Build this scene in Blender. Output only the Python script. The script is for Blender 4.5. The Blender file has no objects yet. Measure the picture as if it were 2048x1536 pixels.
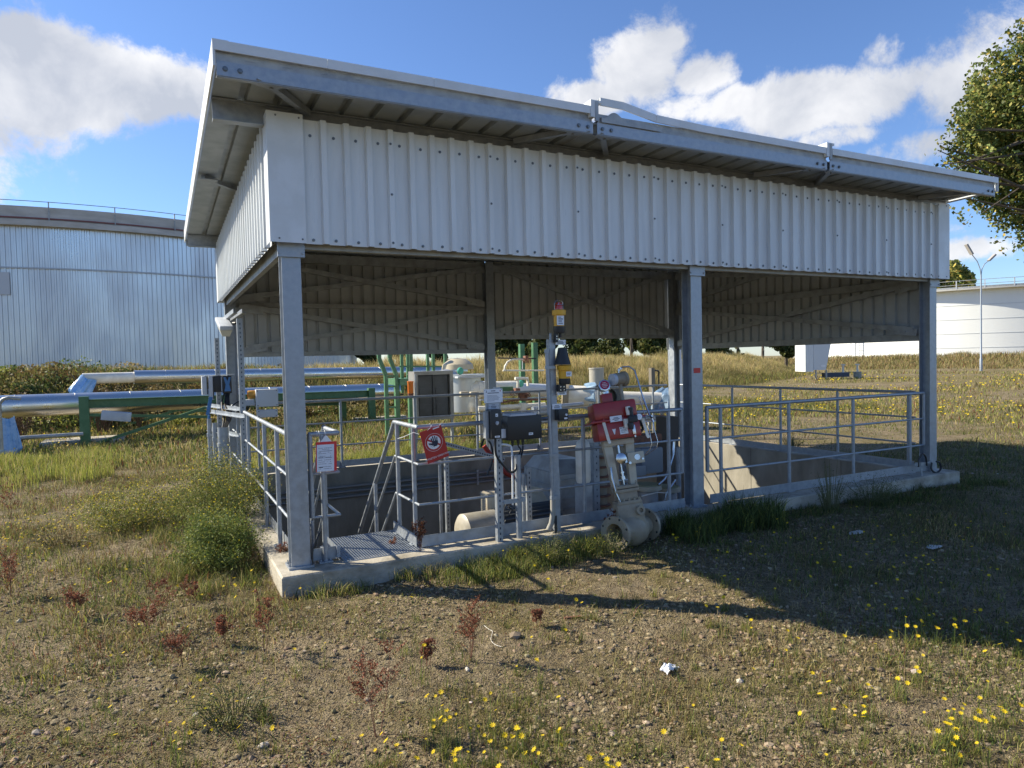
import bpy, bmesh, math, random
import numpy as np
from mathutils import Vector, Matrix
random.seed(7); rng = np.random.default_rng(7)
S = bpy.context.scene
C = S.collection
R = math.radians
# ------------------------------------------------------------------ camera
CAM = Vector((-0.8255, -5.6077, 1.6396)); YAW, PITCH, ROLL, F = 0.4724, 0.0344, -0.023, 1373.37
fw = Vector((math.sin(YAW)*math.cos(PITCH), math.cos(YAW)*math.cos(PITCH), -math.sin(PITCH)))
r0 = Vector((math.cos(YAW), -math.sin(YAW), 0)); u0 = r0.cross(fw)
rt = math.cos(ROLL)*r0 + math.sin(ROLL)*u0; up = -math.sin(ROLL)*r0 + math.cos(ROLL)*u0
cd = bpy.data.cameras.new('camera'); co = bpy.data.objects.new('camera', cd); C.objects.link(co)
co.matrix_world = Matrix(((rt.x, up.x, -fw.x, CAM.x), (rt.y, up.y, -fw.y, CAM.y), (rt.z, up.z, -fw.z, CAM.z), (0, 0, 0, 1)))
cd.sensor_width = 36; cd.lens = 36*F/2048; cd.clip_start = 0.05; cd.clip_end = 3000
S.camera = co
S.render.resolution_x, S.render.resolution_y = 1024, 768
def ray(u, v):
    d = fw + rt*((u-1024)/F) - up*((v-768)/F); return d.normalized()
def at(u, v, ax, val):
    """where the sight line through a photo pixel meets the plane x|y|z = val"""
    d = ray(u, v); i = 'xyz'.index(ax); return CAM + d*((val-CAM[i])/d[i])
def pol(u, dist, z=-.15):
    """ground point at a distance in the compass direction of photo column u"""
    d = ray(u, 720); h = Vector((d.x, d.y)).normalized(); return Vector((CAM.x+h.x*dist, CAM.y+h.y*dist, z))
# ------------------------------------------------------------------ light
SUN = Vector((-1.1, .93, 1.0)).normalized()
sl = bpy.data.lights.new('sun', 'SUN'); sl.energy = 5.0; sl.angle = R(.53); sl.color = (1, .91, .72)
so = bpy.data.objects.new('sun', sl); C.objects.link(so)
so.rotation_euler = (-SUN).to_track_quat('-Z', 'Y').to_euler()
S.view_settings.view_transform = 'Standard'; S.view_settings.look = 'None'; S.view_settings.exposure = 0.92; S.view_settings.gamma = 1
W = bpy.data.worlds.new('World'); S.world = W; W.use_nodes = True
wn = W.node_tree; wn.nodes.clear()
def N(nt, t, **k):
    n = nt.nodes.new(t)
    for a, b in k.items():
        if a == 'ins':
            for i, v in b.items(): n.inputs[i].default_value = v
        else: setattr(n, a, b)
    return n
def build_sky():
    nt = wn; L = nt.links.new
    out = N(nt, 'ShaderNodeOutputWorld'); bg = N(nt, 'ShaderNodeBackground', ins={1: .080}); L(bg.outputs[0], out.inputs[0])
    sky = N(nt, 'ShaderNodeTexSky', sky_type='NISHITA', sun_disc=False)
    sky.sun_elevation = math.asin(SUN.z); sky.sun_rotation = math.atan2(SUN.x, SUN.y)
    sky.air_density = 1.0; sky.dust_density = .15; sky.ozone_density = 2.5
    tc = N(nt, 'ShaderNodeTexCoord')
    nz = N(nt, 'ShaderNodeTexNoise', ins={'Scale': 6.5, 'Detail': 14, 'Roughness': .66, 'Distortion': .25}); L(tc.outputs['Generated'], nz.inputs['Vector'])
    nb = N(nt, 'ShaderNodeTexNoise', ins={'Scale': 7.0, 'Detail': 7, 'Roughness': .55, 'Distortion': .3}); L(tc.outputs['Generated'], nb.inputs['Vector'])
    def M(op, a, b=None, clamp=False):
        m = N(nt, 'ShaderNodeMath', operation=op); m.use_clamp = clamp
        for i, x in enumerate((a, b)):
            if x is None: continue
            if isinstance(x, (int, float)): m.inputs[i].default_value = x
            else: L(x, m.inputs[i])
        return m.outputs[0]
    blobs = [(-60, 220, 240, 160, 1), (110, 170, 200, 110, 1.1), (270, 180, 170, 75, 1.05), (360, 170, 70, 45, .9), (40, 65, 110, 45, .85), (60, 290, 110, 45, .9),
             (1290, 135, 95, 85, 1), (1195, 200, 90, 38, .95), (1395, 150, 80, 45, .9), (1330, 90, 50, 40, .9),
             (1600, 205, 130, 68, 1.0), (1740, 195, 120, 75, 1.0), (1480, 205, 70, 40, .8), (1700, 265, 130, 36, .72),
             (1765, 110, 55, 55, .75), (1900, 190, 160, 95, .76), (1850, 290, 130, 50, .74), (1960, 500, 120, 34, .74), (1980, 110, 120, 70, .66), (1350, 215, 110, 36, .7), (1790, 470, 160, 30, .55),
             (-900, 300, 400, 160, .9), (2900, 260, 500, 160, .8), (700, -500, 400, 200, .7), (2300, 480, 200, 60, .6)]
    tot = None
    for (u, v, ru, rv, w) in blobs:
        c = ray(u, v); cosa = c.dot(fw)
        r = Vector((c.y, -c.x, 0)).normalized(); uu = r.cross(c).normalized()
        d1 = N(nt, 'ShaderNodeVectorMath', operation='DOT_PRODUCT'); L(tc.outputs['Generated'], d1.inputs[0]); d1.inputs[1].default_value = r*(F/ru/cosa)
        d2 = N(nt, 'ShaderNodeVectorMath', operation='DOT_PRODUCT'); L(tc.outputs['Generated'], d2.inputs[0]); d2.inputs[1].default_value = uu*(F/rv/cosa)
        d3 = N(nt, 'ShaderNodeVectorMath', operation='DOT_PRODUCT'); L(tc.outputs['Generated'], d3.inputs[0]); d3.inputs[1].default_value = c
        q = M('ADD', M('MULTIPLY', d1.outputs['Value'], d1.outputs['Value']), M('MULTIPLY', d2.outputs['Value'], d2.outputs['Value']))
        g = M('MULTIPLY', M('POWER', 2.718, M('MULTIPLY', q, -.75)), w)
        g = M('MULTIPLY', g, M('GREATER_THAN', d3.outputs['Value'], 0.0))
        tot = g if tot is None else M('MAXIMUM', tot, g)
    dens = M('ADD', tot, M('MULTIPLY', M('SUBTRACT', nz.outputs[0], .52), 1.9))
    mr = N(nt, 'ShaderNodeMapRange', interpolation_type='SMOOTHSTEP', ins={1: .36, 2: .66, 3: 0, 4: 1}); L(dens, mr.inputs[0])
    cov = M('MULTIPLY', mr.outputs[0], .95)
    shade = N(nt, 'ShaderNodeMapRange', ins={1: .38, 2: .62, 3: 0, 4: 1}); L(nb.outputs[0], shade.inputs[0])
    cc = N(nt, 'ShaderNodeMix', data_type='RGBA'); L(shade.outputs[0], cc.inputs[0]); cc.inputs[6].default_value = (3.9, 4.15, 4.7, 1); cc.inputs[7].default_value = (6.7, 6.7, 6.8, 1)
    tint = N(nt, 'ShaderNodeMix', data_type='RGBA', blend_type='MULTIPLY', ins={0: 1.0}); L(sky.outputs[0], tint.inputs[6]); tint.inputs[7].default_value = (.82, .96, 1.22, 1)
    mx = N(nt, 'ShaderNodeMix', data_type='RGBA'); L(cov, mx.inputs[0]); L(tint.outputs[2], mx.inputs[6]); L(cc.outputs[2], mx.inputs[7])
    L(mx.outputs[2], bg.inputs[0])
build_sky()
# ------------------------------------------------------------------ materials
MATS = {}
def mat(name, c, rough=.5, metal=0., c2=None, scale=6., lo=.4, hi=.6, bump=0., bscale=60., stretch=(1, 1, 1), spec=.5, detail=5, trans=0., coat=0.):
    if name in MATS: return MATS[name]
    m = bpy.data.materials.new(name); m.use_nodes = True; nt = m.node_tree; L = nt.links.new
    b = nt.nodes['Principled BSDF']; b.inputs['Roughness'].default_value = rough; b.inputs['Metallic'].default_value = metal
    b.inputs['Specular IOR Level'].default_value = spec; b.inputs['Coat Weight'].default_value = coat
    c = tuple(c)+(1,) if len(c) == 3 else c
    b.inputs['Base Color'].default_value = c
    tc = N(nt, 'ShaderNodeTexCoord'); mp = N(nt, 'ShaderNodeMapping'); L(tc.outputs['Object'], mp.inputs[0]); mp.inputs['Scale'].default_value = stretch
    if c2 is not None:
        nz = N(nt, 'ShaderNodeTexNoise', ins={'Scale': scale, 'Detail': detail, 'Roughness': .6}); L(mp.outputs[0], nz.inputs['Vector'])
        mr = N(nt, 'ShaderNodeMapRange', ins={1: lo, 2: hi}); L(nz.outputs[0], mr.inputs[0])
        mx = N(nt, 'ShaderNodeMix', data_type='RGBA'); L(mr.outputs[0], mx.inputs[0]); mx.inputs[6].default_value = c; mx.inputs[7].default_value = tuple(c2)+(1,)
        L(mx.outputs[2], b.inputs['Base Color'])
        rr = N(nt, 'ShaderNodeMapRange', ins={1: .3, 2: .7, 3: max(.03, rough-.1), 4: min(1, rough+.12)}); L(nz.outputs[0], rr.inputs[0]); L(rr.outputs[0], b.inputs['Roughness'])
    if bump:
        n2 = N(nt, 'ShaderNodeTexNoise', ins={'Scale': bscale, 'Detail': 4}); L(mp.outputs[0], n2.inputs['Vector'])
        bp = N(nt, 'ShaderNodeBump', ins={'Strength': bump, 'Distance': .01}); L(n2.outputs[0], bp.inputs['Height']); L(bp.outputs[0], b.inputs['Normal'])
    if trans: b.inputs['Transmission Weight'].default_value = trans
    MATS[name] = m; return m
galv = mat('galvanized_steel', (.28, .31, .35), .44, .5, (.37, .40, .44), 16, .36, .66, .05, 120)
galvd = mat('weathered_galvanized_steel', (.27, .28, .29), .55, .35, (.42, .44, .45), 7, .35, .65, .05, 90)
clad = mat('white_coated_sheet', (.68, .71, .73), .34, .0, (.59, .615, .63), 7, .42, .72, .04, 5, (1, 1, .12))
cladi = mat('grey_backing_coat_sheet', (.50, .52, .53), .5, .0, (.43, .45, .46), 5, .3, .7)
trim = mat('white_trim_sheet', (.68, .71, .74), .35, 0, (.62, .65, .67), 4)
screwm = mat('zinc_screw', (.16, .17, .18), .4, .7)
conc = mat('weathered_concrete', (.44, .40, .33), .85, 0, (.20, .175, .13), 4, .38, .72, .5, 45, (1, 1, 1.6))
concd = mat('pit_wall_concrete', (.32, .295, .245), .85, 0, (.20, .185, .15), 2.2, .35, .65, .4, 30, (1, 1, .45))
alu = mat('polished_aluminium_jacket', (.74, .71, .66), .30, 1., (.64, .62, .58), 3, .3, .7, .04, 3)
black = mat('black_plastic', (.018, .019, .021), .45)
green = mat('green_painted_steel', (.045, .13, .055), .45, 0, (.075, .17, .08), 5)
greenl = mat('light_green_painted_steel', (.09, .22, .11), .45, 0, (.07, .17, .09), 6)
beige = mat('beige_paint', (.50, .45, .34), .45, 0, (.42, .36, .27), 8)
beiged = mat('dusty_beige_paint', (.33, .285, .205), .5, 0, (.24, .20, .145), 9, .35, .7, .15, 60)
cream = mat('cream_painted_steel', (.76, .73, .65), .4, 0, (.66, .62, .53), 4)
redp = mat('red_painted_steel', (.36, .022, .018), .38, 0, (.28, .018, .016), 5, coat=.3)
yellow = mat('yellow_plastic', (.72, .38, .02), .4)
white = mat('white_plastic', (.74, .76, .80), .45)
greyp = mat('light_grey_enclosure', (.50, .53, .58), .5, 0, (.44, .47, .52), 5)
bluef = mat('blue_plastic_film', (.22, .36, .50), .35, 0, (.42, .54, .64), 6, .35, .65, .4, 9, spec=.7)
bluep = mat('blue_plastic', (.05, .17, .40), .4)
rust = mat('rusty_brown_iron', (.13, .055, .04), .7, 0, (.22, .10, .06), 20)
orange = mat('orange_plastic', (.62, .17, .03), .35)
redglass = mat('red_lamp_lens', (.45, .03, .02), .2, coat=.4)
ink = mat('dark_ink', (.02, .03, .06), .6)
paper = mat('white_paper', (.70, .74, .82), .6, 0, (.62, .66, .75), 6)
signred = mat('sign_red', (.42, .03, .03), .45)
redfilm = mat('red_plastic_film', (.62, .03, .04), .35)
steel = mat('bright_steel', (.6, .6, .6), .25, 1.)
# ------------------------------------------------------------------ mesh builder
class MB:
    def __init__(s): s.v = []; s.f = []; s.mi = []; s.sm = []; s.k = 0
    def add(s, vs, fs, smooth=False):
        o = len(s.v); s.v += [tuple(v) for v in vs]
        for f in fs: s.f.append(tuple(i+o for i in f)); s.mi.append(s.k); s.sm.append(smooth)
        return s
    def m(s, k): s.k = k; return s
    def box(s, a, b, rot=None, piv=None):
        (x0, y0, z0), (x1, y1, z1) = a, b
        vs = [Vector(p) for p in ((x0,y0,z0),(x1,y0,z0),(x1,y1,z0),(x0,y1,z0),(x0,y0,z1),(x1,y0,z1),(x1,y1,z1),(x0,y1,z1))]
        if rot is not None:
            pv = Vector(piv) if piv is not None else sum(vs, Vector())/8
            vs = [rot @ (v-pv)+pv for v in vs]
        return s.add(vs, [(0,3,2,1),(4,5,6,7),(0,1,5,4),(1,2,6,5),(2,3,7,6),(3,0,4,7)])
    def bbox(s, a, b, r=.01, rot=None, piv=None):
        """box with chamfered edges"""
        (x0, y0, z0), (x1, y1, z1) = a, b
        bm = bmesh.new(); bmesh.ops.create_cube(bm, size=1)
        for v in bm.verts: v.co = Vector(((x0+x1)/2+v.co.x*(x1-x0), (y0+y1)/2+v.co.y*(y1-y0), (z0+z1)/2+v.co.z*(z1-z0)))
        bmesh.ops.bevel(bm, geom=bm.edges[:], offset=r, segments=2, affect='EDGES', profile=.6)
        if rot is not None:
            pv = Vector(piv) if piv is not None else Vector(((x0+x1)/2, (y0+y1)/2, (z0+z1)/2))
            for v in bm.verts: v.co = rot @ (v.co-pv)+pv
        bm.verts.index_update()
        s.add([v.co for v in bm.verts], [[v.index for v in f.verts] for f in bm.faces], False); bm.free(); return s
    def beam(s, p0, p1, w, h, upv=(0, 0, 1)):
        """rectangular bar between two points"""
        p0, p1 = Vector(p0), Vector(p1); d = (p1-p0).normalized(); u = Vector(upv)
        if abs(d.dot(u)) > .98: u = Vector((0, 1, 0))
        r = d.cross(u).normalized(); u = r.cross(d).normalized()
        vs = [p+r*(a*w/2)+u*(b*h/2) for p in (p0, p1) for a, b in ((-1,-1),(1,-1),(1,1),(-1,1))]
        return s.add(vs, [(0,1,2,3),(7,6,5,4),(0,4,5,1),(1,5,6,2),(2,6,7,3),(3,7,4,0)])
    def angle(s, p0, p1, w, t=.006, upv=(0, 1, 0), flip=1):
        """L section"""
        p0, p1 = Vector(p0), Vector(p1); d = (p1-p0).normalized(); u = Vector(upv); r = d.cross(u).normalized(); u = r.cross(d).normalized()
        s.beam(p0+r*(w/2), p1+r*(w/2), w, t, u); return s.beam(p0+u*(flip*w/2), p1+u*(flip*w/2), t, w, u)
    def tube(s, pts, r, n=12, caps=True, closed=False):
        pts = [Vector(p) for p in pts]; m = len(pts); rings = []
        rs = r if isinstance(r, (list, tuple)) else [r]*m
        prev = None
        for i, p in enumerate(pts):
            a = pts[max(i-1, 0)]; b = pts[min(i+1, m-1)]
            if closed: a = pts[(i-1) % m]; b = pts[(i+1) % m]
            d = (b-a).normalized()
            if prev is None:
                x = d.orthogonal().normalized()
            else:
                x = (prev-d*prev.dot(d)).normalized()
            prev = x; y = d.cross(x)
            k = 1.0
            if 0 < i < m-1 or closed:
                d1 = (p-a).normalized(); d2 = (b-p).normalized(); k = 1.0
            rings.append([p+(x*math.cos(2*math.pi*j/n)+y*math.sin(2*math.pi*j/n))*rs[i]*k for j in range(n)])
        vs = [v for rg in rings for v in rg]; fs = []
        for i in range(m if closed else m-1):
            i2 = (i+1) % m
            for j in range(n): fs.append((i*n+j, i*n+(j+1) % n, i2*n+(j+1) % n, i2*n+j))
        s.add(vs, fs, True)
        if caps and not closed:
            s.add(rings[0], [tuple(range(n))[::-1]]); s.add(rings[-1], [tuple(range(n))])
        return s
    def lathe(s, prof, base=(0,0,0), axis=(0,0,1), n=20):
        """prof: list of (radius, height)"""
        ax = Vector(axis).normalized(); x = ax.orthogonal().normalized(); y = ax.cross(x); b = Vector(base)
        if abs(ax.z) > .99: x = Vector((1, 0, 0)); y = ax.cross(x)
        vs = [b+ax*h+(x*math.cos(2*math.pi*j/n)+y*math.sin(2*math.pi*j/n))*r for r, h in prof for j in range(n)]; fs = []
        for i in range(len(prof)-1):
            for j in range(n): fs.append((i*n+j, i*n+(j+1) % n, (i+1)*n+(j+1) % n, (i+1)*n+j))
        return s.add(vs, fs, n > 10)
    def prism(s, poly, p0, p1, X, Y):
        """2-D outline swept from p0 to p1"""
        p0, p1, X, Y = Vector(p0), Vector(p1), Vector(X), Vector(Y); n = len(poly)
        vs = [p+X*a+Y*b for p in (p0, p1) for a, b in poly]
        fs = [(i, (i+1) % n, n+(i+1) % n, n+i) for i in range(n)]+[tuple(range(n))[::-1], tuple(range(n, 2*n))]
        return s.add(vs, fs)
    def build(s, name, mats, parent=None, origin=None, sharp=True):
        me = bpy.data.meshes.new(name)
        vs = s.v
        o = bpy.data.objects.new(name, me); C.objects.link(o)
        off = Vector(origin) if origin is not None else Vector((0, 0, 0))
        if parent is not None:
            o.parent = parent; off = off+parent.location
            if parent.parent is not None: off = off+parent.parent.location
        me.from_pydata([(v[0]-off.x, v[1]-off.y, v[2]-off.z) for v in vs], [], s.f)
        if origin is not None: o.location = origin
        for mm in (mats if isinstance(mats, (list, tuple)) else [mats]): me.materials.append(mm)
        me.polygons.foreach_set('material_index', s.mi); me.polygons.foreach_set('use_smooth', s.sm)
        me.validate(); me.update()
        bm = bmesh.new(); bm.from_mesh(me); bmesh.ops.recalc_face_normals(bm, faces=bm.faces); bm.to_mesh(me); bm.free()
        if sharp: me.set_sharp_from_angle(angle=R(38))
        return o
def tag(o, label=None, cat=None, group=None, kind=None):
    for k, v in (('label', label), ('category', cat), ('group', group), ('kind', kind)):
        if v: o[k] = v
    return o
def thing(name, label, cat, loc=(0, 0, 0), group=None):
    o = bpy.data.objects.new(name, None); C.objects.link(o); o.location = loc; o.empty_display_size = .1
    return tag(o, label, cat, group)
def copy_tree(o, parent=None):
    c = o.copy(); C.objects.link(c)
    if parent is not None: c.parent = parent
    for ch in list(o.children): copy_tree(ch, c)
    return c
def text_bits(txt, size, P, X, Y, off=.0015, bold=0.0, align='CENTER'):
    """letter shapes as flat vertices/faces laid on a plane through P with axes X (reading) and Y (up)"""
    cu = bpy.data.curves.new('t', 'FONT'); cu.body = txt; cu.size = size; cu.align_x = align; cu.align_y = 'CENTER'; cu.offset = bold; cu.resolution_u = 2
    ob = bpy.data.objects.new('t', cu); me = bpy.data.meshes.new_from_object(ob)
    X, Y = Vector(X).normalized(), Vector(Y).normalized(); Z = X.cross(Y)
    vs = [Vector(P)+X*v.co.x+Y*v.co.y+Z*off for v in me.vertices]; fs = [tuple(p.vertices) for p in me.polygons]
    bpy.data.objects.remove(ob); bpy.data.curves.remove(cu); bpy.data.meshes.remove(me)
    return vs, fs
def disc(mb, P, X, Y, r, n=24, off=.001, r2=0):
    X, Y = Vector(X).normalized(), Vector(Y).normalized(); Z = X.cross(Y)
    a = [Vector(P)+Z*off+(X*math.cos(2*math.pi*j/n)+Y*math.sin(2*math.pi*j/n))*r for j in range(n)]
    if r2:
        b = [Vector(P)+Z*off+(X*math.cos(2*math.pi*j/n)+Y*math.sin(2*math.pi*j/n))*r2 for j in range(n)]
        mb.add(a+b, [(j, (j+1) % n, n+(j+1) % n, n+j) for j in range(n)])
    else: mb.add(a, [tuple(range(n))])
# ------------------------------------------------------------------ ground shape
def vnoise(x, y, seed=0):
    xi = np.floor(x).astype(np.int64); yi = np.floor(y).astype(np.int64); fx = x-xi; fy = y-yi
    fx = fx*fx*(3-2*fx); fy = fy*fy*(3-2*fy)
    def h(a, b):
        n = (a*374761393+b*668265263+seed*1442695041) & 0xffffffff
        n = ((n ^ (n >> 13))*1274126177) & 0xffffffff; n = n ^ (n >> 16)
        return (n & 0xffff)/65535.
    return (h(xi, yi)*(1-fx)+h(xi+1, yi)*fx)*(1-fy)+(h(xi, yi+1)*(1-fx)+h(xi+1, yi+1)*fx)*fy
def fbm(x, y, f, o=4, seed=0, g=.5):
    s = np.zeros_like(x); a = 1.; t = 0
    for i in range(o): s += a*vnoise(x*f+i*17.3, y*f-i*9.1, seed+i); t += a; a *= g; f *= 2.03
    return s/t
RIDGE = [(-45, 6), (-25, 17), (-12, 20.5), (0, 22), (10, 23.5), (21.8, 27), (33.5, 32), (46, 40)]
RIDGE2 = [(60, 62), (66, 52), (72, 38), (76, 24), (80, 5), (80, -30)]
def segdist(x, y, P):
    d = np.full_like(x, 1e9)
    for (ax, ay), (bx, by) in zip(P[:-1], P[1:]):
        vx, vy = bx-ax, by-ay; t = np.clip(((x-ax)*vx+(y-ay)*vy)/(vx*vx+vy*vy), 0, 1)
        d = np.minimum(d, np.hypot(x-ax-t*vx, y-ay-t*vy))
    return d
def ss(t): t = np.clip(t, 0, 1); return t*t*(3-2*t)
def ground_h(x, y):
    z = -.155+.05*(fbm(x, y, .35, 3, 3)-.5)+.03*(fbm(x, y, 1.6, 3, 5)-.5)
    dcam = np.hypot(x-CAM.x, y-CAM.y)
    z = z+.035*(fbm(x, y, 5.5, 4, 9)-.5)*np.clip(12/(dcam+4), 0, 1)+.018*(np.abs(fbm(x, y, 17, 3, 12)-.5)*2)*(dcam < 9)
    z = z-.05*ss((-1.2-y)/2.)*ss((x+4)/6)
    d1 = segdist(x, y, RIDGE); z = z+(1.50+.18*ss((8-x)/12))*ss(1-d1/5.6)*(.9+.2*fbm(x, y, .25, 3, 21))+.15*ss(1-d1/6)*(fbm(x, y, .9, 3, 22)-.5)
    d2 = segdist(x, y, RIDGE2); z = z+1.15*ss(1-d2/7)*(.85+.3*fbm(x, y, .3, 3, 31))
    z = z+.10*ss(1-np.hypot(x+.9, y-2.2)/1.6)
    return z
def gz(x, y): return float(ground_h(np.array([float(x)]), np.array([float(y)]))[0])
def np_mesh(name, co_, faces, mats, col=None, smooth=True, midx=None):
    """co_ (n,3); faces list of int arrays (m,k)"""
    me = bpy.data.meshes.new(name); me.vertices.add(len(co_)); me.vertices.foreach_set('co', np.ascontiguousarray(co_, dtype=np.float32).ravel())
    lt = np.concatenate([np.full(len(f), f.shape[1], dtype=np.int32) for f in faces]); li = np.concatenate([f.ravel() for f in faces]).astype(np.int32)
    me.loops.add(len(li)); me.loops.foreach_set('vertex_index', li); me.polygons.add(len(lt))
    me.polygons.foreach_set('loop_start', np.concatenate([[0], np.cumsum(lt)[:-1]]).astype(np.int32))
    me.polygons.foreach_set('use_smooth', np.full(len(lt), smooth))
    for m in (mats if isinstance(mats, (list, tuple)) else [mats]): me.materials.append(m)
    if midx is not None: me.polygons.foreach_set('material_index', midx.astype(np.int32))
    if col is not None:
        a = me.color_attributes.new('Col', 'FLOAT_COLOR', 'POINT'); a.data.foreach_set('color', np.ascontiguousarray(col, dtype=np.float32).ravel())
    me.update(calc_edges=True)
    o = bpy.data.objects.new(name, me); C.objects.link(o); return o
def ground_material():
    m = bpy.data.materials.new('sandy_soil'); m.use_nodes = True; nt = m.node_tree; L = nt.links.new; b = nt.nodes['Principled BSDF']
    b.inputs['Roughness'].default_value = .95; b.inputs['Specular IOR Level'].default_value = .15
    tc = N(nt, 'ShaderNodeTexCoord')
    def nz(sc, det=6, ro=.6):
        n = N(nt, 'ShaderNodeTexNoise', ins={'Scale': sc, 'Detail': det, 'Roughness': ro}); L(tc.outputs['Object'], n.inputs['Vector']); return n.outputs[0]
    def mr(x, a, c_, lo=0, hi=1):
        n = N(nt, 'ShaderNodeMapRange', ins={1: a, 2: c_, 3: lo, 4: hi}); L(x, n.inputs[0]); return n.outputs[0]
    def mix(f, a, c_, bt='MIX'):
        n = N(nt, 'ShaderNodeMix', data_type='RGBA', blend_type=bt); L(f, n.inputs[0])
        for i, q in ((6, a), (7, c_)):
            if isinstance(q, tuple): n.inputs[i].default_value = q+(1,)
            else: L(q, n.inputs[i])
        return n.outputs[2]
    base = mix(mr(nz(1.1, 8, .65), .35, .65), (.30, .235, .145), (.165, .128, .078))
    base = mix(mr(nz(14, 6, .7), .42, .68), base, (.40, .325, .215))
    base = mix(mr(nz(45, 4, .7), .50, .66), base, (.07, .055, .036))
    moss = mix(mr(nz(3.3, 4, .6), .3, .7), (.11, .10, .035), (.17, .14, .045))
    base = mix(mr(nz(.9, 8, .72), .46, .60, 0, .7), base, moss)
    vo = N(nt, 'ShaderNodeTexVoronoi', ins={'Scale': 75, 'Randomness': 1}); L(tc.outputs['Object'], vo.inputs['Vector'])
    base = mix(mr(vo.outputs['Distance'], .10, .30, .30, 0), base, (.42, .35, .26))
    vg = N(nt, 'ShaderNodeAttribute', attribute_name='Col'); base = mix(vg.outputs['Fac'], base, mix(mr(nz(2.2), .35, .65), (.15, .135, .045), (.24, .19, .075)))
    L(base, b.inputs['Base Color'])
    add = N(nt, 'ShaderNodeMath', operation='ADD'); L(nz(28, 7, .75), add.inputs[0]); L(mr(vo.outputs['Distance'], 0, .5, .45, 0), add.inputs[1])
    bp = N(nt, 'ShaderNodeBump', ins={'Strength': 1.0, 'Distance': .045}); L(add.outputs[0], bp.inputs['Height']); L(bp.outputs[0], b.inputs['Normal'])
    return m
PX0, PX1, PY0, PY1 = .14, 8.36, .14, 5.30      # inside faces of the pit
def build_ground():
    rad = [1.0]
    while rad[-1] < 900: rad.append(rad[-1]*(1.0085 if rad[-1] < 40 else 1.03))
    rad = np.array(rad); fwd = YAW
    ang = np.concatenate([np.arange(-52, 52, .3), np.arange(52, 308, 3.0)])
    a = np.radians(ang)+fwd; na = len(a); nr = len(rad)
    X = CAM.x+np.outer(rad, np.sin(a)); Y = CAM.y+np.outer(rad, np.cos(a))
    Z = ground_h(X, Y)
    Z = np.where(rad[:, None] > 130, -.1, Z)
    ins = (X > PX0-.12) & (X < PX1+.12) & (Y > PY0-.12) & (Y < PY1+.12)
    Z = np.where(ins, -3.2, Z)
    d1 = segdist(X, Y, RIDGE); d2 = segdist(X, Y, RIDGE2)
    v = np.clip(np.maximum(ss(1.25-d1/6.5), ss(1.2-d2/8)), 0, .85)
    v = np.maximum(v, .55*((fbm(X, Y, .16, 4, 77)-.42)*5).clip(0, 1)*(Y > 8))
    co_ = np.stack([X, Y, Z], -1).reshape(-1, 3)
    i = np.arange(nr-1)[:, None]; j = np.arange(na)[None]; j2 = (j+1) % na
    f = np.stack([i*na+j, i*na+j2, (i+1)*na+j2, (i+1)*na+j], -1).reshape(-1, 4)
    col = np.stack([v.ravel()]*3+[np.ones(v.size)], -1)
    o = np_mesh('ground', co_, [f[:, ::-1]], ground_material(), col)
    o['kind'] = 'structure'
build_ground()
# ------------------------------------------------------------------ shelter
L_, W_ = 8.63, 5.50
def zr(y): return 3.69-.0245*(y-.1)
sh = thing('pump_shelter', 'open steel shelter with white corrugated upper walls over the concrete pit', 'shelter', (L_/2, W_/2, 0))
def corrugated(mb, p0, d, n, length, z0, zt, pitch=.183, top=.042, web=.009, depth=.041, start=0., t=.003):
    """sheet with outward ribs; zt(s) gives its upper edge"""
    p0, d, n = Vector(p0), Vector(d), Vector(n); s = start; prof = [(0., 0.)] if start > 0 else []
    while s < length:
        fl = pitch-top-2*web
        for q, h in ((s, 0), (s+fl, 0), (s+fl+web, depth), (s+fl+web+top, depth), (s+pitch, 0)):
            if q <= length and (not prof or q > prof[-1][0]+1e-5): prof.append((q, h))
        s += pitch
    prof.append((length, 0))
    m = len(prof)
    def P(q, h, z): return p0+d*q+n*h+Vector((0, 0, z))
    out = [P(q, h, z0) for q, h in prof]+[P(q, h, zt(q)) for q, h in prof]
    inn = [P(q, h-t, z0) for q, h in prof]+[P(q, h-t, zt(q)) for q, h in prof]
    fo = [(i, i+1, m+i+1, m+i) for i in range(m-1)]
    mb.m(0).add(out, fo); mb.m(1).add(inn, fo)
    edge = [(i, i+1, 2*m+i+1, 2*m+i) for i in range(m-1)]+[(m+i, m+i+1, 3*m+i+1, 3*m+i) for i in range(m-1)]
    mb.m(0).add(out+inn, edge)
def screw(mb, P, n, r=.0085):
    n = Vector(n); mb.m(2).lathe([(r*1.5, 0), (r*1.5, .0025), (r*.8, .003), (r*.7, .008), (0, .008)], P, n, 8)
# front
mb = MB(); corrugated(mb, (.24, 0, 0), (1, 0, 0), (0, -1, 0), L_-.24-.17, 2.6, lambda s: 3.575, start=.0)
k = 0
s = .24+.055
while s < L_-.22:
    for z in (3.455, 2.635): screw(mb, (s+random.uniform(-.004, .004), -.003, z+random.uniform(-.004, .004)), (0, -1, 0))
    if k % 5 == 3:
        for z in (3.455, 3.04, 2.64): screw(mb, (s+.0915+.003, -.044, z), (0, -1, 0), .007)
        mb.m(2).box((s+.0915+.0345, -.0025, 2.603), (s+.0915+.0365, -.0005, 3.572))
    s += .183; k += 1
mb.build('front_cladding', [clad, cladi, screwm], sh)
# left
mb = MB(); corrugated(mb, (0, .16, 0), (0, 1, 0), (-1, 0, 0), W_-.32, 2.6, lambda s: zr(.16+s)-.115, start=.0)
mb.build('side_cladding', [clad, cladi, screwm], sh)
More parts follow.
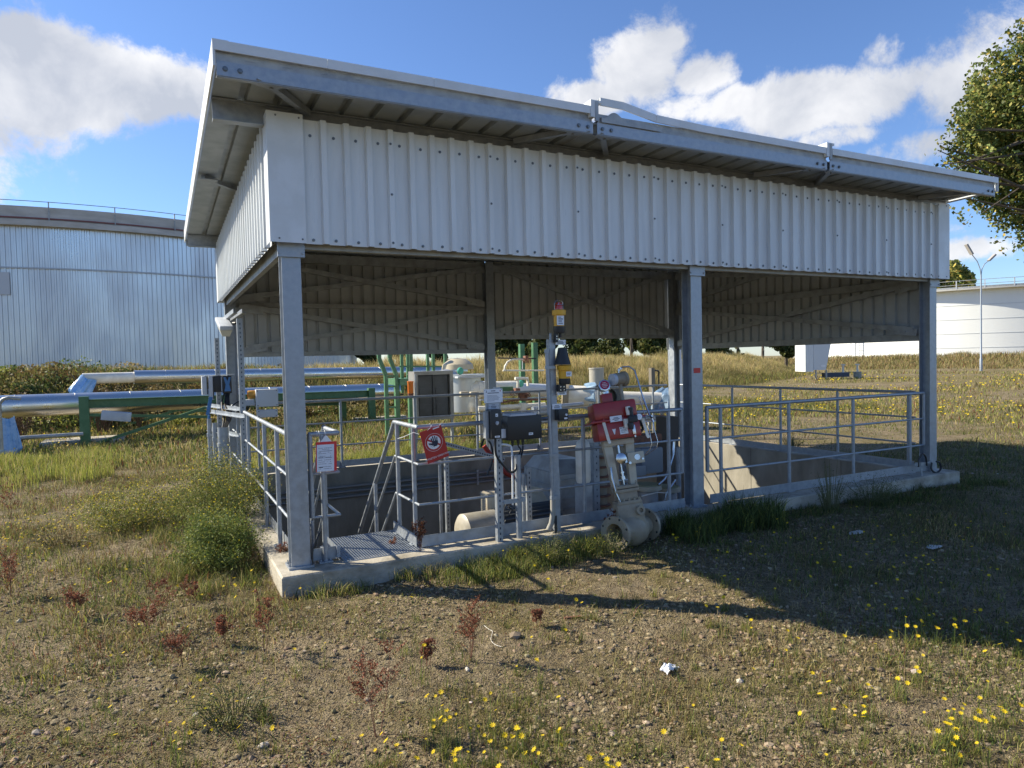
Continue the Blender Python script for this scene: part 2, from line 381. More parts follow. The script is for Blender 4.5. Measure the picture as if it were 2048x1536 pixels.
# right
mb = MB(); corrugated(mb, (L_, .16, 0), (0, 1, 0), (1, 0, 0), W_-.32, 1.79, lambda s: zr(.16+s)-.115)
mb.build('side_cladding', [clad, cladi, screwm], sh)
# back (two lengths with a step in the lower edge)
mb = MB(); corrugated(mb, (.16, W_, 0), (1, 0, 0), (0, 1, 0), 4.2, 1.79, lambda s: zr(W_)-.115)
mb.build('back_cladding', [clad, cladi, screwm], sh)
mb = MB(); corrugated(mb, (4.37, W_, 0), (1, 0, 0), (0, 1, 0), L_-4.37-.16, 2.03, lambda s: zr(W_)-.115)
mb.build('back_cladding', [clad, cladi, screwm], sh)
# corner trims
def corner(x, y, sx, sy, z0, z1, w=.235):
    mb = MB(); g = .038
    mb.m(0).box((min(x-sx*g, x+sx*(w)), min(y-sy*g, y-sy*(g-.003)), z0), (max(x-sx*g, x+sx*(w)), max(y-sy*g, y-sy*(g-.003)), z1))
    mb.box((min(x-sx*g, x-sx*(g-.003)), min(y-sy*(g-.0035), y+sy*.17), z0), (max(x-sx*g, x-sx*(g-.003)), max(y-sy*(g-.0035), y+sy*.17), z1))
    if sy > 0:
        for xx in (x+sx*.03, x+sx*.205):
            for zz in (z0+.03, z1-.03): screw(mb, (xx, y-g-.001, zz), (0, -1, 0), .005)
    mb.build('corner_trim', [trim, cladi, screwm], sh)
corner(0, 0, 1, 1, 2.597, 3.598); corner(L_, 0, -1, 1, 2.597, 3.598, .20)
corner(0, W_, 1, -1, 2.597, 3.44, .16); corner(L_, W_, -1, -1, 1.787, 3.44, .16)
# columns (H sections)
def hcol(x, y, z0, z1, rot=False, w=.148, h=.15):
    mb = MB(); t = .011
    if not rot:
        mb.box((x, y, z0), (x+w, y+t, z1)); mb.box((x, y+h-t, z0), (x+w, y+h, z1)); mb.box((x+w/2-.0045, y+t, z0), (x+w/2+.0045, y+h-t, z1))
    else:
        mb.box((x, y, z0), (x+t, y+h, z1)); mb.box((x+w-t, y, z0), (x+w, y+h, z1)); mb.box((x+t, y+h/2-.0045, z0), (x+w-t, y+h/2+.0045, z1))
    mb.box((x-.025, y-.025, z0-.004), (x+w+.025, y+h+.025, z0+.014))
    for a in (-.012, w+.012):
        for b in (.03, h-.03): mb.lathe([(.011, .014), (.011, .03), (.005, .031), (.005, .045), (0, .045)], (x+a, y+b, z0), (0, 0, 1), 6)
    return mb.build('column', galv, sh)
CX = (.057, 4.255, 8.425)
for i, x in enumerate(CX): hcol(x, .08, .004, 3.49)
hcol(.04, 5.24, .004, 3.36, True); hcol(4.255, 5.24, .004, 3.36); hcol(8.40, 5.24, .004, 3.36, True)
mb = MB().box((4.278, .0775, 1.458), (4.372, .0785, 1.512)); mb.build('sticker', mat('red_sticker', (.55, .02, .02), .4), sh)
# head brackets on the front columns
for x in CX:
    mb = MB().box((x-.03, .055, 2.50), (x+.178, .0795, 2.61)); 
    for a in (-.015, .163): mb.lathe([(.009, 0), (.009, .01), (0, .01)], (x+a, .055, 2.53), (0, -1, 0), 6)
    mb.build('bracket', galv, sh)
def ibeam(name, p0, p1, h, w, m=galv, t=.009, upv=(0, 0, 1)):
    p0, p1 = Vector(p0), Vector(p1); mb = MB()
    d = (p1-p0).normalized(); u = (Vector(upv)-d*d.z).normalized() if upv == (0, 0, 1) else Vector(upv)
    mb.beam(p0, p1, .007, h-2*t, u); mb.beam(p0+u*(h/2-t/2), p1+u*(h/2-t/2), w, t, u); mb.beam(p0-u*(h/2-t/2), p1-u*(h/2-t/2), w, t, u)
    return mb.build(name, m, sh)
XL, XR, YF, YB = -.425, 8.88, -.52, 5.86
ibeam('purlin', (XL+.02, .12, 3.600), (XR-.03, .12, 3.600), .165, .085)
ibeam('purlin', (.06, 1.9, zr(1.9)-.09), (XR-.03, 1.9, zr(1.9)-.09), .165, .08)
ibeam('purlin', (.06, 3.65, zr(3.65)-.09), (XR-.03, 3.65, zr(3.65)-.09), .165, .08)
ibeam('purlin', (XL+.02, 5.36, zr(5.36)-.09), (XR-.03, 5.36, zr(5.36)-.09), .165, .085)
# frame rails behind the cladding
def chan(name, p0, p1, w, h, m=galvd):
    return MB().beam(p0, p1, w, h).build(name, m, sh)
chan('rail', (.21, .115, 2.62), (4.25, .115, 2.62), .06, .10); chan('rail', (4.41, .115, 2.62), (8.42, .115, 2.62), .06, .10)
chan('rail', (.09, .235, 2.60), (.09, 5.23, 2.60), .05, .12); chan('rail', (8.53, .235, 2.60), (8.53, 5.23, 2.60), .05, .10)
chan('rail', (8.53, .235, 1.83), (8.53, 5.23, 1.83), .05, .10); chan('rail', (.20, 5.40, 1.815), (4.25, 5.40, 1.815), .06, .07)
chan('rail', (.20, 5.38, 2.56), (4.25, 5.38, 2.56), .07, .07); chan('rail', (4.41, 5.40, 2.055), (8.38, 5.40, 2.055), .06, .07)
chan('rail', (.20, 5.38, 3.29), (4.25, 5.38, 3.29), .06, .14); chan('rail', (4.41, 5.38, 3.27), (8.38, 5.38, 3.27), .06, .14)
# diagonal braces, each with a plate at its ends
def brace(p0, p1, upv=(0, 1, 0)):
    p0, p1 = Vector(p0), Vector(p1); mb = MB().angle(p0, p1, .07, .006, upv); d = (p1-p0).normalized(); u = Vector(upv)
    for p, sgn in ((p0, 1), (p1, -1)):
        q = p+d*sgn*.14; mb.beam(p-d*sgn*.06, p+d*sgn*.28, .10, .007, u)
        for k in (.10, .20): mb.lathe([(.012, 0), (.012, .010), (.006, .012), (0, .012)], p+d*sgn*k-u*.004, -u, 6)
    mb.build('brace', galvd, sh)
yb = 5.30
brace((.30, yb, 2.63), (4.22, yb+.0, 3.22)); brace((.30, yb-.03, 3.20), (4.18, yb-.03, 2.63))
brace((.34, yb, 1.88), (4.22, yb, 2.50)); brace((.30, yb-.03, 2.50), (4.15, yb-.03, 1.88))
brace((4.46, yb, 2.12), (8.34, yb, 3.25)); brace((4.46, yb-.03, 3.25), (8.34, yb-.03, 2.12))
xb = 8.46
brace((xb, 5.15, 2.66), (xb, .32, 3.40), (1, 0, 0)); brace((xb-.03, 5.15, 3.22), (xb-.03, .32, 2.68), (1, 0, 0))
brace((xb, 5.15, 1.90), (xb, .32, 2.54), (1, 0, 0)); brace((xb-.03, 5.15, 2.52), (xb-.03, .32, 1.90), (1, 0, 0))
xb = .17
brace((xb, 5.15, 2.68), (xb, .32, 3.40), (-1, 0, 0)); brace((xb+.03, 5.15, 3.22), (xb+.03, .32, 2.68), (-1, 0, 0))
# roof sheets: three bays
def roof_sheet(x0, x1):
    mb = MB(); prof = []; s = x0; pitch, crown, web, dep = .25, .055, .006, .045
    while s < x1:
        fl = pitch-crown-2*web
        for q, h in ((s, 0), (s+fl, 0), (s+fl+web, dep), (s+fl+web+crown, dep), (s+pitch, 0)):
            if q <= x1 and (not prof or q > prof[-1][0]+1e-5): prof.append((q, h))
        s += pitch
    prof.append((x1, 0)); m = len(prof)
    top = [(q, y, zr(y)+h+.0035) for y in (YF+.03, YB-.02) for q, h in prof]; bot = [(q, y, zr(y)+h+.001) for y in (YF+.03, YB-.02) for q, h in prof]
    f = [(i, i+1, m+i+1, m+i) for i in range(m-1)]
    mb.m(0).add(top, f); mb.m(1).add(bot, f); mb.m(0).add(top+bot, [(i, i+1, 2*m+i+1, 2*m+i) for i in range(m-1)]+[(m+i, m+i+1, 3*m+i+1, 3*m+i) for i in range(m-1)])
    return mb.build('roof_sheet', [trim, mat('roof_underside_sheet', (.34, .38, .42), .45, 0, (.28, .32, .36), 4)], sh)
XS = (2.67, 5.70)
roof_sheet(XL+.015, XS[0]-.03); roof_sheet(XS[0]+.03, XS[1]-.03); roof_sheet(XS[1]+.03, XR-.015)
# edge beams (channels) along front and back with bolted ends, and fascia strips
def edge(y, sg):
    for a, b in ((XL+.012, XS[0]-.022), (XS[0]+.022, XS[1]-.022), (XS[1]+.022, XR-.012)):
        mb = MB(); z = zr(y)
        mb.box((a, min(y, y+sg*.006), z-.078), (b, max(y, y+sg*.006), z+.020)); mb.box((a, min(y-sg*.001, y-sg*.045), z-.084), (b, max(y-sg*.001, y-sg*.045), z-.077))
        for xx in (a+.055, a+.15, b-.055, b-.15): mb.m(1).lathe([(.019, 0), (.019, .004), (.013, .005), (.013, .014), (0, .015)], (xx, y+sg*.006, z-.03), (0, sg, 0), 8).m(0)
        mb.build('edge_beam', [galv, screwm], sh)
edge(YF+.03, -1); edge(YB-.03, 1)
def fascia(pts, y, h=.068, t=.012):
    mb = MB()
    for (xa, za), (xb_, zb) in zip(pts[:-1], pts[1:]):
        mb.add([(xa, y, za), (xb_, y, zb), (xb_, y, zb+h), (xa, y, za+h), (xa, y+t, za), (xb_, y+t, zb), (xb_, y+t, zb+h), (xa, y+t, za+h)], [(0,1,2,3),(7,6,5,4),(0,4,5,1),(1,5,6,2),(2,6,7,3),(3,7,4,0)])
        mb.add([(xa, y+t, za+h-.004), (xb_, y+t, zb+h-.004), (xb_, y+.10, zb+h-.004), (xa, y+.10, za+h-.004)], [(0, 1, 2, 3)])
    return mb.build('fascia', trim, sh)
for a, b in ((XL+.01, XS[0]-.03), (XS[0]+.035, XS[1]-.03), (XS[1]+.035, XR-.01)): MB().box((a, YF+.030, zr(YF)+.003), (b, YF+.036, zr(YF)+.10)).build('closure_strip', galvd, sh)
zf = zr(YF)+.078
for a, b in ((XL, .33), (.333, 1.15), (1.153, XS[0]-.02)): fascia([(a, zf), (b, zf)], YF-.006)
fascia([(XS[0]+.04, zf+.085), (2.96, zf+.082), (3.33, zf+.022)], YF-.006); fascia([(3.333, zf+.022), (3.9, zf+.004), (XS[1]-.02, zf)], YF-.006)
for a, b in ((XS[1]+.03, 6.93), (6.933, XR)): fascia([(a, zf), (b, zf)], YF-.006)
fascia([(XL, zr(YB)+.03), (XR, zr(YB)+.03)], YB)
# torn wavy edge of the sheet beneath the lifted trim
mb = MB(); pr = []
for i in range(33):
    x = XS[0]+.06+i*.68/32; amp = .085*max(0, 1-i/30); pr.append((x, zr(YF)+.060+amp*abs(math.sin((x-2.75)*math.pi/.26))**1.6))
vs = [(x, YF+.01, zr(YF)+.025) for x, z in pr]+[(x, YF+.01, z) for x, z in pr]+[(x, YF+.30, zr(YF)+.046) for x, z in pr]; n = len(pr)
mb.add(vs, [(i, i+1, n+i+1, n+i) for i in range(n-1)]+[(n+i, n+i+1, 2*n+i+1, 2*n+i) for i in range(n-1)]); mb.build('roof_sheet_edge', galvd, sh)
# verge trims left and right
for x, sg in ((XL, -1), (XR, 1)):
    mb = MB(); t = .012
    for y0, y1 in ((YF-.006, YB+.012),):
        vs = []
        for y in (y0, y1):
            for dx, dz in ((0, -.03), (sg*t, -.03), (sg*t, .150), (-sg*.09, .150), (-sg*.09, .146), (0, .146)): vs.append((x+dx, y, zr(y)+dz))
        mb.add(vs, [(i, (i+1) % 6, 6+(i+1) % 6, 6+i) for i in range(6)]+[tuple(range(6)), tuple(range(6, 12))])
    mb.build('verge_trim', trim, sh)
# raised joint caps running up the roof between the bays
for x in XS:
    mb = MB(); vs = []
    for y in (YF-.012, YB):
        for dx, dz in ((-.065, .05), (-.02, .05), (-.02, .175), (.05, .175), (.05, .198), (-.065, .198)): vs.append((x+dx, y, zr(y)+dz))
    mb.m(0).add(vs, [(i, (i+1) % 6, 6+(i+1) % 6, 6+i) for i in range(6)]+[tuple(range(6)), tuple(range(6, 12))])
    mb.m(1).box((x-.022, YF-.016, zr(YF)+.02), (x+.012, YF+.0, zr(YF)+.19))
    mb.m(1).beam((x, YF+.03, zr(YF)+.008), (x, YB, zr(YB)+.008), .09, .006)
    mb.build('joint_cap', [trim, galvd], sh)
# short outriggers with a diagonal strut under the front overhang
for x in (XL+.30, XS[0]-.09, XS[0]+.09, XS[1]-.09, XS[1]+.09, XR-.30):
    sgn = 1 if x in (XL+.30, XS[0]+.09, XS[1]+.09) else -1
    mb = MB().beam((x, YF+.04, zr(YF)-.035), (x+sgn*.42, .07, zr(0)-.035), .05, .05).beam((x-.05*sgn, YF+.05, zr(YF)-.068), (x+.13*sgn, YF+.15, zr(YF)-.066), .10, .008)
    for k in (0, .08): mb.lathe([(.013, 0), (.013, .012), (0, .012)], (x+k*sgn, YF+.07+k*.7, zr(YF)-.072), (0, 0, -1), 6)
    mb.build('outrigger', galv, sh)
for y in (2.2,):
    mb = MB().beam((XL+.06, y, zr(y)-.035), (.0, y+.35, zr(y)-.05), .05, .045).box((XL+.03, y-.05, zr(y)-.065), (XL+.20, y+.05, zr(y)-.058)); mb.build('outrigger', galv, sh)
# ------------------------------------------------------------------ railings (each welded frame is one thing)
def railing(label, path, posts, zs=(1.07, .72, .36), toe=True, ends=(False, False), base=0., loc=None, group='galvanised tube railings round the pit', toe_off=0.0, rtop=.0212, hpost=None, toeh=.10):
    """path: list of (x,y) of the rail line; posts: list of (x,y)"""
    x0, y0 = path[0]; t = thing('railing', label, 'railing', (x0, y0, base), group)
    top = [(x, y, zs[0]) for x, y in path]
    mb = MB()
    if ends[0]: top = [(path[0][0], path[0][1], zs[-1]), (path[0][0], path[0][1], zs[0])]+top[1:]
    if ends[1]: top = top+[(path[-1][0], path[-1][1], zs[-1])]
    for a, b in zip(top[:-1], top[1:]): mb.tube([a, b], rtop, 12)
    for p in top[1:-1]: mb.lathe([(0, -rtop*1.0), (rtop*.72, -rtop*.72), (rtop*1.01, 0), (rtop*.72, rtop*.72), (0, rtop)], p, (0, 0, 1), 12)
    mb.build('top_rail', galv, t)
    for k, z in enumerate(zs[1:]):
        mb = MB()
        for a, b in zip(path[:-1], path[1:]): mb.tube([(a[0], a[1], z), (b[0], b[1], z)], .0125, 10)
        for p in path[1:-1]: mb.lathe([(0, -.0125), (.0128, 0), (0, .0125)], (p[0], p[1], z), (0, 0, 1), 10)
        mb.build('knee_rail', galv, t)
    for x, y in posts:
        mb = MB().beam((x, y, base+.0), (x, y, zs[0]-.01), .042, .042, (0, 1, 0)) if False else MB().tube([(x, y, base), (x, y, zs[0]-.008)], .0205, 12)
        mb.box((x-.055, y-.04, base+.001), (x+.055, y+.04, base+.011))
        for a in (-.038, .038): mb.lathe([(.009, .011), (.009, .021), (0, .021)], (x+a, y, base), (0, 0, 1), 6)
        mb.build('post', galv, t)
    if toe:
        mb = MB()
        for a, b in zip(path[:-1], path[1:]):
            d = (Vector((b[0], b[1], 0))-Vector((a[0], a[1], 0))).normalized(); nn = Vector((d.y, -d.x, 0))*toe_off
            mb.beam(Vector((a[0], a[1], base+toeh/2+.012))+nn, Vector((b[0], b[1], base+toeh/2+.012))+nn, .005, toeh)
        mb.build('toe_board', galv, t)
    return t
railing('railing along the front edge of the pit, right of the middle column', [(4.52, .15), (8.40, .15)], [(4.72, .15), (5.80, .15), (6.95, .15), (8.10, .15)], ends=(True, True), toe_off=.035)
railing('railing along the right side of the pit, running back from the right-hand column', [(8.48, .32), (8.48, 5.15)], [(8.48, .42), (8.48, 1.55), (8.48, 2.65), (8.48, 3.75), (8.48, 4.9)], toe_off=-.03)
railing('long rear railing seen through the shelter behind the pit', [(.25, 5.30), (8.25, 5.30)], [(.45, 5.3), (1.69, 5.3), (2.92, 5.3), (4.05, 5.3), (5.3, 5.3), (6.6, 5.3), (7.9, 5.3)], toe_off=-.03)
railing('left side railing next to the grey conduits', [(.09, .26), (.09, 5.2)], [(.09, .9), (.09, 1.75), (.09, 3.2), (.09, 4.5)], toe_off=.035)
railing('front railing with the stop sign, turning in beside the stair landing', [(1.17, .82), (1.17, .15), (4.16, .15)], [(1.17, .74), (1.17, .27), (1.98, .15), (2.90, .15), (3.98, .15)], zs=(1.07, .74, .38), toe_off=.035, ends=(False, True))
t = railing('short railing stub with the hanging notice behind the left front column', [(.47, .62), (.47, .16), (.245, .16)], [(.445, .60), (.34, .155)], zs=(1.07, .74, .38), toe_off=.03, ends=(False, True), group='galvanised tube railings round the pit')
# diagonal handrails of the stair going down
st = thing('stair_flight', 'steel stair with diagonal handrails leading down into the pit', 'stairs', (.85, 1.3, -1.9))
for x in (.50, 1.17):
    for k, (za, zb) in enumerate(((1.07, -.95), (.74, -1.28), (.38, -1.64))):
        MB().tube([(x, .82, za), (x, 2.95, zb)], (.0212, .0125, .0125)[k], 12).build('handrail', galv, st)
    for y in (1.55, 2.6):
        z = 1.07-(y-.82)*.948; MB().tube([(x, y, z-1.25), (x, y, z-.02)], .0205, 12).build('post', galv, st)
    MB().beam((x, .86, -.08), (x, 2.95, -2.06), .008, .20).build('stringer', galv, st)
for i in range(9):
    y = .95+i*.22; z = -.21-i*.21; MB().box((.52, y, z-.03), (1.15, y+.24, z)).build('tread', galvd, st)
# grating landing
gt = thing('grating_landing', 'steel grating landing at the front left corner of the pit', 'landing', (.86, .5, 0))
mb = MB(); zt = .006
for i in range(31):
    x = .485+i*.0225; mb.box((x-.0016, .06, zt-.03), (x+.0016, .88, zt))
for i in range(26):
    y = .075+i*.032
    mb.box((.485, y-.0025, zt-.012), (1.16, y+.0025, zt-.0015))
    for j in range(30):
        x = .485+j*.0225+.005; mb.add([(x, y-.004, zt-.001), (x+.013, y-.004, zt-.001), (x+.0065, y, zt+.006)], [(0, 1, 2)])
mb.build('grating', steel if False else galv, gt)
mb = MB().box((.476, .055, zt-.034), (.482, .885, zt+.001)).box((1.163, .055, zt-.034), (1.169, .885, zt+.001)).box((.482, .055, zt-.034), (1.163, .0595, zt+.001)).box((.482, .8805, zt-.034), (1.163, .885, zt+.001)); mb.build('frame', galv, gt)
MB().lathe([(.022, 0), (.022, .004), (.008, .006), (0, .006)], (.53, .11, zt), (0, 0, 1), 12).build('clip', galv, gt)

# small things at the foot of the outer front columns
def curve(name, label, pts, r, m=black, cat='cable'):
    P = [Vector(p) for p in pts]; q = []
    for i in range(len(P)-1):
        p0, p1, p2, p3 = P[max(i-1, 0)], P[i], P[i+1], P[min(i+2, len(P)-1)]
        for k in range(6):
            t = k/6; q.append(.5*((2*p1)+(-p0+p2)*t+(2*p0-5*p1+4*p2-p3)*t*t+(-p0+3*p1-3*p2+p3)*t**3))
    q.append(P[-1]); return tag(MB().tube(q, r, 8).build(name, m, None, P[0]), label, cat)
curve('cable', 'thin black cable arching at the foot of the left front column', [(.30, .10, .27), (.275, .07, .25), (.225, .06, .15), (.215, .055, .02)], .006)
curve('cable', 'black cable arch near the foot of the right-hand column', [(8.09, .03, .10), (8.10, .03, .20), (8.17, .02, .27), (8.25, .03, .21), (8.27, .03, .10)], .012)
curve('cable', 'black and silver cable coil on the right-hand column foot', [(8.33, .0, .14), (8.31, -.01, .05), (8.40, -.02, .0), (8.50, -.02, .05), (8.47, -.02, .13), (8.40, -.02, .15)], .013)
o = MB().box((8.02, .035, .125), (8.42, .045, .15)).box((8.05, .03, .11), (8.08, .05, .16)).box((8.14, .03, .115), (8.20, .05, .155)).build('ground_strip', galvd, None, (8.2, .04, .125)); tag(o, 'perforated metal strip fixed low across the right-hand column', 'strip')
o = MB().tube([(8.06, -.05, -.2), (8.06, -.02, .11)], .014, 8).build('earthing_rod', galvd, None, (8.06, -.05, -.2)); tag(o, 'thin rod rising from the kerb to the perforated strip', 'rod')
# ------------------------------------------------------------------ signs, switch post, beacon mast, valve
def decal(parent, name, m, P, X, Y, w, h, t=.002, extra=()):
    """thin plate centred at P; extra: (material, builder) pairs laid on its face"""
    X, Y = Vector(X).normalized(), Vector(Y).normalized(); Z = X.cross(Y); P = Vector(P)
    mb = MB(); mb.add([P+X*(a*w/2)+Y*(b*h/2)+Z*c for c in (0, t) for a, b in ((-1,-1),(1,-1),(1,1),(-1,1))], [(0,3,2,1),(4,5,6,7),(0,1,5,4),(1,2,6,5),(2,3,7,6),(3,0,4,7)])
    mats = [m]
    for mm, fn in extra:
        mats.append(mm); mb.m(len(mats)-1); fn(mb, P+Z*t, X, Y)
    return mb.build(name, mats, parent)
def lines(rows, w, h):
    """rows of (text, height share, size, dx) lettering"""
    def fn(mb, P, X, Y):
        for txt, yy, sz, dx in rows:
            v, f = text_bits(txt, sz, P+Y*(yy*h)+X*(dx*w), X, Y, .0008); mb.add(v, f)
    return fn
def rects(rs, w, h):
    def fn(mb, P, X, Y):
        Z = X.cross(Y)*.0007
        for a, b, c, d in rs: mb.add([P+X*(a*w)+Y*(b*h)+Z, P+X*(c*w)+Y*(b*h)+Z, P+X*(c*w)+Y*(d*h)+Z, P+X*(a*w)+Y*(d*h)+Z], [(0, 1, 2, 3)])
    return fn
# stop sign hanging from the front railing
sg = thing('warning_sign', 'red sign with a black hand and the words BETRETEN VERBOTEN, hung askew on the railing', 'sign', (1.30, .11, .74))
cs, sn = math.cos(R(16)), math.sin(R(16)); SX = Vector((cs, 0, sn)); SX = Vector((math.cos(R(16)), -.05, math.sin(R(16)))).normalized(); SY = Vector((-math.sin(R(16)), -.12, math.cos(R(16)))); SY = (SY-SX*SY.dot(SX)).normalized()
SP = Vector((1.301, .085, .915)); sw, shh = .205, .30
SZ = SX.cross(SY)
def hand(mb, P, X, Y):
    Z = X.cross(Y)*.0022; s = .052; P = P+Y*.022+X*.006
    palm = [(-.28,-.75),(.25,-.80),(.55,-.45),(.62,.0),(.55,.20),(-.42,.12),(-.50,-.25)]
    mb.add([P+X*(a*s)+Y*(b*s)+Z for a, b in palm], [tuple(range(len(palm)))])
    for x, y, ang, l, w in ((-.34,.05,8,.80,.20),(-.08,.1,3,.98,.21),(.20,.1,-4,.92,.20),(.46,.05,-12,.70,.18)):
        ca, sa = math.cos(R(ang)), math.sin(R(ang)); q = [(-w/2, 0), (w/2, 0), (w/2, l-.08), (w/4, l), (-w/4, l), (-w/2, l-.08)]
        mb.add([P+X*((x+a*ca-b*sa)*s)+Y*((y+a*sa+b*ca)*s)+Z for a, b in q], [tuple(range(6))])
    q = [(-.45,-.55),(-1.12,-.02),(-1.02,.10),(-.45,-.08)]; mb.add([P+X*(a*s)+Y*(b*s)+Z for a, b in q], [(0, 1, 2, 3)])
def ring(r, r2=0, off=.001, dy=.02, n=36):
    return lambda mb, P, X, Y: disc(mb, P+Y*dy, X, Y, r, n, off, r2)
def slash(mb, P, X, Y):
    Z = X.cross(Y)*.0016; P = P+Y*.02; d = (X*.78-Y*.62).normalized(); e = X.cross(Y).cross(d)
    mb.add([P-d*.064-e*.008+Z, P+d*.064-e*.008+Z, P+d*.064+e*.008+Z, P-d*.064+e*.008+Z], [(0, 1, 2, 3)])
def face(mb, P, X, Y):
    Z = X.cross(Y)*.0019; P = P+Y*.02
    for a, b, c, d in ((-.052,.010,-.044,-.012),(-.044,-.012,-.036,-.022),(-.030,-.006,-.024,-.012),(-.034,-.026,-.020,-.040),(-.02,-.014,-.012,-.02),(-.016,-.03,-.004,-.045),(-.046,.0,-.04,.004)):
        p0 = P+X*a+Y*b+Z; p1 = P+X*c+Y*d+Z; e = (p1-p0).normalized().cross(X.cross(Y))*.0011; mb.add([p0-e, p1-e, p1+e, p0+e], [(0, 1, 2, 3)])
decal(sg, 'sign_plate', signred, SP, SX, SY, sw, shh, .002, ((white, ring(.082, .0795, .0009)), (signred, ring(.078, 0, .0010)), (white, ring(.062, 0, .0013)), (signred, slash), (ink, hand), (ink, face),
      (white, lines([('BETRETEN VERBOTEN!', -.385, .0232, 0)], sw, shh)), (white, rects([(.10, .445, .40, .485)], sw, shh))))
mb = MB()
tp = SP+SY*.143; mb.tube([tp+SX*-.03+SZ*.004, tp+Vector((.01, -.005, .03)), (1.29, .125, 1.078), (1.29, .165, 1.095), tp+SX*-.02+SZ*.004-SY*.06], .0022, 6)
mb.tube([tp+SX*.07+SZ*.004, (1.41, .12, 1.075), (1.41, .16, 1.095), tp+SX*.078+Vector((0, .02, -.005))], .0022, 6)
mb.tube([tp+SX*-.11-SY*.005, (1.12, .11, 1.03), (1.06, .22, .985), (1.035, .3, .965)], .0024, 6); mb.build('cable_tie', white, sg)
# notice in a red plastic pocket
dp = thing('document_pocket', 'printed notice in a red plastic pocket hanging beside the left front column', 'notice', (.37, .12, .76))
def scrib(mb, P, X, Y):
    rr = random.Random(3)
    for b in (.36, .31, .25, .20, .16, .06, .02, -.08, -.15, -.22, -.33, -.40):
        a = -.42; Z = X.cross(Y)*.0008
        while a < .3:
            l = rr.uniform(.03, .13)
            if rr.random() < .72: mb.add([P+X*(a*.14)+Y*(b*.225)+Z, P+X*((a+l)*.14)+Y*(b*.225)+Z, P+X*((a+l)*.14)+Y*((b+.012)*.225)+Z, P+X*(a*.14)+Y*((b+.012)*.225)+Z], [(0, 1, 2, 3)])
            a += l+.02
DX = Vector((1, .06, -.02)).normalized(); DY = Vector((.02, -.03, 1)); DY = (DY-DX*DY.dot(DX)).normalized()
decal(dp, 'pocket', redfilm, (.366, .119, .883), DX, DY, .172, .245, .003)
decal(dp, 'sheet', paper, (.358, .1155, .872), DX, DY, .142, .222, .001, ((ink, scrib), (ink, rects([(-.40, -.0, .38, .012), (-.36, .25, .40, .262), (-.38, -.36, -.15, -.33)], .142, .222))))
P_ = Vector((.366, .1165, 1.0)); mb = MB().add([P_+DX*-.05, P_+DX*.05, P_+DX*.008+DY*.055, P_+DX*-.008+DY*.055, P_+DX*-.05+Vector((0, .003, 0)), P_+DX*.05+Vector((0, .003, 0)), P_+DX*.008+DY*.055+Vector((0, .003, 0)), P_+DX*-.008+DY*.055+Vector((0, .003, 0))], [(0, 1, 2, 3), (7, 6, 5, 4), (0, 4, 5, 1), (1, 5, 6, 2), (3, 2, 6, 7), (0, 3, 7, 4)]); mb.build('hanger_tab', white, dp)
for x in (.30, .318, .366):
    mb = MB().tube([(x, .16+.0245*math.cos(a), 1.07+.0245*math.sin(a)) for a in np.linspace(0, 2*math.pi, 14)], .0018, 5)
    if x > .35: mb.tube([(.366, .135, 1.06), (.366, .118, 1.04)], .0018, 5)
    mb.build('wire_tie', white, dp)
# switch post with sign, black switch, black junction box
UPV = Vector((.0, 0, 1))
def strut_channel(mb, p0, p1, w=.041, slots=True, face=(0, -1, 0), side=(1, 0, 0), km=1, step=.05):
    """slotted U profile; slots are dark marks sunk in the face"""
    p0, p1, fa, sd = Vector(p0), Vector(p1), Vector(face), Vector(side); d = (p1-p0).normalized(); t = .0025
    mb.m(0).beam(p0+fa*(w/2), p1+fa*(w/2), w, t, fa); 
    for s_ in (-1, 1): mb.beam(p0+sd*(s_*w/2), p1+sd*(s_*w/2), t, w, fa)
    if slots:
        n = int((p1-p0).length/step); mb.m(km)
        for i in range(n):
            c = p0+d*(step*(i+.5))+fa*(w/2+t*.5+.0006); mb.add([c-sd*.006-d*.011, c+sd*.006-d*.011, c+sd*.006+d*.011, c-sd*.006+d*.011], [(0, 1, 2, 3)])
    mb.m(0)
sp = thing('switch_post', 'thin galvanized post in front of the railing carrying a white sign and black switch', 'post', (1.86, -.06, -.17))
mb = MB(); strut_channel(mb, (1.855, -.035, -.25), (1.865, -.035, 1.40), .05, True); mb.build('channel', [galv, ink], sp)
MB().box((1.735, -.07, .93), (1.86, -.064, 1.265)).build('mounting_plate', galv, sp)
decal(sp, 'sign_plate', white, (1.806, -.085, 1.328), (1, .03, 0), (0, 0, 1), .186, .122, .003,
      ((ink, rects([(-.13, .33, .11, .385), (-.31, .18, .30, .235), (-.34, .02, .2, .038), (-.34, -.06, .26, -.042), (-.34, -.14, .34, -.122), (-.34, -.22, .28, -.202), (-.34, -.30, .28, -.282), (-.34, -.38, .06, -.362), (-.385, .24, -.36, .40), (-.40, .24, -.35, .27)], .186, .122)),
       (ink, lambda mb, P, X, Y: [disc(mb, P+X*a+Y*b, X, Y, .0035, 8, .0006) for a in (-.084, .084) for b in (-.053, .053)]),
       (redp, rects([(.36, .26, .385, .42), (.34, .36, .40, .40)], .186, .122))))
decal(sp, 'name_plate', greyp, (1.812, -.074, 1.235), (1, .03, 0), (0, 0, 1), .105, .05, .003, ((ink, rects([(-.2, .18, .12, .26), (-.28, -.1, .26, 0.0), (-.25, -.34, .2, -.24)], .105, .05)), (ink, lambda mb, P, X, Y: [disc(mb, P+X*a, X, Y, .003, 8, .0006) for a in (-.045, .045)])))
sb = thing('rotary_switch', 'tall black rotary switch box mounted on the post below the white sign', 'switch', (1.86, -.10, .93))
MB().bbox((1.742, -.165, .95), (1.842, -.0705, 1.21), .008).build('housing', black, sb)
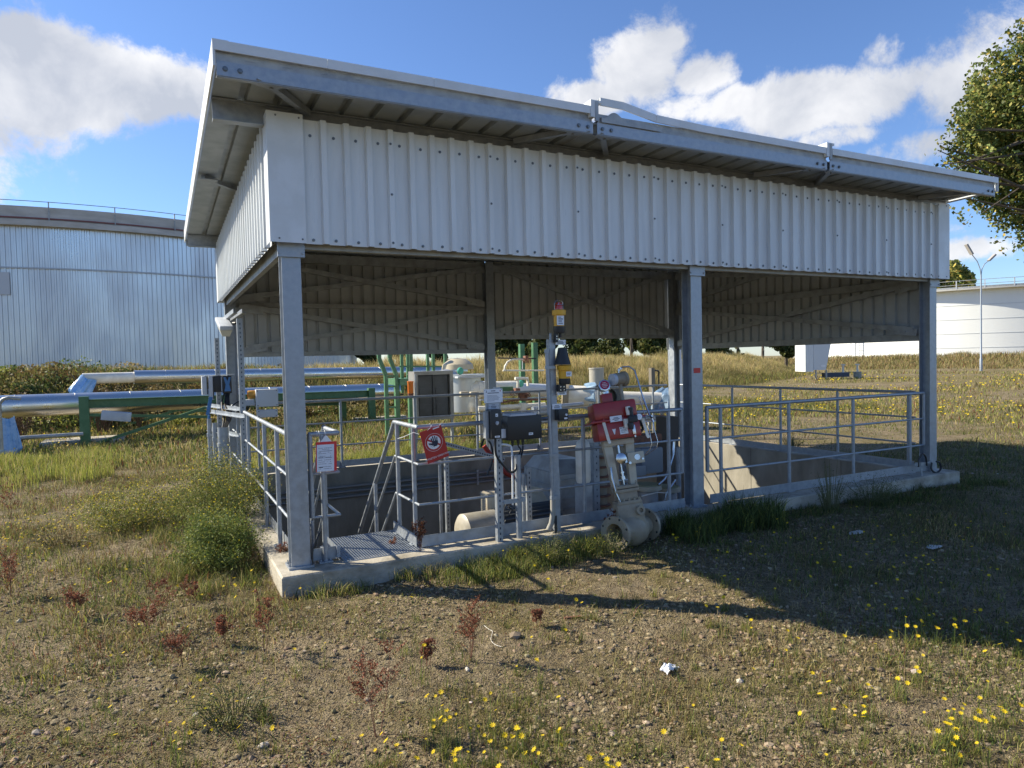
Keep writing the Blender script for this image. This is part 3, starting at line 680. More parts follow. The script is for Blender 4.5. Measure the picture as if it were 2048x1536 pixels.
MB().box((1.708, -.12, .955), (1.739, -.071, 1.195)).build('side_bracket', galv, sb)
decal(sb, 'label', white, (1.797, -.1655, 1.160), (1, 0, 0), (0, 0, 1), .024, .028, .001, ((ink, rects([(-.3, -.2, .1, 0)], .024, .028)),))
mb = MB(); mb.tube([(1.799+.015*math.cos(a), -.170, 1.09+.015*math.sin(a)) for a in np.linspace(.2, 5.2, 14)], .003, 6); mb.lathe([(.012, 0), (.010, .018), (0, .018)], (1.799, -.165, 1.09), (0, -1, 0), 12); mb.build('knob', [greyp], sb)
decal(sb, 'label', white, (1.799, -.1655, .970), (1, 0, 0), (0, 0, 1), .05, .016, .001, ((ink, rects([(-.3, -.1, .2, .1)], .05, .016)),))
jb = thing('junction_box', 'wide black junction box on the front railing between the two posts', 'junction box', (2.17, .06, .90))
MB().bbox((1.975, -.02, .905), (2.335, .11, 1.128), .010).build('housing', black, jb)
MB().box((2.0, -.03, 1.128), (2.27, .13, 1.146)).build('cover_strip', greyp, jb)
MB().box((1.93, .02, .93), (1.975, .07, 1.01)).build('clamp', white, jb)
decal(jb, 'label', white, (2.215, -.0205, .955), (1, 0, 0), (0, 0, 1), .045, .022, .001, ((ink, rects([(-.35, -.12, .2, .12)], .045, .022)),))
mb = MB()
for x in (2.05, 2.11, 2.16): mb.lathe([(.015, 0), (.015, -.03), (.009, -.035), (.009, -.06), (0, -.06)], (x, .04, .905), (0, 0, 1), 10)
mb.build('cable_gland', black, jb)
# conduit stub between the posts with its clamp
cs_ = thing('conduit_stub', 'grey conduit standing in the grass between the two thin posts, cables entering its top', 'conduit', (2.07, -.02, -.17))
MB().lathe([(.030, 0), (.030, .96), (.025, .96), (.025, .90)], (2.07, -.02, -.19), (0, 0, 1), 20).build('tube', galv, cs_)
mb = MB().lathe([(.030, 0), (.036, .001), (.036, .040), (.030, .041)], (2.07, -.02, .335), (0, 0, 1), 20).box((1.87, -.052, .335), (2.05, -.046, .376)).box((2.095, -.04, .335), (2.135, -.0, .376)); mb.lathe([(.008, 0), (.008, .012), (0, .012)], (1.90, -.052, .355), (0, -1, 0), 6); mb.build('clamp', galv, cs_)
def cable(name, label, pts, r, m=black, group=None, n=8):
    P = [Vector(p) for p in pts]; q = []
    for i in range(len(P)-1):
        p0, p1, p2, p3 = P[max(i-1, 0)], P[i], P[i+1], P[min(i+2, len(P)-1)]
        for k in range(6):
            t = k/6; q.append(.5*((2*p1)+(-p0+p2)*t+(2*p0-5*p1+4*p2-p3)*t*t+(-p0+3*p1-3*p2+p3)*t**3))
    q.append(P[-1]); o = MB().tube(q, r, n).build(name, m, None, P[0]); return tag(o, label, 'cable', group)
cable('cable', 'black cable looping down from the rotary switch to the grey conduit stub', [(1.80, -.12, .95), (1.81, -.11, .80), (1.90, -.10, .68), (1.96, -.08, .63), (2.03, -.045, .635), (2.065, -.02, .74)], .011)
cable('cable', 'short black cable dropping from the junction box into the conduit stub', [(2.11, .04, .84), (2.13, .03, .81), (2.10, .0, .77), (2.07, -.02, .70)], .008)
cable('cable', 'thicker black cable from the right half of the junction box', [(2.16, .04, .84), (2.15, .03, .80), (2.12, .0, .76), (2.078, -.02, .70)], .009)
cable('cable', 'white tube bending down between the switch and the conduit stub', [(1.94, .04, .87), (2.0, .03, .86), (2.03, .02, .82), (2.035, .02, .6), (2.035, .03, .3)], .010, white)
cable('cable', 'thin black wire dangling in loops beneath the conduit clamp', [(1.97, .0, .36), (1.94, .0, .30), (1.93, .0, .24), (1.96, .0, .20), (2.0, .0, .27), (1.97, .0, .30), (2.02, .0, .26), (2.06, .0, .33)], .004)
# beacon mast
bmx = thing('beacon_mast', 'tall slim galvanized mast with conduit, standing right of the junction box', 'mast', (2.50, .0, -.17))
mb = MB(); strut_channel(mb, (2.495, .02, -.2), (2.47, .02, 1.83), .06, False); mb.box((2.437, -.016, 1.75), (2.462, -.012, 1.885)); mb.build('channel', [galv, ink], bmx)
MB().tube([(2.435, -.02, .30), (2.405, -.02, 1.70)], .020, 12).tube([(2.405, -.02, 1.70), (2.405, -.02, 1.735)], .026, 12).build('conduit', galv, bmx)
for z, x in ((1.55, 2.408), (.72, 2.426), (.32, 2.434)): mb = MB().box((x-.026, -.045, z), (x+.07, -.038, z+.03)).lathe([(.0205, 0), (.026, 0), (.026, .03), (.0205, .03)], (x, -.02, z), (0, 0, 1), 14); mb.build('clamp', galv, bmx)
MB().tube([(2.436, -.02, .31), (2.434, -.02, .18), (2.418, -.015, .09), (2.395, .0, .03)], .026, 12).build('conduit_elbow', mat('grey_rubber', (.30, .29, .26), .7), bmx)
MB().tube([(2.455, -.03, .16), (2.45, -.04, .0), (2.46, -.05, -.2)], .014, 8).build('cable', black, bmx)
def nplate(p, w, h, par=bmx): return decal(par, 'name_plate', white, p, (1, .02, 0), (0, 0, 1), w, h, .003, ((ink, rects([(-.25, .14, .22, .24), (-.3, -.1, .3, 0.0), (-.32, -.3, .28, -.2)], w, h)), (ink, lambda mb, P, X, Y: [disc(mb, P+X*a*w, X, Y, .003, 8, .0006) for a in (-.44, .44)])))
nplate((2.555, -.02, 1.800), .115, .046); nplate((2.545, -.045, 1.325), .10, .046); nplate((2.495, -.03, 1.195), .105, .05)
bc = thing('warning_beacon', 'yellow warning beacon with a red caged lamp on top of the mast', 'beacon', (2.535, -.03, 1.88))
MB().lathe([(.052, 0), (.055, .01), (.055, .065), (0, .066)], (2.535, -.035, 1.885), (0, 0, 1), 20).build('base', black, bc)
MB().lathe([(.050, 0), (.050, .10), (.066, .105), (.066, .150), (.050, .155), (0, .156)], (2.535, -.035, 1.951), (0, 0, 1), 24).build('housing', yellow, bc)
decal(bc, 'label', white, (2.520, -.0865, 2.003), (1, 0, 0), (0, 0, 1), .078, .088, .001, ((ink, rects([(-.3, .3, .1, .38), (-.3, .1, .34, .2), (-.3, -.12, .2, -.02), (-.3, -.34, .3, -.26)], .078, .088)),))
MB().lathe([(.036, 0), (.036, .045), (.026, .065), (0, .072)], (2.535, -.035, 2.107), (0, 0, 1), 18).build('lamp_lens', redglass, bc)
mb = MB()
for k in range(3):
    a0 = k*math.pi/3; mb.tube([(2.535+.046*math.cos(a)*math.cos(a0), -.035+.046*math.cos(a)*math.sin(a0), 2.108+.045+.045*math.sin(a) if math.sin(a) > 0 else 2.108) for a in np.linspace(0, math.pi, 12)], .0022, 5)
mb.tube([(2.535+.046*math.cos(a), -.035+.046*math.sin(a), 2.15) for a in np.linspace(0, 2*math.pi, 20)], .0022, 5); mb.build('cage', steel, bc)
mb = MB().box((2.478, -.055, 1.80), (2.508, -.02, 1.885)); mb.m(1)
for z in (1.83, 1.855): mb.lathe([(.005, 0), (.005, .004), (0, .004)], (2.493, -.056, z), (0, -1, 0), 8)
mb.m(0).lathe([(.014, 0), (.014, -.04), (0, -.04)], (2.545, -.035, 1.885), (0, 0, 1), 10); mb.build('bracket', [black, steel], bc)
hn = thing('signal_horn', 'yellow signal horn with a black cone, halfway up the mast', 'horn', (2.55, -.05, 1.37))
MB().lathe([(.052, 0), (.055, .01), (.055, .055), (0, .056)], (2.57, -.055, 1.402), (0, 0, 1), 20).build('base', black, hn)
MB().lathe([(.054, 0), (.056, .075), (.068, .08), (.070, .120), (.055, .127), (0, .128)], (2.57, -.055, 1.458), (0, 0, 1), 24).build('housing', yellow, hn)
MB().lathe([(.078, 0), (.077, .004), (.060, .07), (.046, .13), (.040, .16), (.0, .163)], (2.553, -.055, 1.588), (0, 0, 1), 24).build('cone', black, hn)
decal(hn, 'label', white, (2.585, -.1125, 1.50), (1, 0, 0), (0, 0, 1), .06, .045, .001, ((ink, rects([(-.35, .1, .3, .22), (-.35, -.2, .2, -.1)], .06, .045)),))
mb = MB().box((2.495, -.075, 1.335), (2.575, -.03, 1.402)); mb.m(1)
for a in (2.512, 2.55):
    for z in (1.352, 1.38): mb.lathe([(.006, 0), (.006, .004), (0, .004)], (a, -.076, z), (0, -1, 0), 8)
mb.build('bracket', [black, steel], hn)
pb = thing('push_button_box', 'small black box with a white button on the mast, just above the top rail', 'control box', (2.53, -.06, 1.05))
MB().bbox((2.478, -.10, 1.065), (2.578, -.012, 1.168), .006).build('housing', black, pb)
MB().lathe([(.011, 0), (.011, .008), (0, .009)], (2.553, -.10, 1.118), (0, -1, 0), 14).build('button', white, pb)
decal(pb, 'label', white, (2.548, -.1005, 1.084), (1, 0, 0), (0, 0, 1), .036, .016, .001)
# ---- control valve leaning on the railing
VU = Vector((-.04, .19, 1)).normalized(); VW = Vector((.92, -.38, 0)); VW = (VW-VU*VW.dot(VU)).normalized(); VB = VU.cross(VW)
VO = Vector((3.10, -.345, .015)); VA = Vector((.92, .32, 0)); VA = (VA-VU*VA.dot(VU)).normalized(); VC = VA.cross(VU)
vr = Matrix((VW, VB, VU)).transposed()
def vp(a, b, c):
    if c > .42: c = .42+(c-.42)*.90
    return VO+VW*a+VB*b+VU*c
def vbox(mb, a, b, bev=0):
    if bev:
        c = ((Vector(a)+Vector(b))/2); m2 = MB().bbox(a, b, bev); mb.add([vp(*v) for v in m2.v], m2.f); return mb
    m2 = MB().box(a, b); return mb.add([vp(*v) for v in m2.v], m2.f)
va = thing('control_valve', 'beige flanged valve with a big red actuator, leaning against the front railing', 'valve', (VO.x, VO.y, -.17))
def flange(mb, c, ax, r=.158, rb=.092, t=.032):
    ax = Vector(ax); c = Vector(c); mb.m(0).lathe([(rb, -.10), (rb, 0), (r, 0), (r, t), (r*.80, t), (r*.80, t+.004), (rb, t+.004), (rb*.97, t), (rb*.9, -.16), (0, -.18)], c, ax, 40)
    x = ax.orthogonal().normalized(); y = ax.cross(x); mb.m(1)
    for j in range(8):
        a = (j+.5)*math.pi/4; mb.lathe([(.0115, 0), (0, 0.0)], c+ax*(t+.0012)+(x*math.cos(a)+y*math.sin(a))*r*.90, ax, 10); mb.lathe([(.0115, 0), (0, 0.0)], c+ax*(-.0012)+(x*math.cos(a)+y*math.sin(a))*r*.90, ax, 10)
for s_ in (-1, 1):
    mb = MB(); flange(mb, VO+VA*(s_*.235), VA*s_); mb.build('flange', [beiged, black], va)
mb = MB()
prof = [(-.215, .098), (-.17, .098), (-.13, .115), (-.08, .150), (0, .165), (.08, .150), (.13, .115), (.17, .098), (.215, .098)]
mb.lathe([(r_, h_) for h_, r_ in prof], VO, VA, 32); vbox(mb, (-.128, -.115, .02), (.128, .115, .256), .03)
mb.lathe([(.045, .10), (.045, .15), (.022, .15), (.02, .13), (0, .13)], VO+VU*.17+VW*.04, -VB+VW*.35, 18)
mb.build('body', beiged, va)
mb = MB(); vbox(mb, (-.118, -.118, .24), (.118, .118, .272), .006); vbox(mb, (-.095, -.09, .272), (.095, .09, .36), .008); vbox(mb, (-.112, -.105, .352), (.112, .105, .382), .005); vbox(mb, (-.112, -.105, .388), (.112, .105, .415), .005)
for a in (-.095, .095):
    for b in (-.09, .09): mb.lathe([(.012, 0), (.012, .02), (.006, .022), (.006, .035), (0, .035)], vp(a, b, .415), VU, 6)
for a in (-.1, -.05, .0, .05, .1): mb.lathe([(.012, 0), (.012, .018), (0, .02)], vp(a, -.105, .272), VU, 6)
mb.build('bonnet', beiged, va)
mb = MB()
for s_ in (-1, 1):
    o0, o1 = s_*.105, s_*.125; vs = [vp(x_, y_, z_) for z_, x0_, x1_ in ((.415, s_*.055, s_*.118), (.86, s_*.066, s_*.148)) for x_, y_ in ((x0_, -.045), (x1_, -.045), (x1_, .045), (x0_, .045))]
    mb.add(vs, [(0,1,2,3),(7,6,5,4),(0,4,5,1),(1,5,6,2),(2,6,7,3),(3,7,4,0)])
vbox(mb, (-.15, -.07, .84), (.15, .07, .90), .012); mb.build('yoke', beige, va)
mb = MB().lathe([(.012, .41), (.012, .90)], VO, VU, 12).lathe([(.03, .47), (.03, .50), (.018, .50), (.018, .53), (.028, .53), (.028, .545)], VO, VU, 12).lathe([(.045, .845), (.06, .83), (.06, .815), (.03, .80)], VO, VU, 18).lathe([(.022, .72), (.022, .80)], VO, VU, 8); mb.build('stem', steel, va)
mb = MB(); vbox(mb, (.03, -.075, .645), (.05, -.02, .70)); vbox(mb, (-.04, -.06, .655), (.03, -.02, .74)); mb.lathe([(.05, 0), (.05, .04), (.03, .05), (0, .05)], vp(-.01, -.06, .70), -VB, 16); mb.build('clamp_block', steel, va)
mb = MB(); vbox(mb, (.055, -.095, .625), (.215, -.065, .745), .006); mb.m(1).lathe([(.028, 0), (.028, .006), (.020, .006), (.020, .002), (0, .002)], vp(.145, -.095, .69), -VB, 20); mb.lathe([(.010, 0), (.010, .01), (0, .01)], vp(.195, -.095, .665), -VB, 10).lathe([(.013, 0), (.013, .02), (0, .02)], vp(.065, -.095, .64), -VB, 10); mb.build('positioner_plate', [beige, steel], va)
# actuator
mb = MB(); vbox(mb, (-.205, -.15, .905), (.215, .15, 1.10), .022); mb.build('lower_case', redp, va)
mb = MB(); vbox(mb, (-.215, -.155, 1.115), (.205, .155, 1.305), .03); mb.build('upper_case', redp, va)
mb = MB(); vbox(mb, (-.26, -.18, 1.095), (.27, .18, 1.118), .006)
for a in np.linspace(-.23, .24, 6):
    mb.lathe([(.009, 0), (.009, .012), (0, .013)], vp(a, -.165, 1.118), VU, 6)
mb.build('rim', redp, va)
mb = MB(); vbox(mb, (-.095, -.05, 1.29), (.015, .05, 1.405), .012); mb.build('spring_tube', redp, va)
mb = MB().lathe([(.038, 0), (.038, .03), (.055, .035), (.058, .05), (0, .05)], vp(-.035, .02, 1.405), VU, 20); mb.lathe([(.056, 0), (.060, .012), (.060, .05), (.045, .056), (0, .056)], vp(-.042, .02, 1.485), -VB*.96+VU*.2-VW*.0, 8); mb.build('cap', steel, va)
mb = MB(); nf = (-VB*.96+VU*.2).normalized(); X_ = VW; Y_ = nf.cross(X_)*-1; Y_ = X_.cross(nf)*-1
disc(mb, vp(-.042, .02, 1.485)+nf*.057, X_, nf.cross(X_), .045, 20, .001); mb.m(1)
for i, w_ in enumerate((.016, .026, .028, .018)):
    p = vp(-.042, .02, 1.485)+nf*.0592+nf.cross(X_)*(.022-.015*i); mb.add([p-X_*w_-VU*.0022, p+X_*w_-VU*.0022, p+X_*w_+VU*.0022, p-X_*w_+VU*.0022], [(0, 1, 2, 3)])
mb.build('cap_label', [mat('crimson_label', (.35, .01, .06), .5), white], va)
for a in (-.14, .235):
    mb = MB().beam(vp(a, -.165, 1.105), vp(a+.025, -.158, .895), .028, .012, -VB).lathe([(.016, 0), (.016, .012), (0, .012)], vp(a+.03, -.15, .885), -VB, 8); mb.build('tie_bar', cream, va)
decal(va, 'type_plate', white, vp(-.02, -.183, 1.115), VW, VU, .115, .055, .002, ((ink, rects([(-.2, .12, .2, .22), (-.3, -.08, .3, .02), (-.15, -.3, .2, -.2)], .115, .055)), (ink, lambda mb, P, X, Y: [disc(mb, P+X*a, X, Y, .0028, 8, .0006) for a in (-.05, .05)])))
decal(va, 'sticker', white, vp(.045, -.1515, .985), VW, VU, .078, .068, .001, ((ink, rects([(-.4, .3, -.25, .42), (-.1, .3, .05, .42), (.2, .3, .4, .42), (-.35, .05, .3, .1), (-.35, -.1, .35, -.06), (-.35, -.28, .2, -.24)], .078, .068)),))
P_ = vp(-.048, -.1525, .985); MB().add([P_-VW*.018+VU*.025, P_+VW*.018+VU*.025, P_+VW*.002-VU*.028, P_-VW*.002-VU*.028], [(0, 3, 2, 1)]).build('sticker', white, va)
mb = MB(); vbox(mb, (.085, -.26, 1.05), (.17, -.185, 1.125), .012); mb.lathe([(.018, 0), (.018, .05), (.024, .05), (.024, .075), (0, .078)], vp(.125, -.22, 1.125), VU, 14); mb.lathe([(.028, 0), (.030, .02), (.022, .06), (0, .062)], vp(.10, -.22, 1.05), -VU, 14); mb.build('regulator', black, va)
mb = MB().lathe([(.028, 0), (.028, .018), (0, .019)], vp(.185, -.235, 1.10), -VB, 20); mb.m(1).lathe([(.023, 0), (0, .0)], vp(.185, -.2545, 1.10), -VB, 20).m(0); mb.build('pressure_gauge', [steel, white], va)
mb = MB(); vbox(mb, (.045, -.215, 1.005), (.085, -.17, 1.10), .005); mb.lathe([(.022, 0), (.026, .04), (.022, .08)], vp(.105, -.20, 1.135), VU, 12); mb.build('filter_bowl', cream, va)
mb = MB(); vbox(mb, (.125, -.165, .93), (.155, -.152, 1.03), .003); mb.lathe([(.008, 0), (.008, .02), (0, .02)], vp(.14, -.17, .92), -VU, 8); mb.build('vent_fitting', steel, va)
# booster gauge behind the case, thin steel lines
mb = MB().lathe([(.018, 0), (.018, .16), (.028, .16), (.028, .20)], vp(.125, .02, 1.295), VU, 12).lathe([(.055, -.06), (.062, -.05), (.062, .03), (.075, .035), (.075, .06), (.05, .07), (0, .07)], vp(.13, .02, 1.545), VW*.9+VB*.4, 20); mb.build('booster', beiged, va)
mb = MB().lathe([(.055, .06), (.058, .065), (.058, .10), (0, .105)], vp(.13, .02, 1.545), -(VW*.9+VB*.4), 20); mb.build('booster_dial', greyp, va)
mb = MB()
ar = [vp(.13, .02, 1.61), vp(.13, .02, 1.655), vp(.17, .0, 1.67), vp(.23, -.03, 1.66), vp(.27, -.05, 1.61), vp(.30, -.08, 1.30), vp(.33, -.10, 1.10), vp(.34, -.12, 1.07)]
mb.tube(ar, .0085, 8); mb.tube([vp(.27, -.05, 1.32), vp(.29, -.08, 1.12), vp(.30, -.11, .95), vp(.30, -.11, .80), vp(.27, -.10, .74), vp(.22, -.09, .70)], .004, 6)
mb.tube([vp(.34, -.12, 1.07), vp(.345, -.12, .95), vp(.36, -.12, .82), vp(.34, -.12, .76), vp(.30, -.1, .73), vp(.22, -.09, .69)], .0045, 6); mb.tube([vp(.19, -.21, 1.085), vp(.25, -.20, 1.09), vp(.32, -.15, 1.09), vp(.35, -.12, 1.075)], .0055, 6)
for q in ((.34, -.12, 1.09), (.345, -.12, 1.04), (.135, .02, 1.645), (.155, .01, 1.66)): mb.lathe([(.013, -.012), (.013, .012), (0, .012)], vp(*q), VU, 6)
mb.build('steel_line', steel, va)
mb = MB().tube([vp(-.115, -.07, .62), vp(-.125, -.09, .50), vp(-.11, -.09, .36), vp(-.085, -.09, .27), vp(-.05, -.09, .20)], .011, 8); mb.build('flexible_hose', steel, va)
# ------------------------------------------------------------------ concrete pit
pt = thing('concrete_pit', 'sunken concrete pit with a raised kerb beneath the steel shelter', 'pit', (4.3, 2.7, -2.3))
def kerb_shape():
    bm = bmesh.new(); ox0, ox1, oy0, oy1 = -.05, 8.78, -.105, 5.62
    pts = lambda a, z: [(ox0+a, oy0+a, z), (ox1-a, oy0+a, z), (ox1-a, oy1-a, z), (ox0+a, oy1-a, z)]
    inn = lambda z: [(PX0, PY0, z), (PX1, PY0, z), (PX1, PY1, z), (PX0, PY1, z)]
    mb = MB(); rings = [pts(0, -.55), pts(0, -.012), pts(.012, 0), inn(0.0), inn(-2.3)]
    # landing opening stays level with the kerb
    vs = [p for r in rings for p in r]; fs = []
    for i in range(len(rings)-1):
        for j in range(4): fs.append((i*4+j, i*4+(j+1) % 4, (i+1)*4+(j+1) % 4, (i+1)*4+j))
    mb.add(vs, fs); bm.free(); return mb
m_ = kerb_shape()
# kerb and walls as separate parts
k = MB(); v = m_.v; k.add(v[:16], [f for f in m_.f if max(f) < 16]); k.build('kerb', conc, pt)
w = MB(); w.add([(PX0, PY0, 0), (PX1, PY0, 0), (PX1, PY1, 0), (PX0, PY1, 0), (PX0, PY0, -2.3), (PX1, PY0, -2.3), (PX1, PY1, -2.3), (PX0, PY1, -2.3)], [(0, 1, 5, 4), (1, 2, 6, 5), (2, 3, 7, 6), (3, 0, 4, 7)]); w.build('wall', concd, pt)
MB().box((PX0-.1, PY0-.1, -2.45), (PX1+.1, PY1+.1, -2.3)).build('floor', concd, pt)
for x in (2.6, 5.2, 7.4): MB().box((x, PY1-.004, -2.3), (x+.006, PY1-.0015, -.0)).build('wall_joint', mat('joint_line', (.12, .10, .08), .9), pt)
for y in (1.4, 3.2, 4.4): MB().box((PX1-.004, y, -2.3), (PX1-.0015, y+.006, -.0)).build('wall_joint', mat('joint_line', (.12, .10, .08), .9), pt)
# conduits along the far wall
for i, z in enumerate((-.30, -.38, -.46)):
    o = MB().tube([(.3, PY1-.05, z), (6.2, PY1-.05, z)], .022, 10).build('wall_conduit', mat('grey_conduit_pipe', (.24, .25, .26), .4, .3), None, (.3, PY1-.05, z))
    tag(o, ('uppermost', 'middle', 'lowest')[i]+' of the three grey conduits along the far pit wall', 'conduit', 'grey conduits on the pit wall')
for i, x in enumerate((1.1, 2.55, 4.0, 5.4)):
    o = MB().box((x-.02, PY1-.08, -.50), (x+.02, PY1-.0745, -.24)).box((x-.02, PY1-.0745, -.245), (x+.02, PY1-.001, -.24)).build('conduit_clamp', galvd, None, (x, PY1-.05, -.5))
    tag(o, ('far left', 'centre left', 'centre right', 'far right')[i]+' steel clamp holding the conduits on the far pit wall', 'clamp', 'conduit clamps on the pit wall')
# ------------------------------------------------------------------ machinery in the pit
castm = mat('dark_grey_casting', (.10, .11, .12), .5, .2)
pmt = thing('electric_motor', 'dark grey ribbed motor lying just below the kerb behind the front railing', 'motor', (2.85, 1.35, -2.3))
mb = MB().lathe([(0, 0), (.24, 0), (.27, .03), (.27, .8), (.24, .83), (0, .83)], (2.45, 1.35, -.34), (1, .05, 0), 28)
for k in range(18):
    a = R(-10+k*12); mb.beam((2.5, 1.35+.285*math.cos(a), -.34+.285*math.sin(a)), (3.24, 1.39+.285*math.cos(a), -.34+.285*math.sin(a)), .012, .05, (0, math.cos(a), math.sin(a)))
mb.box((2.5, 1.15, -2.3), (3.2, 1.55, -.5)); mb.build('housing', castm, pmt)
MB().bbox((2.45, 1.5, -.2), (2.62, 1.7, .12), .02).build('terminal_box', beige, pmt)
MB().add([(2.95, 1.45, -.02), (3.22, 1.4, -.05), (3.2, 1.6, .10), (3.02, 1.65, .13), (2.95, 1.45, -.08), (3.22, 1.4, -.11), (3.2, 1.6, .04), (3.02, 1.65, .07)], [(0, 1, 2, 3), (7, 6, 5, 4), (0, 4, 5, 1), (1, 5, 6, 2), (2, 6, 7, 3), (3, 7, 4, 0)]).build('cowl_plate', beige, pmt)
pc = thing('pump_casing', 'rounded beige pump cover low in the pit right of the landing', 'pump', (2.2, 1.0, -2.3))
MB().lathe([(0, 0), (.16, 0), (.20, .03), (.20, .40), (.19, .43), (.09, .50), (0, .50)], (1.93, 1.05, -.17), (1, .05, 0), 28).box((1.98, .9, -2.3), (2.3, 1.2, -.3)).build('cover', mat('pump_grey_beige', (.40, .37, .31), .45, 0, (.30, .275, .22), 6), pc)
cb = thing('machine_hood', 'big boxy grey machine hood with ribbed sides, low behind the white pressure bottle', 'machine hood', (3.8, 2.0, -2.3))
mb = MB().bbox((3.49, 1.6, -.60), (4.02, 2.55, .22), .02); vs = [(3.50, 1.62, .22), (4.0, 1.62, .22), (4.0, 2.53, .22), (3.50, 2.53, .22), (3.58, 1.8, .38), (3.94, 1.8, .36), (3.94, 2.4, .36), (3.58, 2.4, .38)]; mb.add(vs, [(0,1,5,4),(1,2,6,5),(2,3,7,6),(3,0,4,7),(4,5,6,7)])
for z in (-.35, -.22, -.09, .04): mb.box((3.478, 1.65, z), (4.032, 2.5, z+.02)).box((3.53, 1.588, z), (3.98, 1.61, z+.02))
mb.box((3.55, 1.7, -2.3), (3.95, 2.5, -.6)); mb.build('casing', mat('grey_machine_paint', (.33, .34, .34), .45, 0, (.26, .26, .25), 5), cb)
MB().beam((3.50, 1.585, .15), (4.0, 1.585, .18), .012, .012).build('latch_bar', galvd, cb)
bt = thing('pressure_bottle', 'white upright pressure bottle with a thin valve on top, behind the front railing', 'bottle', (3.57, 1.2, .1))
MB().lathe([(0, 0), (.075, .0), (.088, .03), (.088, .42), (.07, .48), (.035, .505), (.028, .52), (0, .52)], (3.57, 1.2, .18), (0, 0, 1), 24).build('bottle', cream, bt)
MB().lathe([(.010, 0), (.010, .07), (0, .07)], (3.57, 1.2, .70), (0, 0, 1), 8).build('valve_stem', steel, bt)
MB().box((3.50, 1.12, -.4), (3.64, 1.28, .18)).build('support', galvd, bt)
mb = MB(); strut_channel(mb, (3.80, 1.3, -2.3), (3.80, 1.3, .63), .08, True, step=.08); o = mb.build('slotted_upright', [galv, ink], None, (3.80, 1.3, -2.3)); tag(o, 'wide slotted steel upright right of the white pressure bottle', 'upright')
stk = thing('pump_column', 'beige pump column with a stack of dark flanges behind the leaning valve', 'pump column', (4.0, 1.5, -2.3))
MB().lathe([(.075, 0), (.075, 2.75), (0, 2.75)], (4.01, 1.48, -2.3), (0, 0, 1), 20).build('column', beiged, stk)
for z in (-.32, -.20, -.08, .04, .16, .28, .40): MB().lathe([(.06, 0), (.115, .006), (.12, .014), (.115, .024), (.06, .03)], (4.01, 1.48, z), (0, 0, 1), 24).build('fin', rust, stk)
for i, (x, y, r_, zt_) in enumerate(((4.54, 1.25, .185, .045), (4.90, 1.30, .17, -.025))):
    fl = thing('pipe_stub', ('larger' if i == 0 else 'smaller')+' capped beige pipe flange at kerb height, left of the middle column', 'pipe', (x, y, -2.3), 'capped flanges in the pit')
    MB().lathe([(r_*.75, -2.25), (r_*.75, -.01), (0, -.01)], (x, y, zt_-.06), (0, 0, 1), 24).build('riser', galvd, fl)
    MB().lathe([(r_*.7, -.055), (r_, -.055), (r_, 0), (0, 0)], (x, y, zt_), (0, 0, 1), 28).build('flange', beige, fl)
    MB().lathe([(r_*.86, 0), (r_*.86, .012), (0, .012)], (x, y, zt_), (0, 0, 1), 28).build('cover', mat('olive_gasket', (.28, .27, .16), .7), fl)
MB().tube([(4.30, 1.05, -.04), (4.55, 1.05, -.02), (4.72, 1.05, -.05), (4.74, 1.08, -.3)], .008, 8).build('drain_line', cream, fl)
eb = thing('instrument_cluster', 'grey instrument blocks and silver tubing low behind the leaning valve', 'instruments', (4.6, 1.5, -1.2))
mb = MB().bbox((4.35, 1.36, .14), (4.62, 1.5, .27), .01); mb.build('block', mat('slate_grey_paint', (.20, .22, .25), .5), eb)
MB().bbox((4.66, 1.5, .12), (5.02, 1.66, .46), .03).build('block', mat('slate_grey_paint', (.20, .22, .25), .5), eb)
MB().lathe([(.09, 0), (.09, .30), (0, .30)], (4.45, 1.55, .06), (0, 0, 1), 20).box((4.4, 1.5, -2.3), (4.5, 1.6, .06)).build('canister', galv, eb)
MB().tube([(4.95, 1.2, .58), (4.93, 1.2, .40), (4.82, 1.15, .24), (4.72, 1.12, .12), (4.6, 1.1, .06)], .018, 8).build('flexible_hose', steel, eb)
MB().tube([(4.86, 1.08, .10), (4.78, 1.08, .02), (4.70, 1.08, -.06), (4.68, 1.08, -.20)], .018, 8).build('flexible_hose', steel, eb)
MB().tube([(4.5, 1.6, .62), (4.7, 1.65, .60), (4.85, 1.7, .70), (4.78, 1.7, .82)], .022, 8).build('lever', black, eb)
MB().bbox((4.45, 1.62, .52), (5.1, 1.78, .62), .02).build('manifold', rust, eb)
o = MB().box((5.40, 1.9, -2.3), (5.62, 2.12, .80)).build('steel_column', mat('dark_brown_paint', (.07, .055, .045), .6), None, (5.5, 2.0, -2.3)); tag(o, 'dark brown steel column standing in the pit beside the middle front column', 'column')
o = MB().lathe([(.035, 0), (.035, 2.75), (0, 2.75)], (5.18, 1.4, -2.3), (0, 0, 1), 14).build('standpipe', galv, None, (5.18, 1.4, -2.3)); tag(o, 'thin silver standpipe just left of the middle front column', 'pipe')
cable('hose', 'sagging red hose crossing in front of the far pit wall', [(3.85, 4.6, .25), (4.02, 4.55, .0), (4.2, 4.5, -.22), (4.45, 4.5, -.30), (4.9, 4.5, -.27), (5.3, 4.5, -.2), (6.0, 4.6, -.1)], .04, mat('red_rubber', (.34, .03, .02), .5))
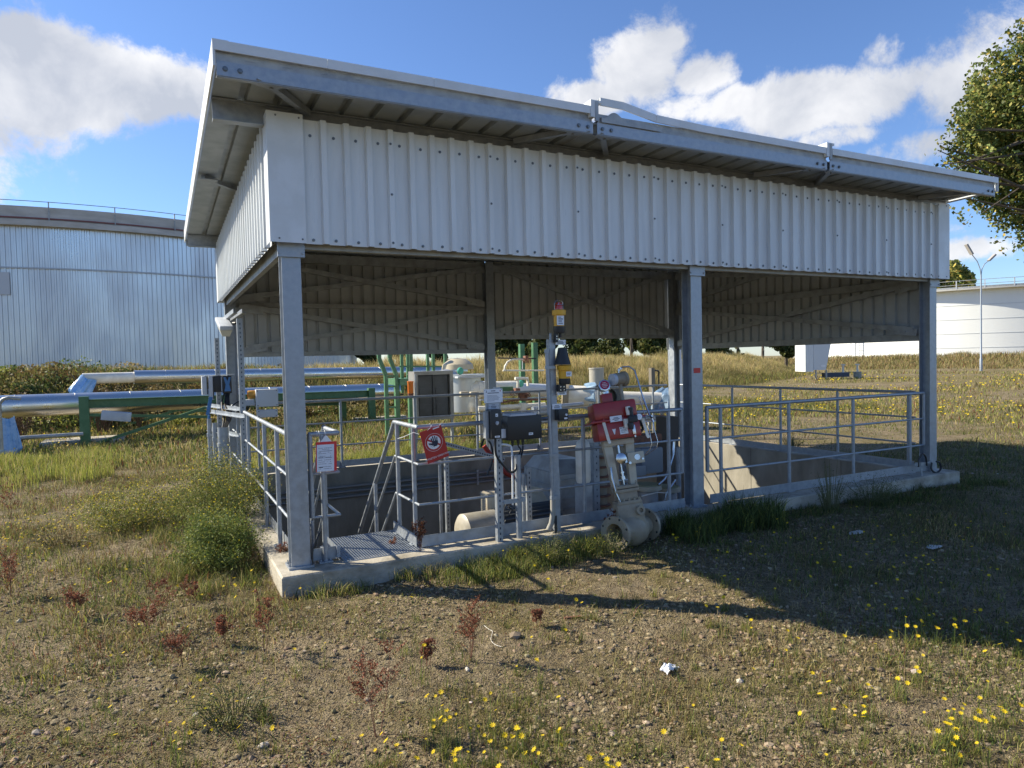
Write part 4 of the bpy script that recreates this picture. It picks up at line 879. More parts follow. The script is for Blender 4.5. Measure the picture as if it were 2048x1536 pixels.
for x, y, zt_, dx, lab in ((2.16, 2.0, .52, -.085, 'slotted steel upright below the perforated cable tray, thin conduit at its left'), (2.52, .62, .52, -.06, 'slotted steel upright right of the grey conduit stub')):
    u = thing('slotted_upright', lab, 'upright', (x, y, -2.3)); mb = MB(); strut_channel(mb, (x, y, -2.3), (x, y, zt_), .045, True); mb.build('channel', [galv, ink], u)
    MB().lathe([(.017, 0), (.017, 2.3+zt_-.09), (.021, 2.3+zt_-.09), (.021, 2.3+zt_-.05), (0, 2.3+zt_-.05)], (x+dx, y, -2.3), (0, 0, 1), 12).build('conduit', galv, u)
ct = thing('cable_tray', 'perforated cable tray bridging from the stop sign towards the switch post', 'cable tray', (2.5, 2.0, .45))
mb = MB(); a, b = Vector((2.12, 2.05, .66)), Vector((2.90, 1.98, .40)); mb.m(0).beam(a, b, .10, .004).beam(a+Vector((0, -.05, .02)), b+Vector((0, -.05, .02)), .004, .05); mb.m(1)
dv = (b-a)
for i in range(26):
    c = a+dv*((i+.5)/26)+Vector((0, -.0535, .02)); e = dv.normalized(); mb.add([c-e*.009-Vector((0, 0, .009)), c+e*.009-Vector((0, 0, .009)), c+e*.009+Vector((0, 0, .009)), c-e*.009+Vector((0, 0, .009))], [(0, 1, 2, 3)])
mb.build('tray', [galv, ink], ct)
cable('cable', 'dark cable draped from the tray behind the switch post', [(2.62, 2.0, .60), (2.72, 2.1, .68), (2.80, 2.1, .60), (2.82, 2.1, .42), (2.74, 2.1, .22)], .012)
# ------------------------------------------------------------------ equipment beside the left railing
lf = thing('lamp_frame', 'tall frame of slotted steel uprights beside the back left column', 'frame', (.05, 4.3, -.1))
mb = MB(); strut_channel(mb, (.075, 3.6, .0), (.075, 3.6, 2.24), .065, True, km=1, step=.055)
for z in (.75, 1.36, 1.42, 1.95): mb.m(0).lathe([(.016, 0), (.016, .004), (.007, .005), (0, .005)], (.075, 3.563, z), (0, -1, 0), 12)
mb.build('upright', [galv, ink], lf)
mb = MB(); strut_channel(mb, (-.10, 5.0, .0), (-.10, 5.0, 2.05), .06, True, step=.055); mb.build('upright', [galv, ink], lf)
for x in (-.005, .095): MB().angle((x, 3.45, 2.30), (x, 5.05, 2.30), .05, .005, (0, 0, 1)).build('top_rail', galv, lf)
MB().beam((-.30, 4.65, 1.525), (.09, 4.65, 1.535), .22, .006).build('shelf', galv, lf)
for z, y in ((1.08, 4.2), (.74, 4.2), (1.02, 3.7)):
    MB().angle((-.23, y+.9, z), (.06, y-.45, z), .045, .005, (0, 0, 1)).build('bracket_rail', galv, lf)
wl = thing('bulkhead_lamp', 'white emergency lamp hanging tilted under the slotted steel frame', 'lamp', (-.05, 4.3, 2.15))
rl = Matrix.Rotation(R(12), 3, 'X')
MB().bbox((-.13, 3.95, 2.19), (.03, 4.75, 2.25), .015, rl).build('housing', greyp, wl)
mb = MB(); a = [(-.125, 3.98, 2.19), (.025, 3.98, 2.19), (.025, 4.72, 2.19), (-.125, 4.72, 2.19), (-.095, 4.03, 2.10), (-.005, 4.03, 2.10), (-.005, 4.67, 2.10), (-.095, 4.67, 2.10)]
pv = Vector((-.05, 4.35, 2.22)); mb.add([rl @ (Vector(v)-pv)+pv for v in a], [(0,1,2,3),(7,6,5,4),(0,4,5,1),(1,5,6,2),(2,6,7,3),(3,7,4,0)]); mb.build('diffuser', mat('milky_diffuser', (.66, .66, .60), .3), wl)
MB().lathe([(.018, 0), (.018, .06), (0, .06)], (.03, 3.93, 2.20), (.6, -1, 0), 10).build('cable_gland', black, wl)
for i, (x0, x1, z0, z1, y0, mm, lab) in enumerate(((-.335, -.262, 1.265, 1.52, 4.55, greyp, 'flat grey box, outermost on the left of the boxes on the slotted frame'), (-.252, -.19, 1.20, 1.525, 4.5, greyp, 'grey-sided black box between the outermost flat box and the blue plug'), (-.188, -.085, 1.30, 1.52, 4.5, black, 'black terminal box left of the X-shaped blue plug'))):
    bxx = thing('terminal_box', lab, 'terminal box', ((x0+x1)/2, y0, z0), 'boxes on the slotted frame')
    MB().bbox((x0, y0, z0), (x1, y0+.16, z1), .006).build('housing', mm, bxx)
    MB().box((x1-.014, y0-.004, z0+.01), (x1-.001, y0, z1-.01)).build('cover_edge', black if mm is greyp else greyp, bxx)
pg = thing('plug_socket', 'black socket with a bright blue X-shaped cover above the cable bundle', 'socket', (-.03, 4.45, 1.28))
MB().bbox((-.08, 4.45, 1.28), (.03, 4.58, 1.52), .006).build('housing', black, pg)
mb = MB(); c = Vector((-.025, 4.445, 1.40)); o_ = [(-.045, .10), (-.02, .10), (0, .045), (.02, .10), (.045, .10), (.022, .0), (.04, -.09), (-.04, -.09), (-.022, .0)]
mb.prism(o_, c, c+Vector((0, -.02, 0)), (1, 0, 0), (0, 0, 1)); mb.build('cover', bluep, pg)
mb = MB()
MB().beam((-.235, 4.48, 1.24), (-.285, 4.44, 1.0), .045, .008, (0, 1, 0)).build('blue_strap', bluep, None, (-.26, 4.46, 1.0))
for o in C.objects:
    if o.name == 'blue_strap': tag(o, 'bright blue strap dangling below the grey boxes', 'strap')
for k, (x, mid) in enumerate(((-.06, -.11), (-.04, -.07), (-.02, -.05), (-.01, -.02), (.0, -.04))):
    cable('cable', ('outermost left', 'second', 'middle', 'rightmost', 'rear')[k]+' black cable of the bundle dropping from the blue plug into the wide conduit', [(x, 4.48, 1.29), (mid, 4.35, 1.15), (mid+.0, 4.1, .98), (-.145+.012*k, 3.9, .86)], .011, black, 'black cables below the blue plug')
cable('cable', 'slack coil of black cable right of the bundle under the shelf', [(.02, 4.4, 1.10), (.12, 4.3, 1.02), (.20, 4.25, 1.12), (.10, 4.3, 1.17), (.0, 4.35, 1.08), (.05, 4.3, .98), (.18, 4.25, 1.03), (.24, 4.2, 1.16)], .009)
for i, (x, y, r_, zt_, lab) in enumerate(((-.245, 4.85, .030, .92, 'leftmost of the three grey standing conduits'), (-.185, 4.7, .035, .87, 'middle one of the three grey standing conduits'), (-.14, 3.9, .068, .87, 'thick conduit with black cables entering its open top'))):
    cc_ = thing('standing_conduit', lab, 'conduit', (x, y, -.17), 'standing conduits by the left railing')
    MB().lathe([(r_, 0), (r_, zt_+.25), (r_*.86, zt_+.25), (r_*.86, zt_+.15)], (x, y, -.25), (0, 0, 1), 22).build('tube', galv, cc_)
    z_ = zt_-.25; MB().lathe([(r_, 0), (r_+.008, .001), (r_+.008, .05), (r_, .051)], (x, y, z_), (0, 0, 1), 22).box((x+.0, y-r_-.035, z_+.01), (x+.035, y-r_, z_+.04)).build('clamp', galv, cc_)
    if i == 0: MB().lathe([(.018, 0), (.018, .05), (0, .055)], (x, y, .92), (0, 0, 1), 12).build('cap', bluep, cc_)
for i, (x0, x1, z0, z1, y, lab) in enumerate(((.285, .565, 1.10, 1.33, 4.0, 'pale grey enclosure behind the left front column, above the rail'), (.295, .555, .955, 1.055, 4.02, 'pale grey enclosure just below the rail behind the left front column'))):
    e_ = thing('enclosure', lab, 'enclosure', ((x0+x1)/2, y, z0), 'pale enclosures by the left railing')
    mb = MB().bbox((x0, y, z0), (x1, y+.12, z1), .008); mb.m(1)
    for a in (x0+.02, x1-.02):
        for b in (z0+.018, z1-.018): mb.lathe([(.007, 0), (.007, .002), (0, .002)], (a, y-.0005, b), (0, -1, 0), 8)
    mb.m(0).box((x0+.10, y-.003, z1-.085), (x0+.155, y, z1-.065)); mb.build('housing', [mat('pale_enclosure', (.58, .61, .66), .5), ink], e_)
e_ = thing('flow_meter', 'small yellow round meter left of the pale grey enclosure', 'meter', (.24, 4.1, 1.2))
MB().lathe([(.05, 0), (.055, .01), (.055, .10), (.05, .11), (0, .11)], (.19, 4.1, 1.265), (1, 0, 0), 18).build('body', mat('ochre_plastic', (.50, .25, .04), .5), e_)
MB().bbox((.12, 4.05, 1.12), (.27, 4.16, 1.20), .006).build('base', greyp, e_)
# ------------------------------------------------------------------ pipe yard behind the shelter
def clad_pipe(name, label, p0, p1, r, group=None, seg=1.0, m=alu):
    p0, p1 = Vector(p0), Vector(p1); d = (p1-p0).normalized(); L = (p1-p0).length; mb = MB(); mb.lathe([(0, 0), (r, 0), (r, L), (0, L)], p0, d, 40)
    k = seg*.6
    while k < L: mb.lathe([(r, 0), (r+.006, .001), (r+.006, .03), (r, .031)], p0+d*k, d, 40); k += seg
    o = mb.build(name, m, None, p0); return tag(o, label, 'pipe', group)
A0, A1 = at(-190, 821, 'y', 13.6), at(800, 782, 'y', 16.4)
clad_pipe('insulated_pipe', 'lower, thicker shiny aluminium-clad pipe running behind the green pipe rack', A0, A1, .265, 'insulated pipes behind the shelter', 1.2)
B0, B1 = at(268, 754.5, 'y', 16.0), at(930, 742, 'y', 17.6)
clad_pipe('insulated_pipe', 'upper, thinner shiny aluminium-clad pipe ending in a white pipe', B0, B1, .19, 'insulated pipes behind the shelter', 1.3)
clad_pipe('bare_pipe', 'short white pipe sticking out of the upper insulated pipe', at(165, 757.5, 'y', 15.75), B0, .145, None, 99, cream)
clad_pipe('insulated_pipe', 'far pale pipe seen right of the orange cylinder and behind the grey cabinet', at(960, 776, 'y', 9.6), at(1112, 782, 'y', 9.9), .17, 'insulated pipes behind the shelter', 9, mat('pale_pipe_jacket', (.62, .63, .62), .4))
def film(name, label, P, ax, r, l, seed=1, m=bluef, flare=.15, group=None):
    """crumpled plastic bag tied over a pipe end"""
    rr = random.Random(seed); P, ax = Vector(P), Vector(ax).normalized(); x = ax.orthogonal().normalized(); y = ax.cross(x); n, k = 40, 12; vs = []
    ph = [rr.uniform(0, 6.28) for _ in range(6)]
    for i in range(k+1):
        t = i/k
        for j in range(n):
            a = 2*math.pi*j/n; fold = 1+.07*math.sin(7*a+ph[0]+2*t)+.05*math.sin(11*a+ph[1]-3*t)+.03*math.sin(17*a+ph[2])
            rad = r*(1+flare*t)*fold*(1 if t < .8 else max(.05, 1-(t-.8)*3.2))
            vs.append(P+ax*(l*t+.03*math.sin(3*a+ph[3]))+(x*math.cos(a)+y*math.sin(a))*rad+Vector((0, 0, -.12*r*t*(1-math.sin(a))*.3)))
    mb = MB().add(vs, [(i*n+j, i*n+(j+1) % n, (i+1)*n+(j+1) % n, (i+1)*n+j) for i in range(k) for j in range(n)]+[tuple(k*n+j for j in range(n))])
    o = mb.build(name, m, None, P, sharp=False); return tag(o, label, 'plastic film', group)
film('plastic_wrap', 'blue plastic film over the left end of the short white pipe', at(178, 757, 'y', 15.75), (-.55, -.1, -1), .20, .62, 3, mat('bright_blue_film', (.10, .28, .60), .3, 0, (.30, .48, .72), 5, .35, .65, .4, 9, spec=.7), flare=.4)
film('plastic_wrap', 'crumpled bright blue plastic bundle at the left edge by the lower pipe', at(6, 836, 'y', 12.4), (.06, -.05, -1), .20, .92, 5, mat('bright_blue_film', (.10, .28, .60), .3, 0, (.30, .48, .72), 5, .35, .65, .4, 9, spec=.7), flare=.35)
# green rack
def hbeam(mb, p0, p1, w, h):
    p0, p1 = Vector(p0), Vector(p1); d = (p1-p0).normalized(); u = Vector((0, 0, 1)) if abs(d.z) < .9 else Vector((1, 0, 0)); t = .012
    mb.beam(p0, p1, t, h-2*t, u).beam(p0+u*(h/2-t/2), p1+u*(h/2-t/2), w, t, u).beam(p0-u*(h/2-t/2), p1-u*(h/2-t/2), w, t, u); return mb
def rack(label, y, xa, xb, za, zb, gr='green pipe racks'):
    g = thing('pipe_rack', label, 'pipe rack', (xa.x, xa.y, -.15), gr)
    for p, zt_ in ((xa, za), (xb, zb)): MB().box((p.x-.10, p.y-.10, -.2), (p.x+.10, p.y+.10, zt_)).build('column', green, g)
    a, b = Vector((xa.x+.1, xa.y, za-.17)), Vector((xb.x-.1, xb.y, zb-.17)); hbeam(MB(), a, b, .16, .20).build('beam', green, g)
    w = 2.75
    for k, (q0, q1) in enumerate((((.12, .02), (w, .62)), ((.12, .74), (w, .34)))):
        d = (b-a).normalized(); MB().beam(Vector((a.x, a.y-.02*k, -.15+q0[1]-.0)), Vector((a.x+d.x*q1[0], a.y+d.y*q1[0]-.02*k, -.15+q1[1]+.15)), .05, .07).build('brace', green, g)
    return g
rack('green steel rack under the shiny pipes, left column standing on a concrete pad', 0, at(172, 893, 'z', -.15), at(744, 842, 'z', -.15), at(172, 793, 'y', 13.25).z, at(744, 776, 'y', 15.4).z)
rack('second green rack partly hidden behind the lower pipe', 0, at(195, 868, 'z', -.15)+Vector((0, .4, 0)), at(700, 845, 'z', -.15)+Vector((0, .9, 0)), .75, .62)
p = at(178, 889, 'z', -.15); o = MB().bbox((p.x-.95, p.y-.35, -.2), (p.x+.75, p.y+.75, -.02), .01).build('concrete_pad', conc, None, (p.x, p.y, -.2)); tag(o, 'low concrete pad under the left green column', 'pad')
p = at(744, 840, 'z', -.15); o = MB().bbox((p.x-.5, p.y-.4, -.2), (p.x+1.2, p.y+.5, -.08), .01).build('concrete_pad', conc, None, (p.x, p.y, -.2)); tag(o, 'low concrete pad under the green column seen behind the stair handrail', 'pad')
p = at(222, 832, 'y', 13.2); o = MB().bbox((p.x-.20, p.y-.1, p.z-.12), (p.x+.42, p.y+.15, p.z+.10), .02, Matrix.Rotation(R(8), 3, 'Y')).build('actuator_box', greyp, None, p); tag(o, 'grey actuator box behind the left green column', 'actuator')
a, b = at(20, 877, 'y', 12.6), at(166, 868, 'y', 12.9); o = MB().tube([a, b], .045, 10).build('ground_pipe', galvd, None, a); tag(o, 'thin grey pipe running low from the blue bundle to the left green column', 'pipe')
a = at(3, 900, 'y', 10.8); o = MB().tube([a, (a.x, a.y, 1.02), (a.x+.06, a.y, 1.11), (a.x+.15, a.y, 1.14), at(42, 797, 'y', 10.8)], .035, 10).build('bent_pipe', galvd, None, a); tag(o, 'thin grey pipe bending over at the far left edge', 'pipe')
# ladder and platform
ld = thing('access_ladder', 'light green steel ladder and platform posts rising behind the pit', 'ladder', (4.75, 10.4, -.15))
YL = 10.4
x1, x2 = at(769, 800, 'y', YL).x, at(790, 800, 'y', YL).x
for x in (x1, x2): MB().beam((x+.05, YL, -.1), (x+.05, YL, 1.35), .09, .07, (0, 1, 0)).beam((x+.05, YL, 1.35), (x-.10, YL, 1.75), .09, .07, (0, 1, 0)).beam((x-.10, YL, 1.75), (x-.10, YL, 2.9), .09, .07, (0, 1, 0)).build('stile', greenl, ld)
for z in (.08, .33, .58, .83, 1.08, 1.33): MB().beam((x1+.05, YL, z), (x2+.05, YL, z), .04, .04).build('rung', greenl, ld)
MB().box((x2+.1, YL-.1, 1.10), (x2+.62, YL+.9, 1.26)).build('platform', greenl, ld)
for u in (804, 816, 823, 856, 867, 891): p = at(u, 745, 'y', YL+.3); MB().box((p.x-.035, p.y-.03, .9), (p.x+.035, p.y+.03, 2.9)).build('post', greenl, ld)
MB().beam(at(798, 733, 'y', YL+.25), at(900, 733, 'y', YL+.25), .04, .04).build('knee_rail', greenl, ld)
for u in (795, 822): p = at(u, 830, 'y', YL+.5); MB().box((p.x-.06, p.y-.05, -.2), (p.x+.06, p.y+.05, 1.1)).build('leg', greenl, ld)
# grey cabinet on a stand
kb = thing('instrument_cabinet', 'grey steel cabinet with two dark recessed doors standing behind the rear railing', 'cabinet', (3.9, 7.0, -.15))
YC = 6.9
c0, c1 = at(831, 842, 'y', YC), at(906, 741, 'y', YC); X0, X1, Z0, Z1 = c0.x, c1.x, c0.z, c1.z
cg = mat('grey_cabinet_paint', (.27, .27, .26), .5, .1, (.20, .20, .195), 5)
mb = MB().box((X0, YC, Z0), (X0+.07, YC+.35, Z1)).box((X1-.07, YC, Z0), (X1, YC+.35, Z1)).box((X0+.07, YC, Z1-.07), (X1-.07, YC+.35, Z1)).box((X0+.07, YC, Z0), (X1-.07, YC+.35, Z0+.06)).box((X0+.07, YC+.3, Z0+.06), (X1-.07, YC+.35, Z1-.07)); mb.build('frame', cg, kb)
xm = (X0+X1)/2; dk = mat('dark_grey_door', (.075, .08, .088), .5, .1, (.055, .058, .062), 4)
for a, b in ((X0+.075, xm-.02), (xm+.02, X1-.10)):
    mb = MB().box((a, YC+.05, Z0+.065), (b, YC+.09, Z1-.075))
    for z0_, z1_ in ((Z0+.10, Z0+.30), (Z0+.36, Z0+.62)): mb.box((a+.03, YC+.035, z0_), (b-.03, YC+.05, z1_))
    mb.build('door', dk, kb)
MB().box((xm-.018, YC+.02, Z0+.065), (xm+.018, YC+.1, Z1-.075)).box((xm-.03, YC-.01, Z0+.12), (xm+.03, YC+.02, Z0+.2)).build('mullion', dk, kb)
for x in (X0+.03, X1-.0): MB().box((x-.025, YC+.1, -.2), (x+.025, YC+.15, Z0)).build('leg', galvd, kb)
p = at(821, 775, 'y', YC-.1); oc = thing('orange_cylinder', 'orange cylinder on a green post left of the grey cabinet', 'cylinder', (p.x, p.y, -.15))
MB().lathe([(0, -.11), (.052, -.11), (.056, -.10), (.056, .09), (.062, .10), (.062, .12), (0, .125)], p, (0, 0, 1), 18).build('shell', orange, oc)
MB().lathe([(.05, -.17), (.06, -.11), (0, -.11)], p, (0, 0, 1), 14).build('base', rust, oc); MB().box((p.x-.035, p.y, -.2), (p.x+.035, p.y+.05, p.z-.11)).build('post', greenl, oc)
MB().tube([(p.x+.10, p.y, -.1), (p.x+.10, p.y, p.z+.25)], .018, 8).build('side_tube', galv, oc)
# white vessel and piping
YV = 8.6
vs_ = thing('process_vessel', 'white cylindrical vessel with an aluminium domed jacket right of the grey cabinet', 'vessel', (5.6, YV, -.15))
p = at(930, 778, 'y', YV); MB().lathe([(.36, -.5), (.36, .26), (.45, .27), (.45, .33), (0, .34)], p, (0, 0, 1), 32).build('shell', mat('dull_aluminium', (.55, .56, .55), .4, .7), vs_)
q = at(893, 775, 'y', YV+.4); MB().lathe([(0, .42), (.20, .38), (.36, .2), (.42, 0), (.42, -.5)], q, (0, 0, 1), 32).build('dome', mat('dull_aluminium', (.55, .56, .55), .4, .7), vs_)
q = at(915, 722, 'y', YV+.8); MB().lathe([(0, .0), (.38, 0), (.36, .12), (.2, .25), (0, .27)], q-Vector((0, 0, .2)), (0, 0, 1), 24).build('top_cover', mat('sun_faded_cover', (.46, .40, .28), .5), vs_)
a, b = at(950, 780, 'y', YV-.3), at(1030, 777, 'y', YV-.1); MB().lathe([(.18, 0), (.21, .0), (.21, .08), (.18, .08), (.18, (b-a).length), (0, (b-a).length)], a, (b-a), 28).lathe([(0, -.15), (.12, -.12), (.19, 0)], a, (b-a), 28).build('side_branch', cream, vs_)
for u, v, r_, mm in ((884, 745, .07, 'h'), (1000, 770, .07, 'h')):
    p = at(u+35 if u < 900 else u+40, v-3, 'y', YV-.5); MB().lathe([(.075, 0), (.085, .02), (.075, .05), (0, .05)], p, (.4, -1, 0), 14).build('handwheel', mat('turquoise_cap', (.06, .38, .28), .45), vs_)
p = at(937, 755, 'y', YV-.45); MB().box((p.x-.25, p.y, p.z-.01), (p.x+.5, p.y+.5, p.z+.03)).build('platform_plate', greyp, vs_)
# small-bore white piping with brown valves
wp = thing('valve_manifold', 'white small-bore pipes with brown handwheel valves behind the white sign', 'valves', (5.9, 7.6, -.15))
def pl(pts, r, m=cream, n=10, y=7.8):
    return MB().tube([at(u, v, 'y', y) for u, v in pts], r, n).build('pipe', m, wp)
pl([(1009, 742), (1010, 733), (1015, 724), (1024, 719), (1036, 718), (1049, 719)], .022); pl([(1006, 741), (1088, 741)], .018); pl([(1030, 757), (1055, 757), (1056, 772)], .035); pl([(1036, 760), (1036, 775)], .03)
pl([(960, 800), (1095, 795)], .020, galvd); pl([(955, 818), (1090, 810)], .06, cream); pl([(1003, 834), (1092, 824)], .085, galv); pl([(962, 850), (1095, 842)], .03, galvd); pl([(975, 822), (975, 885)], .13, beige); pl([(1045, 806), (1045, 830)], .09, cream); pl([(1058, 840), (1160, 832)], .05, galv); pl([(1000, 806), (1030, 800), (1095, 799)], .02, rust)
pl([(1045, 720), (1045, 738)], .008, white); pl([(995, 716), (1040, 717), (1072, 717)], .015, black)
for u, v in ((1024, 786), (1034, 784), (1048, 786), (1057, 790), (1050, 722), (1058, 722), (942, 789)):
    p = at(u, v, 'y', 7.7); mb = MB().tube([p+Vector((.045*math.cos(a), 0, .045*math.sin(a))) for a in np.linspace(0, 2*math.pi, 16)], .010, 6); mb.beam(p-Vector((.045, 0, 0)), p+Vector((.045, 0, 0)), .008, .008).beam(p-Vector((0, 0, .045)), p+Vector((0, 0, .045)), .008, .008).lathe([(.02, 0), (.02, .09), (0, .09)], p, (0, 1, 0), 10); mb.build('handwheel', rust, wp)
for u, v, w_, h_ in ((1048, 790, .09, .08), (1036, 781, .06, .05), (1054, 716, .04, .05)): p = at(u, v, 'y', 7.75); MB().bbox((p.x-w_, p.y, p.z-h_), (p.x+w_, p.y+.12, p.z+h_), .015).build('valve_body', rust, wp)
p = at(1015, 779, 'y', 7.9); MB().box((p.x-.14, p.y, p.z-.06), (p.x+.14, p.y+.1, p.z+.06)).build('bracket', green, wp)
for u, v in ((930, 789), (950, 789)): p = at(u, v, 'y', 7.6); MB().bbox((p.x-.09, p.y, p.z-.05), (p.x+.09, p.y+.1, p.z+.06), .01).build('gauge_box', beige, wp)
for u in (962, 1000, 1045, 1080): p = at(u, 840, 'y', 7.8); MB().box((p.x-.03, p.y, -.2), (p.x+.03, p.y+.05, at(u, 815, 'y', 7.8).z)).build('support', galvd, wp)
for i, (u, y) in enumerate(((1043, 11.5), (1069, 11.0))):
    p = at(u, 700, 'y', y); o = MB().box((p.x-.07, y-.06, -.15), (p.x+.07, y+.06, at(u, 688-3*i, 'y', y).z)).build('green_post', greenl if i == 0 else green, None, (p.x, y, -.15)); tag(o, ('slimmer left', 'wider right')[i]+' one of the two free-standing green posts behind the white pipes', 'post', 'green posts behind the pipes')
# beige pipes with open flanges
YP = 8.0
bp_ = thing('beige_pipe', 'fat beige pipe with an open dark flange behind the red actuator', 'pipe', (6.5, YP, -.15))
a, b = at(1135, 792, 'y', YP+.15), at(1203, 795, 'y', YP-.25); d = (b-a).normalized(); Lp = (b-a).length
MB().lathe([(.255, 0), (.255, Lp), (.23, Lp), (.23, Lp-.4), (0, Lp-.4)], a, d, 32).build('tube', cream, bp_)
MB().lathe([(.255, -.12), (.31, -.12), (.32, -.05), (.31, .02), (.255, .02), (0, .02)], a, d, 32).lathe([(0, -.14), (.25, -.13), (.31, -.12)], a, d, 32).build('coupling', beiged, bp_)
fd = (d*.22+(CAM-b).normalized()).normalized()
mb = MB().lathe([(.23, -.18), (.23, 0), (.385, 0), (.385, .04), (.23, .04), (.22, -.20), (0, -.21)], b+d*.10+fd*.12, fd, 36); mb.m(1); x = fd.orthogonal().normalized(); y = fd.cross(x)
for j in range(12): a_ = j*math.pi/6; mb.lathe([(.014, 0), (0, 0)], b+d*.10+fd*.1612+(x*math.cos(a_)+y*math.sin(a_))*.325, fd, 8)
mb.build('flange', [mat('dark_flange_paint', (.07, .08, .085), .5), greyp], bp_)
p = at(1193, 752, 'y', YP+.4); oo = thing('capped_riser', 'beige vertical cylinder with a flat lid above the fat beige pipe', 'riser', (p.x, p.y, .6)); MB().lathe([(.18, -.45), (.18, .16), (.19, .165), (.19, .20), (0, .202)], p, (0, 0, 1), 28).build('tube', mat('sandy_grey_paint', (.36, .34, .29), .45), oo); MB().tube([p+Vector((.18, -.02, .08)), p+Vector((.23, -.02, .07)), p+Vector((.23, -.02, -.04)), p+Vector((.18, -.02, -.05))], .008, 6).build('handle', black, oo)
film('plastic_wrap', 'pale blue plastic film round the fat beige pipe behind its flange', at(1166, 793, 'y', YP+.0), d, .27, .34, 8, flare=.25)
a, b = at(1238, 796, 'y', YP+.3), at(1322, 798, 'y', YP-.1); clad_pipe('beige_pipe', 'thinner beige pipe running right towards the blue wrapped flange', a, b, .165, None, 99, cream)
film('plastic_wrap', 'dark blue plastic hood over the pipe end left of the middle column', at(1334, 822, 'y', YP-.1), (0, 0, 1), .42, .58, 11, mat('dark_blue_film', (.09, .15, .23), .3, 0, (.16, .24, .34), 5, .35, .65, .4, 9, spec=.7), flare=-.38)
film('plastic_wrap', 'pale blue film hanging under the top rail just left of the middle column', at(1338, 856, 'y', YP-.2), (.5, -1, 0), .20, .15, 12, flare=.1)
g2 = thing('grey_elbow_pipe', 'grey pipe with an elbow below the blue hood', 'pipe', (8.0, YP, -.1)); MB().tube([at(u, v, 'y', YP-.1) for u, v in ((1275, 836), (1310, 836), (1328, 837), (1345, 843), (1352, 856), (1353, 880))], .085, 18).build('tube', galvd, g2)
for u in (1300, 1325): p = at(u, 860, 'y', YP); MB().box((p.x-.04, p.y, -.2), (p.x+.04, p.y+.05, .55)).build('support', galvd, g2)
for i, (v0, v1, z_) in enumerate(((818, 808, .0), (845, 834, .0))):
    a, b = at(1065, v0, 'y', 7.0), at(1165, v1, 'y', 7.1); clad_pipe('thin_pipe', ('upper', 'lower')[i]+' thin silver pipe left of the red actuator, behind the front mast', a, b, .05, 'thin silver pipes behind the mast', 99, galv)
p = at(1303, 780, 'y', 12.0); ps = thing('handle_post', 'brown post with a bent rod handle in front of the dry grass bank', 'post', (p.x, 12, -.15)); MB().box((p.x-.07, 11.9, -.15), (p.x+.07, 12.04, at(1303, 736, 'y', 12.0).z)).build('post', mat('brown_grey_post', (.17, .15, .12), .6), ps)
MB().tube([at(u, v, 'y', 12.0) for u, v in ((1306, 741), (1316, 741.5), (1317.5, 745), (1317.5, 785))], .025, 8).build('rod', black, ps)
o = MB().tube([at(1342, 790, 'y', 6.1), at(1340, 682, 'y', 6.1)], .05, 12).build('guard_post', galv, None, at(1342, 790, 'y', 6.1)); tag(o, 'slim galvanized post left of the middle column, behind the pit', 'post')
p = at(1357, 800, 'y', 6.2); o = MB().box((p.x-.06, 6.15, -.2), (p.x+.06, 6.2, at(1357, 682, 'y', 6.2).z)).box((p.x-.02, 6.12, .2), (p.x+.05, 6.15, at(1357, 718, 'y', 6.2).z)).build('flat_post', white, None, (p.x, 6.2, -.2)); tag(o, 'white flat-sided post just left of the middle column', 'post')
# ------------------------------------------------------------------ tanks, lamp post and other far things
def dirpx(u): d = ray(u, 720); return Vector((d.x, d.y, 0)).normalized()
def ring_prof(c, r0_, prof, n, a0, a1):
    """closed-profile ring swept round a tank; prof of (dr, z)"""
    vs = []; m = len(prof)
    for i in range(n+1):
        a = a0+(a1-a0)*i/n; e = Vector((math.cos(a), math.sin(a), 0))
        for dr, z in prof: vs.append(c+e*(r0_+dr)+Vector((0, 0, z)))
    return vs, [(i*m+j, i*m+(j+1) % m, (i+1)*m+(j+1) % m, (i+1)*m+j) for i in range(n) for j in range(m)]
# ribbed aluminium tank on the left
RT, HT, GZ = 21.3, 9.45, -.1
ct_ = CAM+dirpx(1024+F*math.tan(R(-31.5)))*66.4; ct_.z = 0
tk = thing('storage_tank', 'huge round storage tank clad in vertical ribbed aluminium sheet, left of the shelter', 'tank', (ct_.x, ct_.y, GZ))
nr = int(2*math.pi*RT/.25); mb = MB()
for z0_, z1_, dr in ((GZ, 7.18, 0), (7.24, HT, -.02)):
    vs = []; per = 4
    for i in range(nr):
        for t, q in ((0, 0), (.46, 0), (.58, .055), (.88, .055)):
            a = 2*math.pi*(i+t)/nr
            for z in (z0_, z1_): vs.append((ct_.x+(RT+q+dr)*math.cos(a), ct_.y+(RT+q+dr)*math.sin(a), z))
    n2 = nr*4; mb.add(vs, [(2*k, (2*k+2) % (2*n2), (2*k+3) % (2*n2), 2*k+1) for k in range(n2)])
tm = mat('ribbed_tank_aluminium', (.62, .64, .66), .36, .85, (.56, .58, .61), .5, .3, .7, 0, 2, (1, 1, .4))
mb.build('ribbed_wall', tm, tk)
v, f = ring_prof(ct_, RT, [(.0, 7.17), (.12, 7.17), (.12, 7.25), (0, 7.25)], 240, 0, 2*math.pi); MB().add(v, f).build('seam_band', mat('dull_band', (.42, .44, .47), .5, .5), tk)
stained = mat('stained_grey_concrete_ring', (.52, .50, .47), .8, 0, (.40, .38, .35), .8, .35, .65, 0, 1, (1, 1, 3))
v, f = ring_prof(ct_, RT, [(-.3, HT-.02), (.45, HT-.02), (.45, HT+.28), (.28, HT+.30), (.28, HT+1.02), (-.3, HT+1.02)], 240, 0, 2*math.pi); MB().add(v, f).build('rim', stained, tk)
